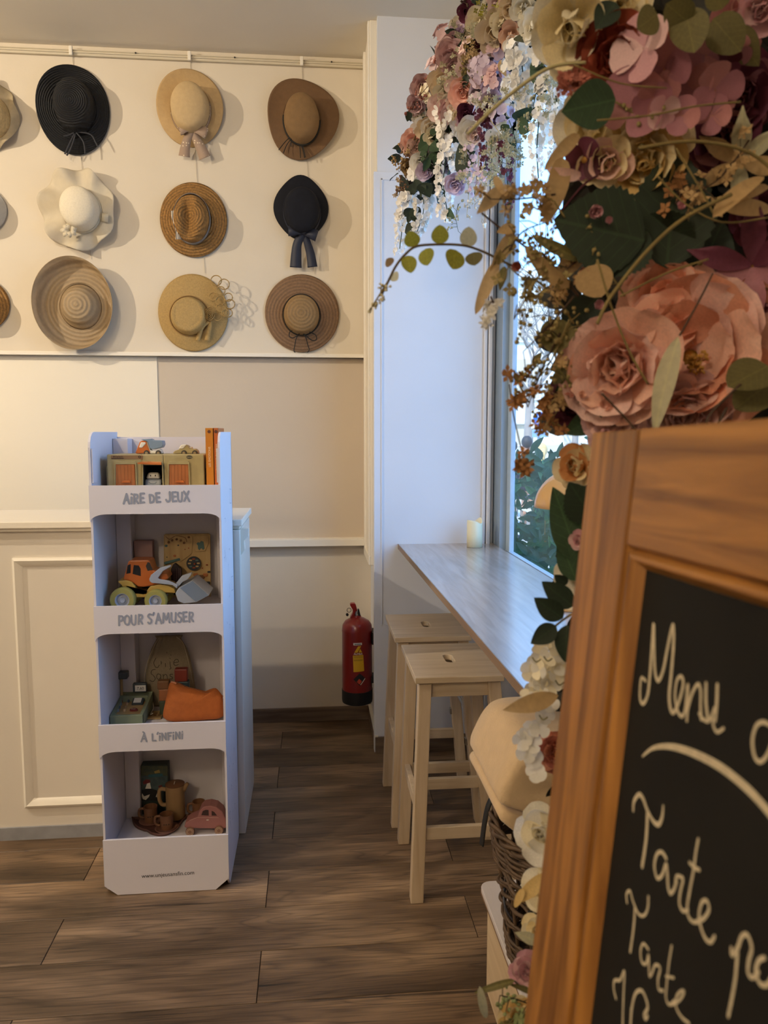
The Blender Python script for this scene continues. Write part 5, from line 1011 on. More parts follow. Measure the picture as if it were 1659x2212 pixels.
def moulding(pts_out, pts_in):
    rows = []
    for t, n in ((0, -.003), (.10, -.011), (.2, -.011), (.28, -.002), (.55, -.0015), (.75, -.006), (.85, -.0105), (1, -.012), (1.0, -.02)):
        rows.append([BM @ V(lerp(a[0], b[0], t), lerp(a[1], b[1], t), n) for a, b in zip(pts_out, pts_in)])
    return MB().grid(rows)
so, uo, bo = sw, rh, pb; ii, ui, bi = si, ri, pb + (rh - ri)
sr, ir = WBD - sw, WBD - si
bobj('bead_moulding', moulding([(so, uo), (so, bo)], [(ii, ui), (ii, bi)]), PINES, smooth='all'); bobj('bead_moulding', moulding([(so, uo), (sr, uo)], [(ii, ui), (ir, ui)]), PINEX, smooth='all')
bobj('bead_moulding', moulding([(sr, uo), (sr, bo)], [(ir, ui), (ir, bi)]), PINES, smooth='all'); bobj('bead_moulding', moulding([(so, bo), (sr, bo)], [(ii, bi), (ir, bi)]), PINEX, smooth='all')
SLAT = mat('chalkboard', '12110f', .75, c2='1a1917', scale=6, detail=6, spec=.3)
fc = bobj('chalk_panel', bbox(ii - .004, ir + .004, bi - .004, ui + .004, -.022, -.012), SLAT)
CHK = mat('chalk', 'cfc1a4', .95, var=.12, scale=220)
def cstroke(mb, pts, wpx, k=7):
    q = [onboard(x, y, -.0118) for x, y in pts]; c_ = q[len(q) // 2]
    dep = (BM @ V(c_[0], c_[1], 0) - EYE).dot(fwd)
    ws = [w * dep / F for w in wpx] if isinstance(wpx, (list, tuple)) else wpx * dep / F
    stroke(mb, q, ws, lambda s, u: BM @ V(s, u, -.0116), k, BN)
D1 = lambda u, v: (1150 + u / 3.26, 900 + v / 3.26)
D2 = lambda u, v: (1150 + u / 3.26, 1560 + v / 3.26)
m1 = MB()
for P, w in (([D1(u, v) for u, v in ((800, 1860), (772, 1840), (762, 1900), (762, 1990), (785, 2020), (815, 1960), (830, 1840), (845, 1640), (858, 1460), (862, 1620), (868, 1790), (890, 1860), (925, 1790), (955, 1640), (985, 1500), (998, 1475), (1000, 1600), (985, 1800), (970, 1960), (980, 2060), (1005, 2080), (1045, 1990), (1070, 1880), (1055, 1830), (1025, 1860), (1012, 1970), (1030, 2070), (1060, 2110), (1085, 2060), (1100, 1900))], (8, 10, 11, 10, 10, 11, 9, 8, 9)),
             ([D1(u, v) for u, v in ((1100, 1890), (1100, 2000), (1092, 2140))], 9), ([D1(u, v) for u, v in ((1094, 2080), (1130, 1950), (1170, 1885), (1190, 1930), (1190, 2040), (1195, 2130))], 9),
             ([D2(u, v) for u, v in ((1180, -60), (1210, -20), (1250, -10), (1290, -100))], 8), ([D1(u, v) for u, v in ((1225, 1880), (1225, 2020), (1240, 2140))], 10), ([D1(u, v) for u, v in ((1305, 1890), (1300, 2030), (1290, 2140))], 10), ([D2(u, v) for u, v in ((1270, -30), (1280, 30), (1305, 70), (1350, 45))], 8),
             ('cut', 0), ([D2(u, v) for u, v in ((1690, 30), (1630, 0), (1580, 30), (1555, 130), (1570, 240), (1610, 280), (1660, 230), (1700, 120), (1720, -60), (1735, -260))], 10)):
    if P == 'cut': bobj('chalk_writing', m1, CHK, fc); m1 = MB(); continue
    cstroke(m1, P, w)
bobj('chalk_writing', m1, CHK, fc)
m2 = MB(); cstroke(m2, [D2(u, v) for u, v in ((780, 240), (850, 185), (950, 170), (1060, 190), (1200, 245), (1350, 330), (1500, 450), (1600, 550), (1700, 670), (1800, 800))], (6, 12, 17, 19, 20, 20, 19, 18)); bobj('chalk_swash', m2, CHK, fc)
def tarte(P0_, sc, extra):
    m = MB()
    for P, w in extra: cstroke(m, [D2(u, v) for u, v in P], w)
    return bobj('chalk_writing', m, CHK, fc)
tarte(0, 0, [([(715, 625), (720, 560), (755, 510), (785, 540), (815, 620), (860, 700), (895, 720), (920, 670), (928, 590)], (7, 10, 11, 10, 9, 11, 10, 6)), ([(812, 640), (805, 800), (790, 920), (775, 1015)], 11),
    ([(945, 960), (915, 915), (880, 930), (862, 1010), (880, 1095), (915, 1080), (945, 1000), (955, 1080), (960, 1160), (975, 1205), (1000, 1180), (1020, 1120)], 9), ([(1010, 1130), (1020, 1085), (1050, 1090), (1065, 1110), (1045, 1200), (1040, 1280), (1065, 1330), (1100, 1320)], 8),
    ([(1172, 825), (1155, 920), (1140, 1040), (1110, 1200), (1095, 1310), (1110, 1380), (1150, 1410), (1190, 1380)], 8), ([(1112, 990), (1150, 1025), (1180, 1040)], 9), ([(1165, 1410), (1215, 1380), (1250, 1320), (1235, 1260), (1200, 1270), (1180, 1360), (1195, 1450), (1230, 1530), (1265, 1548), (1290, 1510)], 9)])
tarte(0, 0, [([(668, 1270), (665, 1210), (690, 1190), (710, 1260), (750, 1350), (790, 1360), (815, 1310), (820, 1230)], 7), ([(725, 1300), (715, 1450), (692, 1615)], 8), ([(820, 1600), (785, 1560), (765, 1610), (775, 1690), (805, 1700), (822, 1640), (825, 1730), (830, 1790), (850, 1760), (870, 1710), (905, 1730), (890, 1810), (895, 1880), (925, 1890)], 6.5),
    ([(985, 1575), (965, 1700), (950, 1850), (945, 1940), (970, 1990), (1005, 1960)], 6), ([(945, 1790), (1000, 1800)], 6), ([(985, 1990), (1040, 1960), (1075, 1900), (1050, 1895), (1020, 1940), (1020, 2010), (1060, 2080), (1110, 2120)], 6.5)])
tarte(0, 0, [([(590, 1945), (575, 1880), (580, 1820), (620, 1815), (650, 1755), (645, 1900), (640, 2050), (638, 2200)], 7), ([(690, 2160), (705, 2000), (730, 1910), (770, 1890), (800, 1940), (815, 2010), (790, 2060), (800, 2090), (815, 2070)], 8), ([(700, 2020), (690, 2200)], 8)])
tarte(0, 0, [([(1405, 1590), (1410, 1640), (1450, 1590), (1480, 1510), (1520, 1500), (1550, 1590), (1530, 1680), (1525, 1760), (1555, 1800), (1600, 1760)], (9, 11, 11, 10, 11, 10, 9)), ([(1450, 1620), (1435, 1800), (1410, 1950), (1385, 2070)], 10), ([(1640, 1660), (1600, 1680), (1580, 1760), (1610, 1840), (1660, 1850), (1700, 1790)], 11)])
# ------------------------------------------------------------------ flowers: petals, leaves, twigs
def petal_mb(W=.9, cup=.35, ruf=0.0, tip=0.0, nu=6, nv=6, seed=0, base=.12, curl=0.0):
    rows = []
    for i in range(nu + 1):
        u = i / nu; w = W * .5 * (base + (1 - base) * math.sin(min(1, u * 1.12) * PI * .62) ** .8) * (1 - tip * u ** 3) * (1 if u < .93 else .82); row = []
        for j in range(nv + 1):
            v = -1 + 2 * j / nv; n_ = noise.noise(V(v * 2.2 + seed, u * 2.2, seed * 1.7)); x = v * w
            y = u * (1 - .14 * v * v * u) + ruf * .3 * n_ * u * u; z = cup * (v * v * .5 * w / .5 + (u - .25) ** 2 * 1.1 * (1 if u > .25 else .3)) + ruf * n_ * u ** 1.5 - curl * max(0, u - .7) ** 1.5 * 2.2
            row.append(V(x, y, z))
        rows.append(row)
    return MB().grid(rows)
def leaf_mb(W=.5, fold=.12, curl=.15, serr=0.0, n=14, tip=1.0, notch=0.0):
    rows = []
    for i in range(n + 1):
        u = i / n; w = W * .5 * (math.sin(PI * u ** .82)) ** (.85 * tip) if 0 < u < 1 else .002
        if serr: w *= 1 + serr * (1 if i % 2 else -1)
        z0 = -curl * u * u; rows.append([V(-w, u, z0 + fold * w * 1.2), V(-w * .5, u, z0 + fold * w * .25), V(0, u, z0 - .012), V(w * .5, u, z0 + fold * w * .25), V(w, u, z0 + fold * w * 1.2)])
    return MB().grid(rows)
MC = {}
def cached(key, fn, m, M=None):
    k = (key, m.name)
    if k not in MC:
        me = fn().mesh(key); me.materials.append(m); me.polygons.foreach_set('use_smooth', [True] * len(me.polygons)); MC[k] = me
    return MC[k]
PET = {'round': lambda s=0: petal_mb(.95, .35, .07, seed=s), 'ruffle': lambda s=0: petal_mb(1.05, .3, .2, seed=s, nu=8, nv=8), 'long': lambda s=0: petal_mb(.5, .25, .05, .5, seed=s), 'cup': lambda s=0: petal_mb(1.0, .55, .06, seed=s), 'hyd': lambda s=0: petal_mb(1.1, .12, .05, seed=s, nu=5, nv=5), 'lily': lambda s=0: petal_mb(.42, .2, .06, .75, seed=s, nu=9, curl=.5)}
LEAF = {'ovate': lambda: leaf_mb(.62, .12, .15), 'serrate': lambda: leaf_mb(.74, .1, .12, .045, 26), 'lance': lambda: leaf_mb(.26, .1, .25), 'strap': lambda: leaf_mb(.2, .25, .45, tip=.6), 'roundleaf': lambda: leaf_mb(.95, .06, .08, tip=.7), 'small': lambda: leaf_mb(.5, .15, .1, n=6)}
def faceq(face, roll=0.0): return Vector(face).to_track_quat('Z', 'Y').to_matrix().to_4x4() @ Matrix.Rotation(roll, 4, 'Z')
def petal_mats(c, face, layers, rr, roll=0):
    """list of (matrix, kind, seed) for a flower about c"""
    out = []; B = Matrix.Translation(c) @ faceq(face, roll)
    for cnt, size, tilt, r0, z0, kind in layers:
        ph = rr.uniform(0, 6.28)
        for i in range(cnt):
            q = ph + 2 * PI * i / cnt + rr.uniform(-.18, .18)
            out.append((B @ Matrix.Rotation(q, 4, 'Z') @ Matrix.Translation((0, r0, z0)) @ Matrix.Rotation(math.radians(tilt + rr.uniform(-9, 9)), 4, 'X') @ Matrix.Scale(size * rr.uniform(.9, 1.1), 4), kind, rr.randrange(3)))
    return out
def flower(parent, name, c, Rd, face, layers, ms, core=None, cr=.2, seed=0, roll=0):
    rr = random.Random(seed); fo = obj(name, MB().ball(c - Vector(face).normalized() * Rd * .1, Rd * cr, 10, 7), core or ms[0], parent, smooth='all')
    lay = [(n, s * Rd, t, r0 * Rd, z0 * Rd, k) for n, s, t, r0, z0, k in layers]
    for i, (M, kind, sd) in enumerate(petal_mats(c, face, lay, rr, roll)):
        m = ms[(i * 7 + seed) % len(ms)]; inst('petal', cached('petal_%s_%d' % (kind, sd), lambda: PET[kind](sd * 3.1 + 1), m), fo, M)
    return fo
def jflower(parent, name, c, Rd, face, layers, m, seed=0):
    rr = random.Random(seed); mb = MB(); lay = [(n, s * Rd, t, r0 * Rd, z0 * Rd, k) for n, s, t, r0, z0, k in layers]
    for M, kind, sd in petal_mats(c, face, lay, rr):
        key = 'lo_' + kind
        if key not in MC: MC[key] = {'round': petal_mb(.95, .35, .07, nu=3, nv=4), 'ruffle': petal_mb(1.05, .3, .22, nu=4, nv=5), 'cup': petal_mb(1, .55, .06, nu=3, nv=4), 'hyd': petal_mb(1.1, .12, .05, nu=2, nv=3), 'long': petal_mb(.45, .25, .05, .5, nu=3, nv=3), 'lily': petal_mb(.42, .2, .06, .75, nu=4, nv=3, curl=.5)}[kind]
        p_ = MC[key]; mb.add(p_.v, p_.f, M)
    return obj(name, mb, m, parent, smooth='all')
PEONY = [(7, 1.0, 12, .05, -.1, 'ruffle'), (7, .88, 30, .05, 0, 'ruffle'), (6, .72, 50, .06, .02, 'ruffle'), (5, .55, 68, .05, .04, 'ruffle'), (4, .4, 82, .04, .05, 'cup')]
OPENP = [(8, 1.0, 8, .08, -.05, 'ruffle'), (8, .9, 24, .1, 0, 'ruffle'), (7, .7, 42, .12, .03, 'ruffle')]
ROSE = [(5, 1.0, 14, .03, -.05, 'round'), (5, .85, 38, .03, 0, 'round'), (5, .68, 60, .03, .02, 'cup'), (4, .5, 76, .02, .05, 'cup'), (3, .36, 85, .01, .08, 'cup')]
HYD = [(4, 1.0, 8, .02, 0, 'hyd')]
LILY = [(3, 1.0, 30, .02, 0, 'lily'), (3, 1.0, 22, .02, -.02, 'lily')]
def leaf(parent, base, tip, kind, m, up=(0, -1, 0.2), name='leaf', k=1.0):
    base, tip = Vector(base), Vector(tip); d = tip - base; y = d.normalized(); z = Vector(up); z = z - y * z.dot(y)
    z = z.normalized() if z.length > 1e-5 else y.orthogonal().normalized(); x = y.cross(z); L_ = d.length
    M = Matrix(((x.x * L_ * k, y.x * L_, z.x * L_, base.x), (x.y * L_ * k, y.y * L_, z.y * L_, base.y), (x.z * L_ * k, y.z * L_, z.z * L_, base.z), (0, 0, 0, 1)))
    return inst(name, cached('leaf_' + kind, LEAF[kind], m), parent, M)
def veined(m, k=7.0, lift=1.7):
    n = m.node_tree.nodes; l = m.node_tree.links; b = n['Principled BSDF']; t = n.new('ShaderNodeTexCoord'); sp = n.new('ShaderNodeSeparateXYZ'); l.new(t.outputs['Object'], sp.inputs[0])
    def M_(op, a, b_=None, c_=None):
        x = n.new('ShaderNodeMath'); x.operation = op
        for i, v in enumerate((a, b_, c_)):
            if v is None: continue
            if isinstance(v, (int, float)): x.inputs[i].default_value = v
            else: l.new(v, x.inputs[i])
        return x.outputs[0]
    ax = M_('ABSOLUTE', sp.outputs['X']); fr = M_('FRACT', M_('MULTIPLY', M_('SUBTRACT', sp.outputs['Y'], M_('MULTIPLY', ax, .8)), k))
    v = M_('MAXIMUM', M_('LESS_THAN', fr, .07), M_('LESS_THAN', ax, .014)); mx = n.new('ShaderNodeMix'); mx.data_type = 'RGBA'; mx.blend_type = 'MULTIPLY'
    src = b.inputs['Base Color'].links[0].from_socket; l.new(v, mx.inputs[0]); l.new(src, mx.inputs[6]); mx.inputs[7].default_value = (lift, lift, lift * .9, 1); l.new(mx.outputs[2], b.inputs['Base Color']); return m
def pm_(n, c, th=.25, **k): return mat(n, c, .65, var=k.pop('var', .1), scale=k.pop('scale', 25), thin=th, rnd=1.5, **k)
PE = [pm_('peach_petal', 'f4c6b0'), pm_('pink_peach_petal', 'f0c9bd'), pm_('coral_petal', 'ecaa8c')]; CR = [pm_('cream_petal', 'ecdcb0'), pm_('ivory_petal', 'f0e6ca')]; WHP = [pm_('white_petal', 'ebe6da', .35)]
MAU = [pm_('mauve_petal', 'a8707a'), pm_('dusty_rose_petal', 'b87d7c')]; PLUM = [pm_('plum_petal', '6a3346'), pm_('burgundy_petal', '561f2c')]; RUST = [pm_('rust_petal', '9c4a33'), pm_('brick_petal', '8a3a2c')]
PKS = [pm_('pink_petal', 'd3a0a6'), pm_('pale_pink_petal', 'dbb6b4')]; YC = [pm_('butter_petal', 'd6b676'), pm_('apricot_petal', 'd49a62')]; LIL = [pm_('lilac_petal', 'c3a3bc')]
DG = pm_('dark_green_leaf', '1f2c1c', .1, scale=12); MG = pm_('mid_green_leaf', '33492f', .15, scale=12); OLV = pm_('olive_leaf', '6a6236', .25, scale=14); YG = pm_('yellow_green_leaf', '979233', .4, scale=14, var=.25); TANL = pm_('tan_leaf', 'bb9c6c', .3, scale=10); PALE = pm_('pale_sage_leaf', 'b9b494', .3, scale=10); GRNP = pm_('shrub_leaf', '4f6f42', .25, scale=8, var=.2)
for m_, k_ in ((DG, 1.7), (MG, 1.6), (YG, 1.4), (PALE, 1.12), (OLV, 1.4), (GRNP, 1.5)): veined(m_, 7.0, k_)
STM = mat('olive_stem', '7c6a3a', .7, var=.15, scale=30); BST = mat('brown_stem', '45301f', .7, var=.2, scale=30); STC = mat('stamen', 'b98a3c', .6, var=.3, scale=80); PST = mat('pale_stem', 'b3a878', .6)
CORESH = mat('core_shade', '1d1913', .95, var=.4, scale=40, bump=.5)  # near-black colour standing for the shade deep among the flowers
CORAL = pm_('coral_bits', 'b5705f')
def tocam(p, rr=None, k=.5):
    f = (EYE - p).normalized()
    return f if rr is None else (f + V(rr.uniform(-k, k), rr.uniform(-k, k), rr.uniform(-k, k))).normalized()
def stem(parent, pts, r, m=None, name='stem', k=5): return obj(name, MB().tube(catmull(pts, k), r, 6), m or STM, parent, smooth='all')
def sprig(parent, path, n, spread, m1, m2, br=.004, rr=None, name='sprig', r0=.0014, kind='bud'):
    """twig with side twigs and buds, one part"""
    rr = rr or random.Random(1); P = catmull(path, 5); L_ = len(P); mb = MB().tube(P, [lerp(r0, r0 * .5, i / (L_ - 1)) for i in range(L_)], 5); b = MB()
    for i in range(n):
        p = P[int(lerp(L_ * .2, L_ - 1, i / max(1, n - 1)))]; d = V(rr.uniform(-1, 1), rr.uniform(-.4, .4), rr.uniform(-1, 1)).normalized() * spread * rr.uniform(.4, 1); e = p + d
        mb.tube([p, p + d * .5 + V(0, 0, .1 * spread), e], r0 * .5, 4)
        for q in range(rr.randint(2, 4)):
            c = e + V(rr.uniform(-1, 1), rr.uniform(-1, 1), rr.uniform(-1, 1)) * spread * .3
            if kind == 'bud': b.ball(c, (br * rr.uniform(.6, 1.1), br * .7, br * rr.uniform(.7, 1.3)), 6, 4)
            else:
                M = Matrix.Translation(c) @ faceq(V(rr.uniform(-1, 1), -1, rr.uniform(-1, 1)), rr.uniform(0, 6))
                for a in range(4): b.add([(0, 0, 0), (br * .7, br, br * .2), (0, br * 2, br * .4), (-br * .7, br, br * .2)], [(0, 1, 2, 3)], M @ Matrix.Rotation(a * PI / 2, 4, 'Z'))
    s = obj(name, mb, m1, parent, smooth='all'); obj('buds' if kind == 'bud' else 'blossoms', b, m2, s, smooth='all', kind='stuff'); return s
# ---- big arrangement in the right foreground (a flower-wrapped column behind the menu board)
FGB = aY(1480, 1100, 1.22); fa_ = thing('flower_arrangement', 'large column of silk flowers behind the menu board in the right foreground', 'flowers', (FGB.x, 1.22, 0))
obj('column_core', MB().grid([[V(FGB.x + .03 + (.17 + .02 * math.sin(5 * q + z * 7)) * math.cos(q), 1.17 + (.08 + .012 * math.cos(4 * q + 5 * z)) * math.sin(q), z) for q in [2 * PI * j / 20 for j in range(20)]] for z in [i * .13 for i in range(21)]], closev=True), CORESH, fa_, smooth='all')  # dark filler body, painted as the shade seen in gaps between blooms
rr = random.Random(21)
def fq(x, y, Y): return aY(x, y, Y)
def fR(r, Y): return r * Y / F * 1.02
# leafy ground coloured near black for the shade between the blooms
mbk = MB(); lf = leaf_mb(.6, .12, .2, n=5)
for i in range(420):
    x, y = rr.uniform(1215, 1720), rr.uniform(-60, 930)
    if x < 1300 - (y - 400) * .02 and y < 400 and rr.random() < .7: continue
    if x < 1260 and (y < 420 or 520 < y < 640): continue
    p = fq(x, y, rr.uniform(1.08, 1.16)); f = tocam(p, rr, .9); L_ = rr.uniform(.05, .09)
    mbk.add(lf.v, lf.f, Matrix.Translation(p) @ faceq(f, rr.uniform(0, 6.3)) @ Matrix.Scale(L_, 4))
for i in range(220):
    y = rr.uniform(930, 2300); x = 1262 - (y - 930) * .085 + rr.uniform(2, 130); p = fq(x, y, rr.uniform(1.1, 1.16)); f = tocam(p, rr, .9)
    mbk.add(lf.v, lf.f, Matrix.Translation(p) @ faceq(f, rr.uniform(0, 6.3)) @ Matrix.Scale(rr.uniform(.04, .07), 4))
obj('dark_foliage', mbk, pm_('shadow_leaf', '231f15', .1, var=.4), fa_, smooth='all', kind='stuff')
def F_(name, x, y, r, Y, lay, ms, sd, core=None, off=(0, 0, 0), cr=.2):
    p = fq(x, y, Y); f = (tocam(p) + V(*off)).normalized(); return flower(fa_, name, p, fR(r, Y), f, lay, ms, core, cr, sd)
F_('peony', 1490, 770, 165, .98, OPENP, PE, 1, STC, (-.1, 0, .15), .12); F_('peony', 1345, 790, 130, .95, PEONY, PE[:2], 2, None, (-.25, 0, -.1)); F_('peony', 1440, 660, 100, 1.0, PEONY, [PE[2], PE[0]], 3, None, (-.1, 0, .3)); F_('peony', 1560, 690, 110, 1.0, PEONY, [PE[2], PE[0]], 9, None, (.1, 0, .2))
F_('peony', 1480, 890, 90, .96, PEONY, [PE[1], PKS[1]], 4, None, (0, 0, -.1)); F_('peony', 1320, 900, 70, .97, PEONY, [PE[1], PKS[1]], 5, None, (-.2, 0, -.1)); F_('peony', 1605, 760, 85, .97, OPENP, [PKS[1], PE[1]], 6)
F_('rose', 1245, 50, 105, 1.0, ROSE, CR, 7, None, (-.2, 0, -.2)); F_('rose', 1345, 25, 75, 1.02, ROSE, CR, 8, None, (0, 0, .2)); F_('rose', 1395, 340, 95, 1.0, PEONY, [CR[0], YC[0]], 10, None, (-.1, 0, -.1)); F_('rose', 1285, 275, 80, 1.04, ROSE, CR, 11, None, (-.4, 0, 0)); F_('rose', 1310, 350, 60, 1.0, ROSE, [CR[0], PE[1]], 12)
F_('rose', 1335, 130, 85, .98, PEONY, RUST, 13, None, (-.1, 0, .1)); F_('rose', 1450, 110, 70, 1.0, ROSE, [MAU[1], PKS[0]], 14); F_('rose', 1595, 60, 70, 1.02, ROSE, [MAU[1], PE[1]], 15)
F_('dahlia', 1240, 880, 60, 1.05, PEONY, PLUM, 16, None, (-.2, 0, 0)); F_('dahlia', 1590, 210, 95, 1.03, PEONY, [PLUM[0], MAU[0]], 17); F_('lily', 1625, 575, 150, .94, LILY, [PLUM[0], MAU[0]], 18, STC, (-.2, 0, 0), .06); F_('lily', 1600, 350, 110, .97, LILY, [PALE, TANL], 19, STC, (0, 0, .1), .05)
F_('anemone', 1262, 345, 42, 1.0, HYD, PLUM, 20, STC, (-.4, 0, 0)); F_('rose', 1560, 300, 80, 1.04, PEONY, [PLUM[0], MAU[1]], 22); F_('rose', 1640, 20, 50, .95, ROSE, PKS, 23); F_('rose', 1640, 470, 60, 1.0, PEONY, PLUM, 24)
for (px_, py_, n_) in ((1500, 785, 60), (1575, 720, 20)):
    c_ = fq(px_, py_, .95); sm = MB()
    for i in range(n_):
        d = (tocam(c_) + V(rr.uniform(-1, 1), rr.uniform(-.3, .3), rr.uniform(-1, 1)) * .8).normalized(); e = c_ + d * rr.uniform(.012, .024); sm.tube([c_ + V(rr.uniform(-.006, .006), 0, rr.uniform(-.006, .006)), e], .0006, 4); sm.ball(e, (.002, .002, .0026), 5, 4)
    obj('stamens', sm, STC, fa_, smooth='all')
# hydrangea florets, mauve
for i, (x, y, r, ms) in enumerate(((1390, 105, 66, PKS), (1435, 150, 64, MAU), (1365, 225, 68, MAU), (1410, 210, 40, MAU), (1480, 175, 58, MAU), (1525, 120, 52, MAU), (1545, 195, 58, MAU), (1450, 60, 30, RUST), (1570, 140, 34, PLUM), (1475, 250, 40, MAU), (1540, 250, 40, MAU), (1590, 110, 36, MAU), (1430, 240, 36, PKS))):
    p = fq(x, y, .93 + .01 * (i % 3)); flower(fa_, 'hydrangea_floret', p, fR(r, .93), tocam(p, rr, .5), HYD, ms, STC, .08, 30 + i)
# leaves in the foreground: (base px, tip px, depth, kind, material, width)
for b, t, Y, kd, m, k in (((1392, 520), (1205, 470), .95, 'serrate', DG, 1.2), ((1400, 500), (1290, 590), .96, 'serrate', DG, 1.0), ((1440, 580), (1470, 310), .97, 'serrate', DG, .95), ((1500, 620), (1560, 470), 1.0, 'ovate', DG, 1.2), ((1390, 470), (1500, 560), .98, 'serrate', DG, 1.1), ((1330, 215), (1222, 240), .93, 'ovate', MG, 1.3), ((1330, 5), (1290, 55), .95, 'ovate', DG, 1.2),
                          ((1290, 640), (1215, 720), 1.04, 'ovate', DG, 1.1), ((1260, 760), (1195, 800), 1.06, 'ovate', DG, 1.2), ((1280, 820), (1195, 900), 1.05, 'ovate', DG, 1.2), ((1230, 930), (1195, 820), 1.05, 'ovate', PLUM[1], 1.0), ((1290, 900), (1225, 935), 1.0, 'ovate', MG, 1.0),
                          ((1490, 50), (1440, 10), .9, 'roundleaf', OLV, 1.0), ((1480, 20), (1500, 110), .9, 'roundleaf', OLV, .9), ((1540, 40), (1600, 110), .92, 'roundleaf', OLV, .9), ((1420, 30), (1380, 60), .9, 'roundleaf', OLV, 1), ((1560, 20), (1540, -40), .92, 'roundleaf', OLV, 1), ((1570, 60), (1640, 140), .95, 'ovate', OLV, 1),
                          ((1659, 790), (1575, 830), .86, 'roundleaf', OLV, .9), ((1659, 830), (1590, 880), .88, 'roundleaf', OLV, .9), ((1465, 727), (1400, 930), .84, 'lance', PALE, .85), ((1570, 440), (1680, 380), .9, 'strap', TANL, 1.2), ((1560, 445), (1690, 450), .9, 'strap', TANL, 1.4), ((1540, 470), (1659, 340), .88, 'strap', TANL, 1.1),
                          ((1250, 290), (1190, 345), .98, 'strap', TANL, 1.6), ((1215, 340), (1200, 460), .98, 'strap', TANL, 2.0), ((1255, 380), (1195, 380), .98, 'strap', PE[1], 2.0), ((1265, 520), (1215, 600), .97, 'strap', TANL, 2.2),
                          ((1085, 405), (1038, 455), .97, 'lance', TANL, 1.6), ((1068, 380), (1088, 420), .97, 'lance', TANL, 1.4), ((1110, 498), (1070, 580), .97, 'lance', TANL, 1.3), ((1075, 565), (1030, 660), .98, 'strap', TANL, 1.3), ((1115, 490), (1075, 500), .97, 'small', TANL, 1), ((1090, 575), (1080, 620), .97, 'lance', OLV, 1.5), ((1230, 620), (1130, 560), .95, 'strap', TANL, 1.5), ((1255, 560), (1160, 520), .96, 'strap', OLV, 1.2),
                          ((1270, 575), (1300, 640), .93, 'roundleaf', TANL, 1.2), ((1215, 690), (1190, 760), .97, 'roundleaf', OLV, 1.0), ((1210, 790), (1230, 830), .97, 'roundleaf', OLV, 1), ((1150, 790), (1170, 760), .97, 'small', OLV, 1), ((1200, 740), (1160, 720), .97, 'small', OLV, 1.1), ((1195, 830), (1225, 790), .97, 'small', OLV, 1.1),
                          # down the left edge of the board
                          ((1250, 1215), (1205, 1055), 1.0, 'ovate', MG, .8), ((1290, 1130), (1228, 1048), .98, 'serrate', DG, 1.1), ((1260, 1140), (1225, 1080), 1.02, 'serrate', DG, 1.2), ((1245, 1255), (1210, 1165), 1.0, 'ovate', MG, .8), ((1238, 1310), (1176, 1260), .93, 'ovate', DG, .9), ((1225, 1262), (1200, 1245), .95, 'ovate', DG, 1), ((1216, 1336), (1158, 1296), .92, 'ovate', DG, .95), ((1202, 1352), (1150, 1390), .92, 'ovate', DG, 1.05), ((1224, 1350), (1222, 1432), .92, 'ovate', DG, 1.0),
                          ((1206, 1502), (1096, 1538), .94, 'lance', TANL, 1.3), ((1165, 2036), (1122, 2018), .95, 'lance', PALE, 1.5), ((1130, 1920), (1112, 1960), .95, 'strap', YC[0], 2), ((1180, 1890), (1118, 1950), .95, 'strap', YC[0], 1.8), ((1112, 2118), (1034, 2140), .93, 'strap', OLV, .9), ((1036, 2130), (1052, 2225), .93, 'strap', PALE, 1.0), ((1160, 2150), (1110, 2122), .94, 'lance', OLV, .7)):
    leaf(fa_, fq(*b, Y), fq(*t, Y - .01), kd, m, tocam(fq(*b, Y), rr, .35), k=k)
# stems and twigs
for pts, Y, r, m in ((((1580, 420), (1480, 470), (1400, 540), (1320, 640), (1290, 700)), .87, .0022, STM), (((1540, 590), (1510, 650), (1468, 725)), .86, .0012, BST), (((1700, 400), (1620, 330), (1500, 305), (1380, 320)), .9, .0022, STM), (((1290, 560), (1320, 660), (1360, 760), (1400, 830)), .88, .0014, STM), (((1340, 640), (1440, 590), (1530, 560)), .9, .0013, STM), (((1300, 850), (1370, 925), (1382, 960)), .84, .0012, BST), (((1200, 790), (1260, 860), (1300, 900)), .95, .0018, OLV),
                     (((1040, 460), (1090, 500), (1130, 530), (1180, 570)), .98, .0013, BST), (((1010, 290), (1060, 240), (1120, 190), (1190, 145), (1265, 135)), .95, .0022, PST), (((1170, 545), (1200, 580), (1250, 640)), .96, .0018, BST), (((1150, 600), (1200, 640), (1240, 700)), .97, .0015, STM), (((1290, 260), (1400, 250), (1500, 230), (1600, 220)), .88, .0012, STM), (((1420, 380), (1480, 440), (1560, 480), (1660, 470)), .9, .0012, STM), (((1460, 320), (1520, 420), (1540, 460)), .9, .0012, STM), (((1210, 460), (1260, 400), (1290, 380)), .98, .0015, PLUM[1]),
                     (((1100, 830), (1110, 900), (1131, 990)), .97, .0009, BST), (((1240, 140), (1340, 180), (1440, 190)), .9, .001, STM), (((1600, 830), (1530, 900), (1540, 930), (1570, 880)), .85, .0016, BST), (((1236, 1326), (1215, 1340), (1200, 1352)), .93, .0015, STM), (((1112, 2120), (1135, 2140), (1165, 2170)), .94, .0012, BST)):
    stem(fa_, [fq(x, y, Y) for x, y in pts], r, m)
bpth = [(1108, 575), (1070, 556), (1035, 540), (1000, 530), (950, 528), (900, 532), (875, 550), (855, 575), (840, 605), (825, 635)]
stem(fa_, [fq(x, y, 1.0) for x, y in bpth], .0016, mat('branch_brown', '54431f', .7), 'branch')
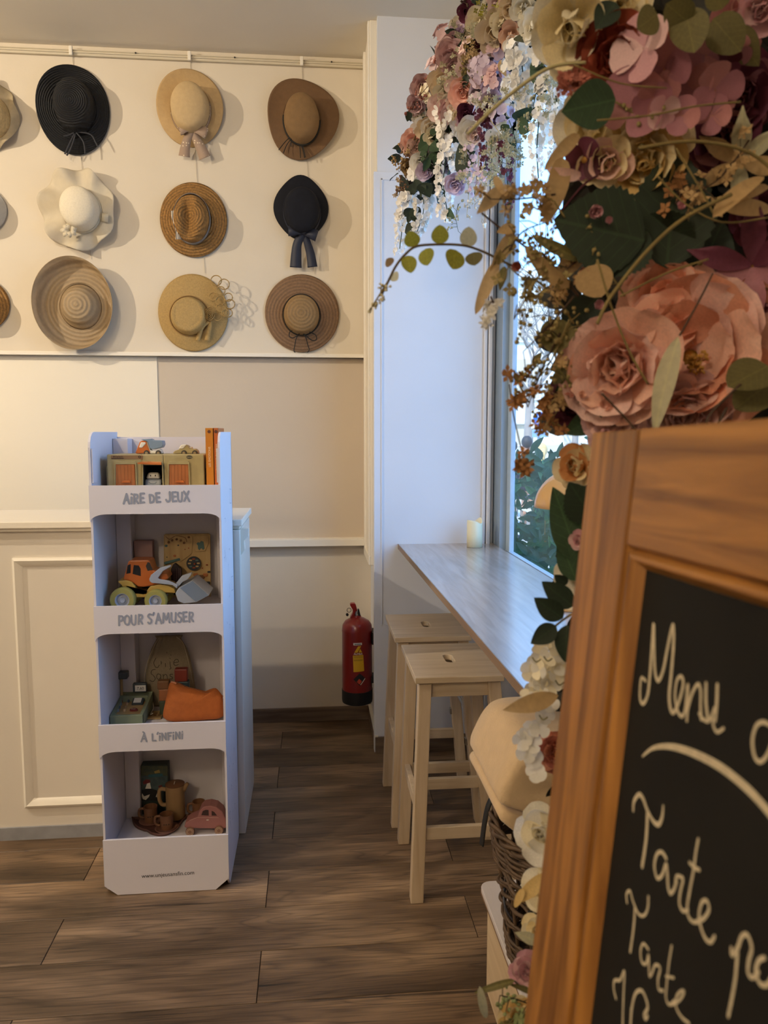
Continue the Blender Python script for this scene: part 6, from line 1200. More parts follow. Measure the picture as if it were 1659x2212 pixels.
for b, t, m, k in (((895, 533), (884, 500), YG, 1.25), ((951, 527), (950, 486), YG, 1.2), ((1012, 533), (1012, 490), PALE, 1.15), ((920, 537), (922, 572), YG, 1.15), ((985, 540), (980, 580), YG, 1.3), ((1023, 545), (1025, 572), OLV, 1.4), ((880, 552), (888, 588), YG, 1.0), ((846, 572), (836, 560), TANL, 1.3), ((848, 592), (858, 604), PALE, 1.2)):
    leaf(fa_, fq(*b, 1.0), fq(*t, .99), 'roundleaf', m, tocam(fq(*b, 1.0), rr, .3), k=k * .85)
sprig(fa_, [fq(840, 605, 1.0), fq(818, 640, 1.0), fq(800, 668, 1.0)], 9, .012, STM, mat('pale_buds', 'c9bf98', .6), .0022, random.Random(4))
for i, (path, n, sp, mm, kd) in enumerate(((((1180, 570), (1150, 620), (1110, 690)), 10, .03, 0, 'bud'), (((1240, 640), (1190, 700), (1130, 760)), 12, .035, 0, 'bud'), (((1230, 690), (1190, 780), (1150, 830)), 12, .035, 0, 'bud'), (((1210, 720), (1170, 800), (1140, 880)), 10, .03, 0, 'bud'), (((1230, 760), (1220, 850), (1190, 910)), 10, .028, 1, 'fl'), (((1100, 540), (1130, 500), (1180, 480)), 8, .025, 0, 'bud'), (((1190, 600), (1130, 600), (1085, 560)), 10, .03, 0, 'fl'), (((1060, 640), (1070, 670), (1050, 690)), 5, .012, 2, 'fl'), (((1270, 520), (1200, 540), (1150, 560)), 9, .03, 0, 'bud'), (((1250, 560), (1210, 600), (1180, 680)), 9, .03, 1, 'fl'), (((1220, 470), (1190, 430), (1150, 425)), 7, .02, 1, 'fl'), (((1200, 420), (1120, 430), (1060, 430)), 8, .018, 1, 'fl'),
                                  (((1110, 800), (1130, 850), (1145, 870)), 8, .02, 3, 'fl'), (((1131, 985), (1131, 1005), (1128, 1012)), 6, .012, 3, 'fl'), (((1200, 860), (1180, 890), (1195, 915)), 8, .018, 3, 'fl'), (((1620, 300), (1560, 380), (1500, 420)), 9, .03, 1, 'fl'), (((1350, 640), (1300, 560), (1290, 520)), 9, .025, 0, 'bud'), (((1460, 440), (1480, 400), (1450, 430)), 6, .02, 3, 'fl'), (((1660, 640), (1580, 610), (1540, 560)), 10, .03, 0, 'bud'), (((1300, 850), (1270, 830), (1250, 870)), 8, .025, 4, 'fl'), (((1330, 220), (1400, 260), (1450, 240)), 10, .03, 0, 'bud'), (((1170, 2180), (1120, 2160), (1080, 2150)), 9, .02, 5, 'bud'), (((1160, 2200), (1110, 2210), (1070, 2215)), 9, .025, 5, 'fl'), (((1250, 200), (1235, 170), (1240, 140)), 9, .02, 4, 'fl'))):
    sprig(fa_, [fq(x, y, .95 + .004 * (i % 5)) for x, y in path], n, sp, (STM, BST)[i % 2], (mat('olive_buds', '8d7c4a', .7), TANL, WHP[0], mat('rusty_bits', '9a6a3c', .8), CORAL, mat('green_buds', '8f9660', .7))[mm], .0032 if kd == 'bud' else .0045, random.Random(50 + i), kind=kd)
for x, y, r, m in ((1282, 455, 30, PKS), (1320, 480, 18, PKS), (1290, 660, 24, PKS), (1270, 590, 26, CORAL), (1120, 575, 22, CORAL), (1310, 880, 30, PE), (1245, 175, 22, CORAL), (1255, 855, 18, PE), (1300, 930, 24, PKS), (1470, 450, 20, PKS), (1660, 660, 25, MAU)):
    p = fq(x, y, .94); m = m if isinstance(m, list) else [m]; jflower(fa_, 'small_bloom', p, fR(r, .94), tocam(p, rr, .5), PEONY[2:], m[0], x)
# down the board's left edge
F_('rose', 1252, 1010, 62, 1.0, ROSE, [YC[1], CR[0]], 61, None, (-.4, 0, .1)); F_('rose', 1262, 1250, 62, 1.03, PEONY, [CR[1], WHP[0]], 62, None, (-.4, 0, 0)); F_('rose', 1255, 1168, 26, .98, ROSE, PKS, 63, None, (-.5, 0, 0))
F_('rose', 1183, 1800, 72, 1.02, ROSE, [WHP[0], CR[1]], 64, None, (-.4, 0, .1)); F_('rose', 1185, 1925, 60, 1.02, ROSE, CR, 65, None, (-.4, 0, 0)); F_('peony', 1145, 2100, 46, 1.0, PEONY, PKS, 66, None, (-.3, 0, .1)); F_('peony', 1205, 1625, 52, 1.03, PEONY, [CORAL, PE[2]], 67, None, (-.4, 0, 0)); F_('rose', 1165, 2010, 40, 1.03, ROSE, CR, 68, None, (-.3, 0, 0)); F_('peony', 1120, 2200, 50, 1.03, PEONY, [YC[0], CR[0]], 69)
for i in range(34):
    y = rr.uniform(1370, 1510); x = lerp(1205, 1170, (y - 1370) / 140) + rr.uniform(-38, 30); p = fq(x, y, rr.uniform(.97, 1.03)); flower(fa_, 'hydrangea_floret', p, fR(rr.uniform(18, 28), 1), tocam(p, rr, .6), HYD, [WHP[0], CR[1]], STC, .07, 100 + i)
for i, (x, y) in enumerate(((1140, 1575), (1150, 1605), (1128, 1598), (1150, 1640), (1165, 1575), (1160, 1670), (1175, 1545), (1190, 1520), (1138, 1625))):
    p = fq(x, y, .98); flower(fa_, 'white_blossom', p, fR(24, .98), tocam(p, rr, .7), HYD, WHP, STC, .08, 200 + i)
for x, y in ((1150, 1420), (1175, 1418), (1200, 1470), (1165, 1545)): stem(fa_, [fq(x, y, .93), fq(x + 8, y + 10, .92), fq(x + 18, y + 4, .92)], .0009, OLV, 'stamen_curl')
# ---- garland over the window head
def gY(x): return 3.2 - (x - 850) / 390 * 1.1
def gp(x, y, d=0.0): return aY(x, y, gY(x) + d)
def gR(r, x): return r * gY(x) / F
gl = thing('flower_garland', 'hanging garland of mixed silk flowers at the top of the window', 'flowers', gp(1040, 180))
cpts = [gp(1220, -140, .3), gp(1150, -30, .3), gp(1095, 70, .25), gp(1030, 180, .2), gp(950, 270, .12), gp(905, 350, .1), gp(890, 400, .1)]
cpts = [V(min(p.x, .74), p.y, min(p.z, 3.15)) for p in cpts]; cq = catmull(cpts, 5); obj('shade_core', MB().tube(cq, [lerp(.05, .025, i / (len(cq) - 1)) for i in range(len(cq))], 14), CORESH, gl, smooth='all')  # dark core added inside the garland to fill its gaps with shade
GF = [('rose', 1075, 62, 46, ROSE, YC[0]), ('rose', 1108, 75, 34, ROSE, YC[1]), ('rose', 1092, 48, 36, ROSE, CR[0]), ('rose', 1040, 50, 34, ROSE, CR[0]), ('rose', 1030, 45, 26, PEONY, PKS[1]), ('peony', 975, 122, 34, PEONY, PKS[0]), ('peony', 968, 108, 26, PEONY, PE[1]), ('peony', 985, 140, 28, PEONY, PKS[0]), ('rose', 960, 172, 34, ROSE, YC[0]), ('rose', 965, 195, 28, ROSE, CR[0]), ('rose', 1003, 198, 34, PEONY, PE[2]), ('rose', 990, 185, 28, ROSE, PE[1]), ('peony', 915, 186, 26, PEONY, PKS[0]), ('peony', 905, 192, 20, PEONY, MAU[1]), ('peony', 955, 232, 30, PEONY, PE[1]), ('peony', 900, 225, 22, PEONY, MAU[1]), ('peony', 895, 305, 28, PEONY, PE[2]), ('peony', 903, 320, 22, PEONY, PE[0]), ('rose', 920, 275, 24, ROSE, YC[0]), ('rose', 935, 295, 22, ROSE, CR[0]), ('rose', 1022, 285, 36, PEONY, WHP[0]), ('rose', 1030, 290, 22, ROSE, PE[1]), ('rose', 985, 220, 24, ROSE, PE[0]), ('peony', 1065, 215, 26, PEONY, LIL[0]), ('rose', 1010, 25, 24, ROSE, PLUM[0]), ('rose', 1105, 20, 30, ROSE, YC[0]), ('rose', 1135, 15, 34, ROSE, CR[1]), ('dahlia', 1100, 78, 24, PEONY, PLUM[1]), ('dahlia', 1050, 95, 22, PEONY, PLUM[1]), ('dahlia', 1060, 240, 26, PEONY, PLUM[0]), ('dahlia', 1010, 245, 24, PEONY, PLUM[0]), ('peony', 985, 395, 24, PEONY, LIL[0]), ('rose', 910, 350, 24, PEONY, WHP[0]), ('rose', 920, 370, 20, PEONY, LIL[0]), ('peony', 885, 360, 20, PEONY, TANL), ('rose', 1075, 300, 26, ROSE, WHP[0]), ('rose', 1110, 95, 26, ROSE, WHP[0]), ('rose', 1160, 60, 40, ROSE, CR[1])]
def pale(m):
    c = m.node_tree.nodes['Principled BSDF'].inputs['Base Color']; c = [x for x in c.default_value[:3]]; g = [lerp(x, 1, .3) for x in c]; h = ''.join('%02x' % int(255 * (1.055 * x ** (1 / 2.4) - .055)) for x in g)
    return pm_('pale_' + m.name, h)
for i in range(130):
    u = rr.random() * 1.25 - .25; q = V(1120, -20, 0).lerp(V(925, 330, 0), u); w = lerp(85, 40, u); x, y = q.x + rr.gauss(0, .5) * w, q.y + rr.gauss(0, .5) * w
    p = gp(x, y, rr.uniform(-.02, .1))
    if p.x > .78: continue
    jflower(gl, 'small_bloom', p, gR(rr.uniform(17, 30), x), (tocam(p) + V(-.2 + rr.uniform(-.4, .4), 0, rr.uniform(-.5, .3))).normalized(), rr.choice((PEONY, ROSE, PEONY)), pale(rr.choice((PKS[0], PKS[1], PE[0], PE[1], CR[0], CR[1], YC[0], WHP[0], LIL[0], PKS[1], CR[1], PLUM[0]))), 600 + i)
mbg = MB()
for i in range(420):
    u = rr.random() * 1.25 - .25; q = V(1130, -40, 0).lerp(V(905, 400, 0), u); w = lerp(85, 32, u); x, y = q.x + rr.gauss(0, .6) * w, q.y + rr.gauss(0, .6) * w
    p = gp(x, y, rr.uniform(.0, .1)); mbg.add(lf.v, lf.f, Matrix.Translation(p) @ faceq(tocam(p, rr, 1), rr.uniform(0, 6.3)) @ Matrix.Scale(rr.uniform(.04, .075), 4))
obj('dark_foliage', mbg, DG, gl, smooth='all', kind='stuff')
for i, (nm, x, y, r, lay, m) in enumerate(GF):
    m = m if m in (PLUM[0], PLUM[1], TANL) else pale(m)
    p = gp(x, y, -.03); jflower(gl, nm, p, gR(r, x), (tocam(p) + V(-.25, 0, -.25 + rr.uniform(-.3, .3))).normalized(), lay, m, 300 + i)
def floretball(nm, x, y, r, m, n, sd):
    m = pale(m)
    r_ = random.Random(sd); mb = MB(); key = 'lo_hyd'
    if key not in MC: jflower(gl, 'floret', gp(x, y), .01, (0, -1, 0), HYD, m, 1)
    pt = MC[key]
    for i in range(n):
        d = V(r_.gauss(0, 1), r_.gauss(0, 1), r_.gauss(0, 1)).normalized()
        if d.y > .35: d.y *= -1
        c = gp(x, y) + d * gR(r, x) * r_.uniform(.7, 1.0)
        B = Matrix.Translation(c) @ faceq(d, r_.uniform(0, 6))
        for a in range(4): mb.add(pt.v, pt.f, B @ Matrix.Rotation(a * PI / 2, 4, 'Z') @ Matrix.Rotation(.15, 4, 'X') @ Matrix.Scale(gR(13, x), 4))
    obj(nm, mb, m, gl, smooth='all')
for i, (x, y, r, m, n) in enumerate(((1055, 152, 40, LIL[0], 26), (1075, 175, 28, PKS[0], 18), (1065, 195, 24, LIL[0], 14), (975, 128, 30, PKS[0], 20), (1125, 115, 34, WHP[0], 24), (1150, 150, 40, WHP[0], 30), (1130, 185, 32, WHP[0], 22), (1165, 100, 34, WHP[0], 22), (1190, 190, 34, WHP[0], 24), (1180, 240, 30, WHP[0], 18), (1110, 150, 26, WHP[0], 16), (1050, 240, 24, LIL[0], 14), (905, 375, 24, WHP[0], 14), (960, 80, 22, PKS[0], 12), (1070, 120, 24, MAU[1], 14), (1085, 330, 24, WHP[0], 12), (1170, 290, 26, WHP[0], 14), (1185, 130, 34, WHP[0], 24), (1205, 160, 30, WHP[0], 20), (1140, 230, 28, WHP[0], 16), (1200, 230, 28, WHP[0], 16), (1105, 190, 26, WHP[0], 14), (1040, 200, 24, PKS[1], 14), (1030, 150, 24, LIL[0], 12), (1020, 110, 26, PE[1], 14), (945, 150, 22, PKS[1], 12), (930, 200, 22, CR[0], 12), (1085, 250, 26, LIL[0], 14), (1180, 60, 34, CR[1], 20), (1140, 40, 30, CR[0], 18))):
    floretball('hydrangea', x, y, r, m, n, 400 + i)
def strand(nm, path, w0, w1, n, m, sd, size=10):
    m = m if m in PLUM else pale(m)
    r_ = random.Random(sd); mb = MB(); P = catmull([gp(x, y, -.05) for x, y in path], 8); L_ = len(P); pt = MC['lo_hyd']; xm = path[0][0]
    for i in range(n):
        u = i / (n - 1); c0 = P[int(u * (L_ - 1))]; w = gR(lerp(w0, w1, u), xm); a = r_.uniform(0, 6.28); c = c0 + V(math.cos(a) * w, math.sin(a) * w * .7, r_.uniform(-.4, .4) * w * .5)
        B = Matrix.Translation(c) @ faceq((c - c0).normalized() + V(0, -.5, -.2), r_.uniform(0, 6)); s = gR(size, xm) * lerp(1.1, .7, u) * r_.uniform(.8, 1.15)
        for q in range(3): mb.add(pt.v, pt.f, B @ Matrix.Rotation(q * 2.1, 4, 'Z') @ Matrix.Rotation(.5, 4, 'X') @ Matrix.Scale(s, 4))
    s_ = obj(nm, mb, m, gl, smooth='all'); obj('stem', MB().tube(P, .0018, 5), MG, s_, smooth='all')
strand('wisteria_strand', [(968, 240), (972, 300), (970, 360), (960, 420), (962, 478)], 22, 12, 110, WHP[0], 1, 11); strand('wisteria_strand', [(985, 260), (965, 330), (958, 400), (968, 465)], 18, 10, 70, WHP[0], 2, 11); strand('wisteria_strand', [(885, 425), (872, 460), (868, 500), (862, 548)], 16, 8, 70, WHP[0], 3, 10); strand('wisteria_strand', [(915, 425), (914, 460), (905, 490), (890, 525)], 16, 8, 60, WHP[0], 4, 10)
strand('wisteria_strand', [(1050, 250), (1052, 290), (1050, 330), (1048, 372)], 16, 6, 60, PLUM[0], 5, 9); strand('wisteria_strand', [(1092, 300), (1094, 340), (1095, 380), (1102, 450)], 14, 5, 60, PLUM[0], 6, 9); strand('wisteria_strand', [(1125, 120), (1130, 170), (1125, 215)], 22, 14, 60, WHP[0], 7, 12); strand('wisteria_strand', [(1165, 250), (1160, 320), (1163, 385)], 14, 8, 36, WHP[0], 8, 11); strand('wisteria_strand', [(1060, 380), (1020, 370), (990, 380)], 10, 8, 20, LIL[0], 9, 10)
strand('wisteria_strand', [(1020, 320), (1030, 370), (1025, 420)], 12, 8, 30, LIL[0], 12, 9); strand('wisteria_strand', [(1200, 200), (1205, 260), (1195, 330)], 16, 8, 40, WHP[0], 13, 11)
for b, t, m, k in (((928, 290), (905, 315), MG, 1), ((925, 310), (900, 328), MG, 1), ((922, 330), (902, 345), MG, 1), ((930, 295), (950, 285), MG, 1), ((930, 312), (950, 320), MG, 1), ((932, 330), (945, 345), MG, 1), ((928, 340), (915, 372), MG, .8), ((940, 335), (950, 362), MG, .8), ((985, 330), (1015, 350), DG, 1.5), ((1150, 130), (1182, 122), MG, 1), ((1145, 165), (1172, 148), MG, 1), ((1160, 205), (1180, 170), MG, .9), ((1115, 260), (1145, 240), MG, 1), ((1100, 270), (1080, 285), MG, 1), ((1120, 265), (1140, 280), MG, 1), ((1165, 230), (1150, 250), MG, 1), ((890, 450), (872, 470), DG, 1.1), ((890, 450), (905, 468), DG, 1.1), ((888, 460), (880, 482), DG, 1), ((893, 460), (900, 480), DG, 1), ((895, 490), (870, 502), DG, 1.1), ((885, 240), (880, 262), DG, 1.2), ((965, 455), (978, 470), MG, 1), ((900, 400), (880, 420), DG, 1.1), ((910, 395), (928, 420), DG, 1.1), ((1000, 170), (1015, 145), OLV, 1), ((1010, 160), (1000, 190), DG, 1), ((980, 160), (970, 190), DG, 1.1), ((1080, 130), (1090, 160), TANL, .6), ((1030, 130), (1020, 95), TANL, .6), ((1095, 330), (1110, 300), MG, 1), ((1070, 255), (1060, 230), DG, 1), ((930, 215), (945, 200), TANL, .5), ((935, 240), (925, 215), TANL, .5), ((1120, 90), (1150, 75), OLV, 1), ((1020, 20), (1005, 50), PLUM[1], 1), ((905, 410), (895, 385), DG, 1.2), ((920, 400), (905, 425), DG, 1.2)):
    leaf(gl, gp(*b, -.06), gp(*t, -.07), 'ovate', m, tocam(gp(*b), rr, .4), k=k)
for i, (path, n, sp, a, b_, kd) in enumerate((([(900, 330), (880, 350), (862, 372)], 9, .03, BST, TANL, 'bud'), ([(905, 300), (885, 330), (868, 345)], 8, .03, BST, mat('brown_buds', '6b4a2c', .7), 'bud'), ([(880, 370), (872, 400), (868, 430)], 8, .025, BST, mat('brown_buds', '6b4a2c', .7), 'bud'), ([(1060, 280), (1062, 340), (1058, 400)], 14, .04, MG, PALE, 'fl'), ([(1080, 290), (1085, 350), (1075, 410)], 14, .04, MG, PALE, 'fl'), ([(1100, 260), (1115, 310), (1110, 350)], 14, .04, MG, PALE, 'fl'), ([(1035, 330), (1030, 390), (1025, 450)], 12, .03, PST, WHP[0], 'bud'), ([(1010, 370), (1012, 420), (1008, 470)], 10, .02, PST, WHP[0], 'bud'), ([(1040, 360), (1045, 420), (1040, 480)], 10, .02, PST, WHP[0], 'bud'), ([(960, 90), (940, 150), (930, 175)], 8, .02, BST, CORAL, 'bud'), ([(1030, 230), (1050, 220), (1070, 230)], 9, .03, PST, PALE, 'fl'), ([(1020, 215), (1040, 225), (1060, 205)], 9, .03, PST, WHP[0], 'fl'), ([(1045, 100), (1010, 120), (995, 140)], 14, .04, OLV, TANL, 'fl'), ([(1060, 90), (1020, 105), (1000, 160)], 14, .04, OLV, STM, 'bud'), ([(1010, 10), (1000, 5), (990, 15)], 6, .02, BST, BST, 'bud'), ([(990, 440), (985, 470), (990, 500)], 8, .03, MG, PALE, 'bud'), ([(1185, 140), (1195, 200), (1180, 260)], 10, .03, PST, PALE, 'fl'), ([(1105, 410), (1105, 440), (1100, 458)], 6, .012, BST, DG, 'bud'), ([(1160, 190), (1150, 240), (1140, 290)], 9, .025, DG, PALE, 'bud'), ([(1075, 20), (1060, 30), (1040, 20)], 10, .04, OLV, YG, 'fl'), ([(1000, 120), (985, 150), (965, 160)], 12, .04, PST, PALE, 'fl'), ([(930, 180), (905, 210), (890, 240)], 9, .03, BST, CORAL, 'bud'), ([(1100, 160), (1120, 210), (1110, 250)], 14, .04, PST, PALE, 'fl'), ([(1060, 260), (1090, 300), (1120, 330)], 14, .04, PST, PALE, 'fl'), ([(1180, 180), (1200, 250), (1210, 330)], 12, .04, PST, WHP[0], 'fl'), ([(1000, 300), (1005, 350), (1000, 400)], 12, .035, MG, PALE, 'fl'), ([(880, 300), (866, 330), (858, 350)], 8, .03, BST, TANL, 'bud'), ([(870, 390), (862, 420), (866, 450)], 8, .025, BST, TANL, 'fl'), ([(1045, 60), (1015, 75), (990, 70)], 10, .03, OLV, PALE, 'fl'))):
    sprig(gl, [gp(x, y, -.08) for x, y in path], n, sp, a, b_, .005, random.Random(80 + i), name='twig_spray', kind=kd)
# ------------------------------------------------------------------ outside the window
struct('ground', MB().box(1.05, 90, -20, 120, -0.3, -0.12), mat('pale_paving', 'b5ada3', .9, var=.1, scale=.6))
FAC = mat('pale_render', 'e4ddcf', .9, var=.05, scale=.4); SHUT = mat('beige_shutter', 'c4b69e', .8); STN = mat('grey_stone_base', 'bdb6ac', .9)
bl_ = thing('apartment_building', 'pale sunlit apartment building across the street', 'building', (15, 40, -.12))
obj('wall', MB().box(3, 34, 40, 52, -.12, 9.6), FAC, bl_); obj('stone_base', MB().box(3, 34, 39.9, 40, -.12, .9), STN, bl_)
obj('cornice', MB().box(2.8, 34.2, 39.6, 40, 2.0, 2.2).box(2.8, 34.2, 39.6, 52, 9.5, 10), FAC, bl_, bevel=.05)
for zf_ in (.95, 3.4, 6.4):
    for i in range(9):
        x = 6.2 + i * 2.6; h = 1.0 if zf_ < 2 else 2.0
        w_ = obj('window', MB().box(x - .75, x + .75, 39.86, 40.0, zf_ - .12, zf_ + h + .15), FAC, bl_, bevel=.02); obj('shutter', MB().box(x - .6, x + .6, 39.83, 39.9, zf_, zf_ + h), SHUT, w_)
for i in range(12): obj('wall_panel', MB().box(5 + i * 1.6, 6.4 + i * 1.6, 39.86, 39.92, -.05, .75), STN, bl_, bevel=.02)
BARK = mat('pale_bark', '8a7f74', .9, var=.15, scale=4)
def tree(label, base, h, sd, n):
    r_ = random.Random(sd); t = thing('street_tree', label, 'tree', base, group=None); tr = MB(); br_ = MB(); top = base + V(r_.uniform(-.2, .2), 0, h * .36)
    tr.tube([base, base + V(.03, 0, h * .18), top], [.17, .14, .11], 8)
    def grow(p, d, L_, r, lev):
        q = p + d * L_; mid = p + d * L_ * .5 + V(r_.uniform(-.06, .06), 0, r_.uniform(-.02, .06)) * L_; br_.tube([p, mid, q], [r, r * .85, r * .65], 4 if lev > 1 else 6)
        if lev < 5:
            for k in range(3 if lev < 4 else 2):
                e = (d + V(r_.uniform(-.75, .75), r_.uniform(-.75, .75), r_.uniform(-.35, .55))).normalized(); grow(q if k else lerp(p, q, .7), e, L_ * r_.uniform(.6, .85), r * .6, lev + 1)
    for k in range(n): a = 6.28 * k / n + r_.uniform(-.3, .3); grow(top, V(math.cos(a) * .7, math.sin(a) * .7, .8).normalized(), h * .22, .07, 1)
    obj('trunk', tr, BARK, t, smooth='all'); obj('branches', br_, BARK, t, kind='stuff')
def gx(px, Y): return V(aY(px, 1000, Y).x, Y, -.12)
tree('bare street tree left of the blue footpath sign', gx(1138, 21), 7.5, 5, 5); tree('bare street tree right of the blue footpath sign', gx(1240, 34), 9.5, 12, 5)
# footpath sign
sY = 14.0; sp0 = gx(1163, sY); sg = thing('footpath_sign', 'blue round footpath sign on a white plate and pole', 'sign', sp0); zc = aY(1163, 906, sY).z
obj('pole', MB().tube([sp0, V(sp0.x, sY, zc + .2)], .03, 8), mat('galvanised', '9aa2a8', .5, metal=.5), sg, smooth=True)
pl_ = obj('plate', MB().box(sp0.x - .165, sp0.x + .165, sY - .05, sY - .035, zc - .17, zc + .17), WHT, sg, bevel=.01); obj('plate', MB().box(sp0.x - .14, sp0.x + .14, sY - .05, sY - .035, zc - .33, zc - .19), mat('sign_blue_grey', '7f9ab8', .5), sg)
obj('disc', MB().lathe([(0, 0), (.13, 0), (.13, .008), (0, .008)], front(V(sp0.x, sY - .05, zc)), 24), mat('sign_blue', '1c6fc4', .4), pl_)
fg_ = MB()
for dx, s in ((-.035, 1), (.04, .7)):
    fg_.ball((sp0.x + dx, sY - .06, zc + .055 * s), .018 * s, 8, 5); 
    for e in ((-.02, -.08), (.02, -.08)): fg_.tube([V(sp0.x + dx, sY - .06, zc + .03 * s), V(sp0.x + dx + e[0] * s * .4, sY - .06, zc - .02 * s), V(sp0.x + dx + e[0] * s, sY - .06, zc + e[1] * s)], .011 * s, 6)
obj('walking_figures', fg_, WHT, pl_)
# people sitting outside
def person(label, x, Y, zh, jc, hc, pony):
    c = V(aY(x, 1000, Y).x, Y, 0); t = thing('person', label, 'person', V(c.x, Y, -.12), group=None); z = zh
    def skin(nm, vs, es, rad, m, par):
        me = bpy.data.meshes.new(nm); me.from_pydata([Vector(v) + V(c.x, c.y, 0) - V(c.x, c.y, -.12) for v in vs], es, []); me.materials.append(m); o = bpy.data.objects.new(nm, me); COL.objects.link(o); me.polygons.foreach_set('use_smooth', [True] * len(me.polygons))
        o.modifiers.new('skin', 'SKIN'); s_ = o.modifiers.new('sub', 'SUBSURF'); s_.levels = 2; s_.render_levels = 2
        for i, r in enumerate(rad): me.skin_vertices[0].data[i].radius = (r[0], r[1]); me.skin_vertices[0].data[i].use_root = (i == 0)
        return finish(o, par, Matrix.Translation((c.x, c.y, -.12)))
    o2 = -.12
    Z = lambda v: (v[0], v[1], v[2])
    pv = [(0, 0, .5), (0, -.02, .72), (0, 0, .95), (0, .01, z - .2), (0, .02, z - .1), (0, .03, z), (0, .03, z + .09), (-.17, .02, .98), (-.24, .1, .76), (-.16, .3, .72), (-.13, .4, .72), (.17, .02, .98), (.24, .1, .76), (.16, .3, .72), (.13, .4, .72), (-.1, .12, .5), (-.11, .45, .5), (-.11, .5, .06), (-.11, .6, .0), (.1, .12, .5), (.11, .45, .5), (.11, .5, .06), (.11, .6, .0)]
    pe = [(0, 1), (1, 2), (2, 3), (3, 4), (4, 5), (5, 6), (2, 7), (7, 8), (8, 9), (9, 10), (2, 11), (11, 12), (12, 13), (13, 14), (0, 15), (15, 16), (16, 17), (17, 18), (0, 19), (19, 20), (20, 21), (21, 22)]
    prd = [(.15, .12), (.15, .11), (.15, .1), (.05, .05), (.055, .06), (.085, .1), (.07, .085), (.07, .07), (.048, .048), (.04, .04), (.035, .025), (.07, .07), (.048, .048), (.04, .04), (.035, .025), (.09, .09), (.065, .065), (.05, .05), (.045, .035), (.09, .09), (.065, .065), (.05, .05), (.045, .035)]
    skin('body', pv, pe, prd, mat('skin', 'b98a6e', .6), t)
    jr = [(a + .015, b + .015) for a, b in prd]; ji = [0, 1, 2, 7, 8, 9, 11, 12, 13]; skin('jacket', [pv[i] for i in ji], [(0, 1), (1, 2), (2, 3), (3, 4), (4, 5), (2, 6), (6, 7), (7, 8)], [jr[i] for i in ji], mat('jacket_' + jc, jc, .8), t)
    hm = mat('hair_' + hc, hc, .6, var=.2, scale=40, stretch=(6, 6, 1)); hb = MB().ball(V(c.x, Y - .01, z + .05), (.098, .105, .115), 14, 9); hb.ball(V(c.x, Y + .14, z - .01), (.012, .012, .012), 6, 4)
    obj('hair', hb, hm, t, smooth='all')
    if pony: obj('ponytail', MB().tube(catmull([V(c.x, Y - .1, z + .05), V(c.x - .02, Y - .17, z + .02), V(c.x - .03, Y - .17, z - .1), V(c.x - .01, Y - .15, z - .2)], 4), [.03, .035, .04, .042, .045, .045, .045, .043, .04, .035, .03, .02, .008], 8), hm, t, smooth='all')
    return c
pc1 = person('person with a blonde ponytail and dark top sitting outside, seen from behind', 1168, 11.5, 1.24, '2a2c38', 'c8a468', True)
pc2 = person('dark-haired person in a dark jacket sitting outside, middle of the three', 1137, 13.2, 1.34, '23252c', '2a2523', False)
pc3 = person('dark-haired person sitting outside, nearest the window frame', 1106, 14.6, 1.25, '33302f', '33291f', False)
for c, lb in ((pc1, 'slatted outdoor chair under the person with the blonde ponytail'), (pc2, 'slatted outdoor chair under the person in the middle outside'), (pc3, 'slatted outdoor chair under the person nearest the window frame')):
    ch = thing('outdoor_chair', lb, 'chair', (c.x, c.y + .12, -.12), group='outdoor chairs')
    for k in range(5): obj('slat', MB().box(c.x - .22, c.x + .22, c.y - .1 + k * .09, c.y - .02 + k * .09, .335, .36), SHUT, ch)
    for sx in (-.2, .2):
        for sy in (-.08, .32): obj('leg', MB().box(c.x + sx - .02, c.x + sx + .02, c.y + sy - .02, c.y + sy + .02, -.12, .335), BARK, ch)
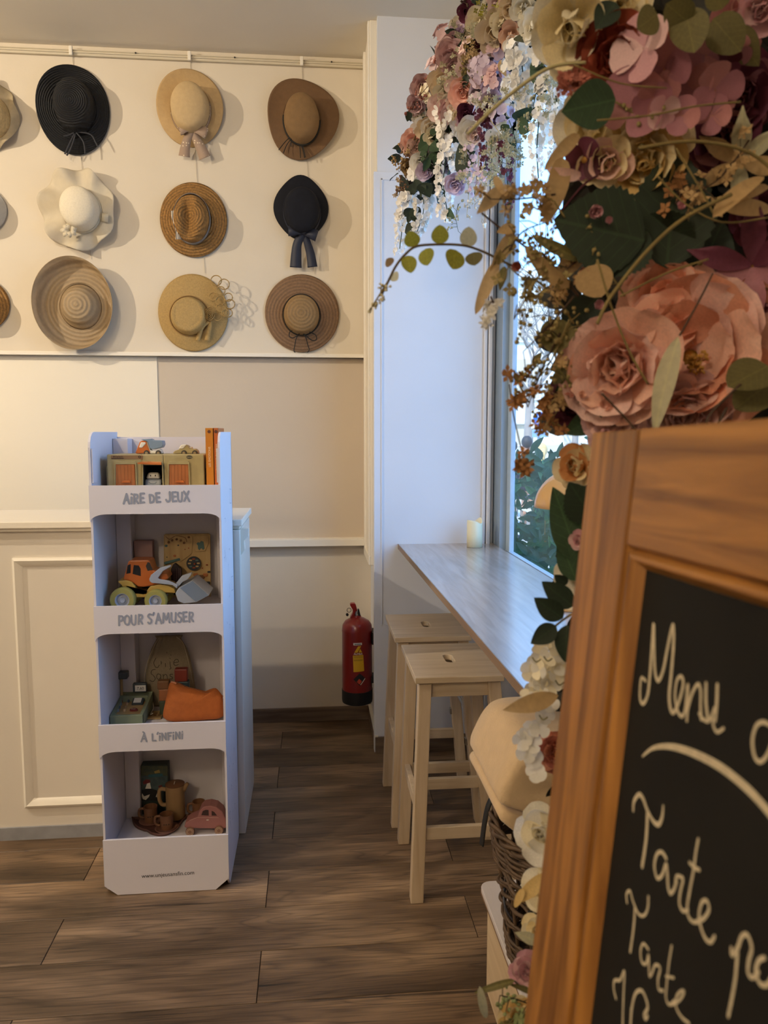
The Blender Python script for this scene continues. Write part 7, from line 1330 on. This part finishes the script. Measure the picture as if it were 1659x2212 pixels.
# terrace rail and shrub just outside the pane
rl2 = thing('terrace_railing', 'dark metal railing at the edge of the terrace outside', 'railing', (2.2, 7, -.12)); MET = mat('dark_metal', '3a3f48', .5, metal=.4)
for px_ in (1030, 1103, 1180, 1260): p = gx(px_, 7); obj('post', MB().box(p.x - .03, p.x + .03, 6.97, 7.03, -.12, .95), MET, rl2)
for z in (.55, .93): obj('rail', MB().box(1.2, 3.6, 6.985, 7.015, z, z + .04), MET, rl2)
sh = thing('shrub', 'leafy green shrub in a trough right outside the window', 'plant', (1.7, 4.2, -.12)); rr = random.Random(77)
obj('trough', MB().box(1.15, 2.3, 3.0, 6.2, -.12, .42), mat('dark_trough', '4c4a48', .7), sh, bevel=.01)
stems = MB()
for i in range(46):
    x, y = rr.uniform(1.25, 2.15), rr.uniform(3.2, 6.0); h = rr.uniform(.55, .95); stems.tube([V(x, y, .4), V(x + rr.uniform(-.08, .08), y, .4 + h * .5), V(x + rr.uniform(-.2, .15), y + rr.uniform(-.1, .1), .4 + h)], [.008, .006, .003], 5)
obj('stems', stems, STM, sh, kind='stuff')
GR2 = pm_('shrub_leaf_dark', '3d5a38', .15, scale=8, var=.2); mbs = MB(); lf = leaf_mb(.42, .15, .2, n=5); nl = 0
for i in range(1500):
    px_, py_ = rr.uniform(1060, 1300), rr.uniform(985, 1340); py_ -= 45 * max(0, math.sin(px_ * .05 + 1)) * rr.random() if i % 2 else 0; Y = rr.uniform(3.6, 5.4) if i % 3 else rr.uniform(3.5, 4.4); p = aY(px_, py_, Y)
    if p.x < 1.12 or p.z < .35 or noise.noise(V(p.x * 5, p.y * 3, p.z * 5)) > .22: continue
    L_ = rr.uniform(.055, .105); a = rr.uniform(0, 6.28); d = V(math.cos(a), rr.uniform(-.6, .3), math.sin(a) * .7 + .1).normalized()
    if i < 500 and nl < 295: leaf(sh, p, p + d * L_ * 1.15, 'ovate', (GRNP, GR2)[i % 2], (rr.uniform(-.8, .8), -1, rr.uniform(-.2, 1.0)), k=.62); nl += 1
    else: mbs.add(lf.v, lf.f, Matrix.Translation(p) @ faceq((rr.uniform(-1, 1), -1, rr.uniform(-.3, 1)), rr.uniform(0, 6.3)) @ Matrix.Scale(L_, 4))
for i in range(900):
    p = V(rr.uniform(1.16, 2.25), rr.uniform(2.9, 6.2), rr.uniform(.45, 1.32))
    if noise.noise(p * 4) > .2: continue
    mbs.add(lf.v, lf.f, Matrix.Translation(p) @ faceq((rr.uniform(-1, 1), -1, rr.uniform(-.3, 1)), rr.uniform(0, 6.3)) @ Matrix.Scale(rr.uniform(.06, .11), 4))
obj('foliage', mbs, GR2, sh, smooth='all', kind='stuff')
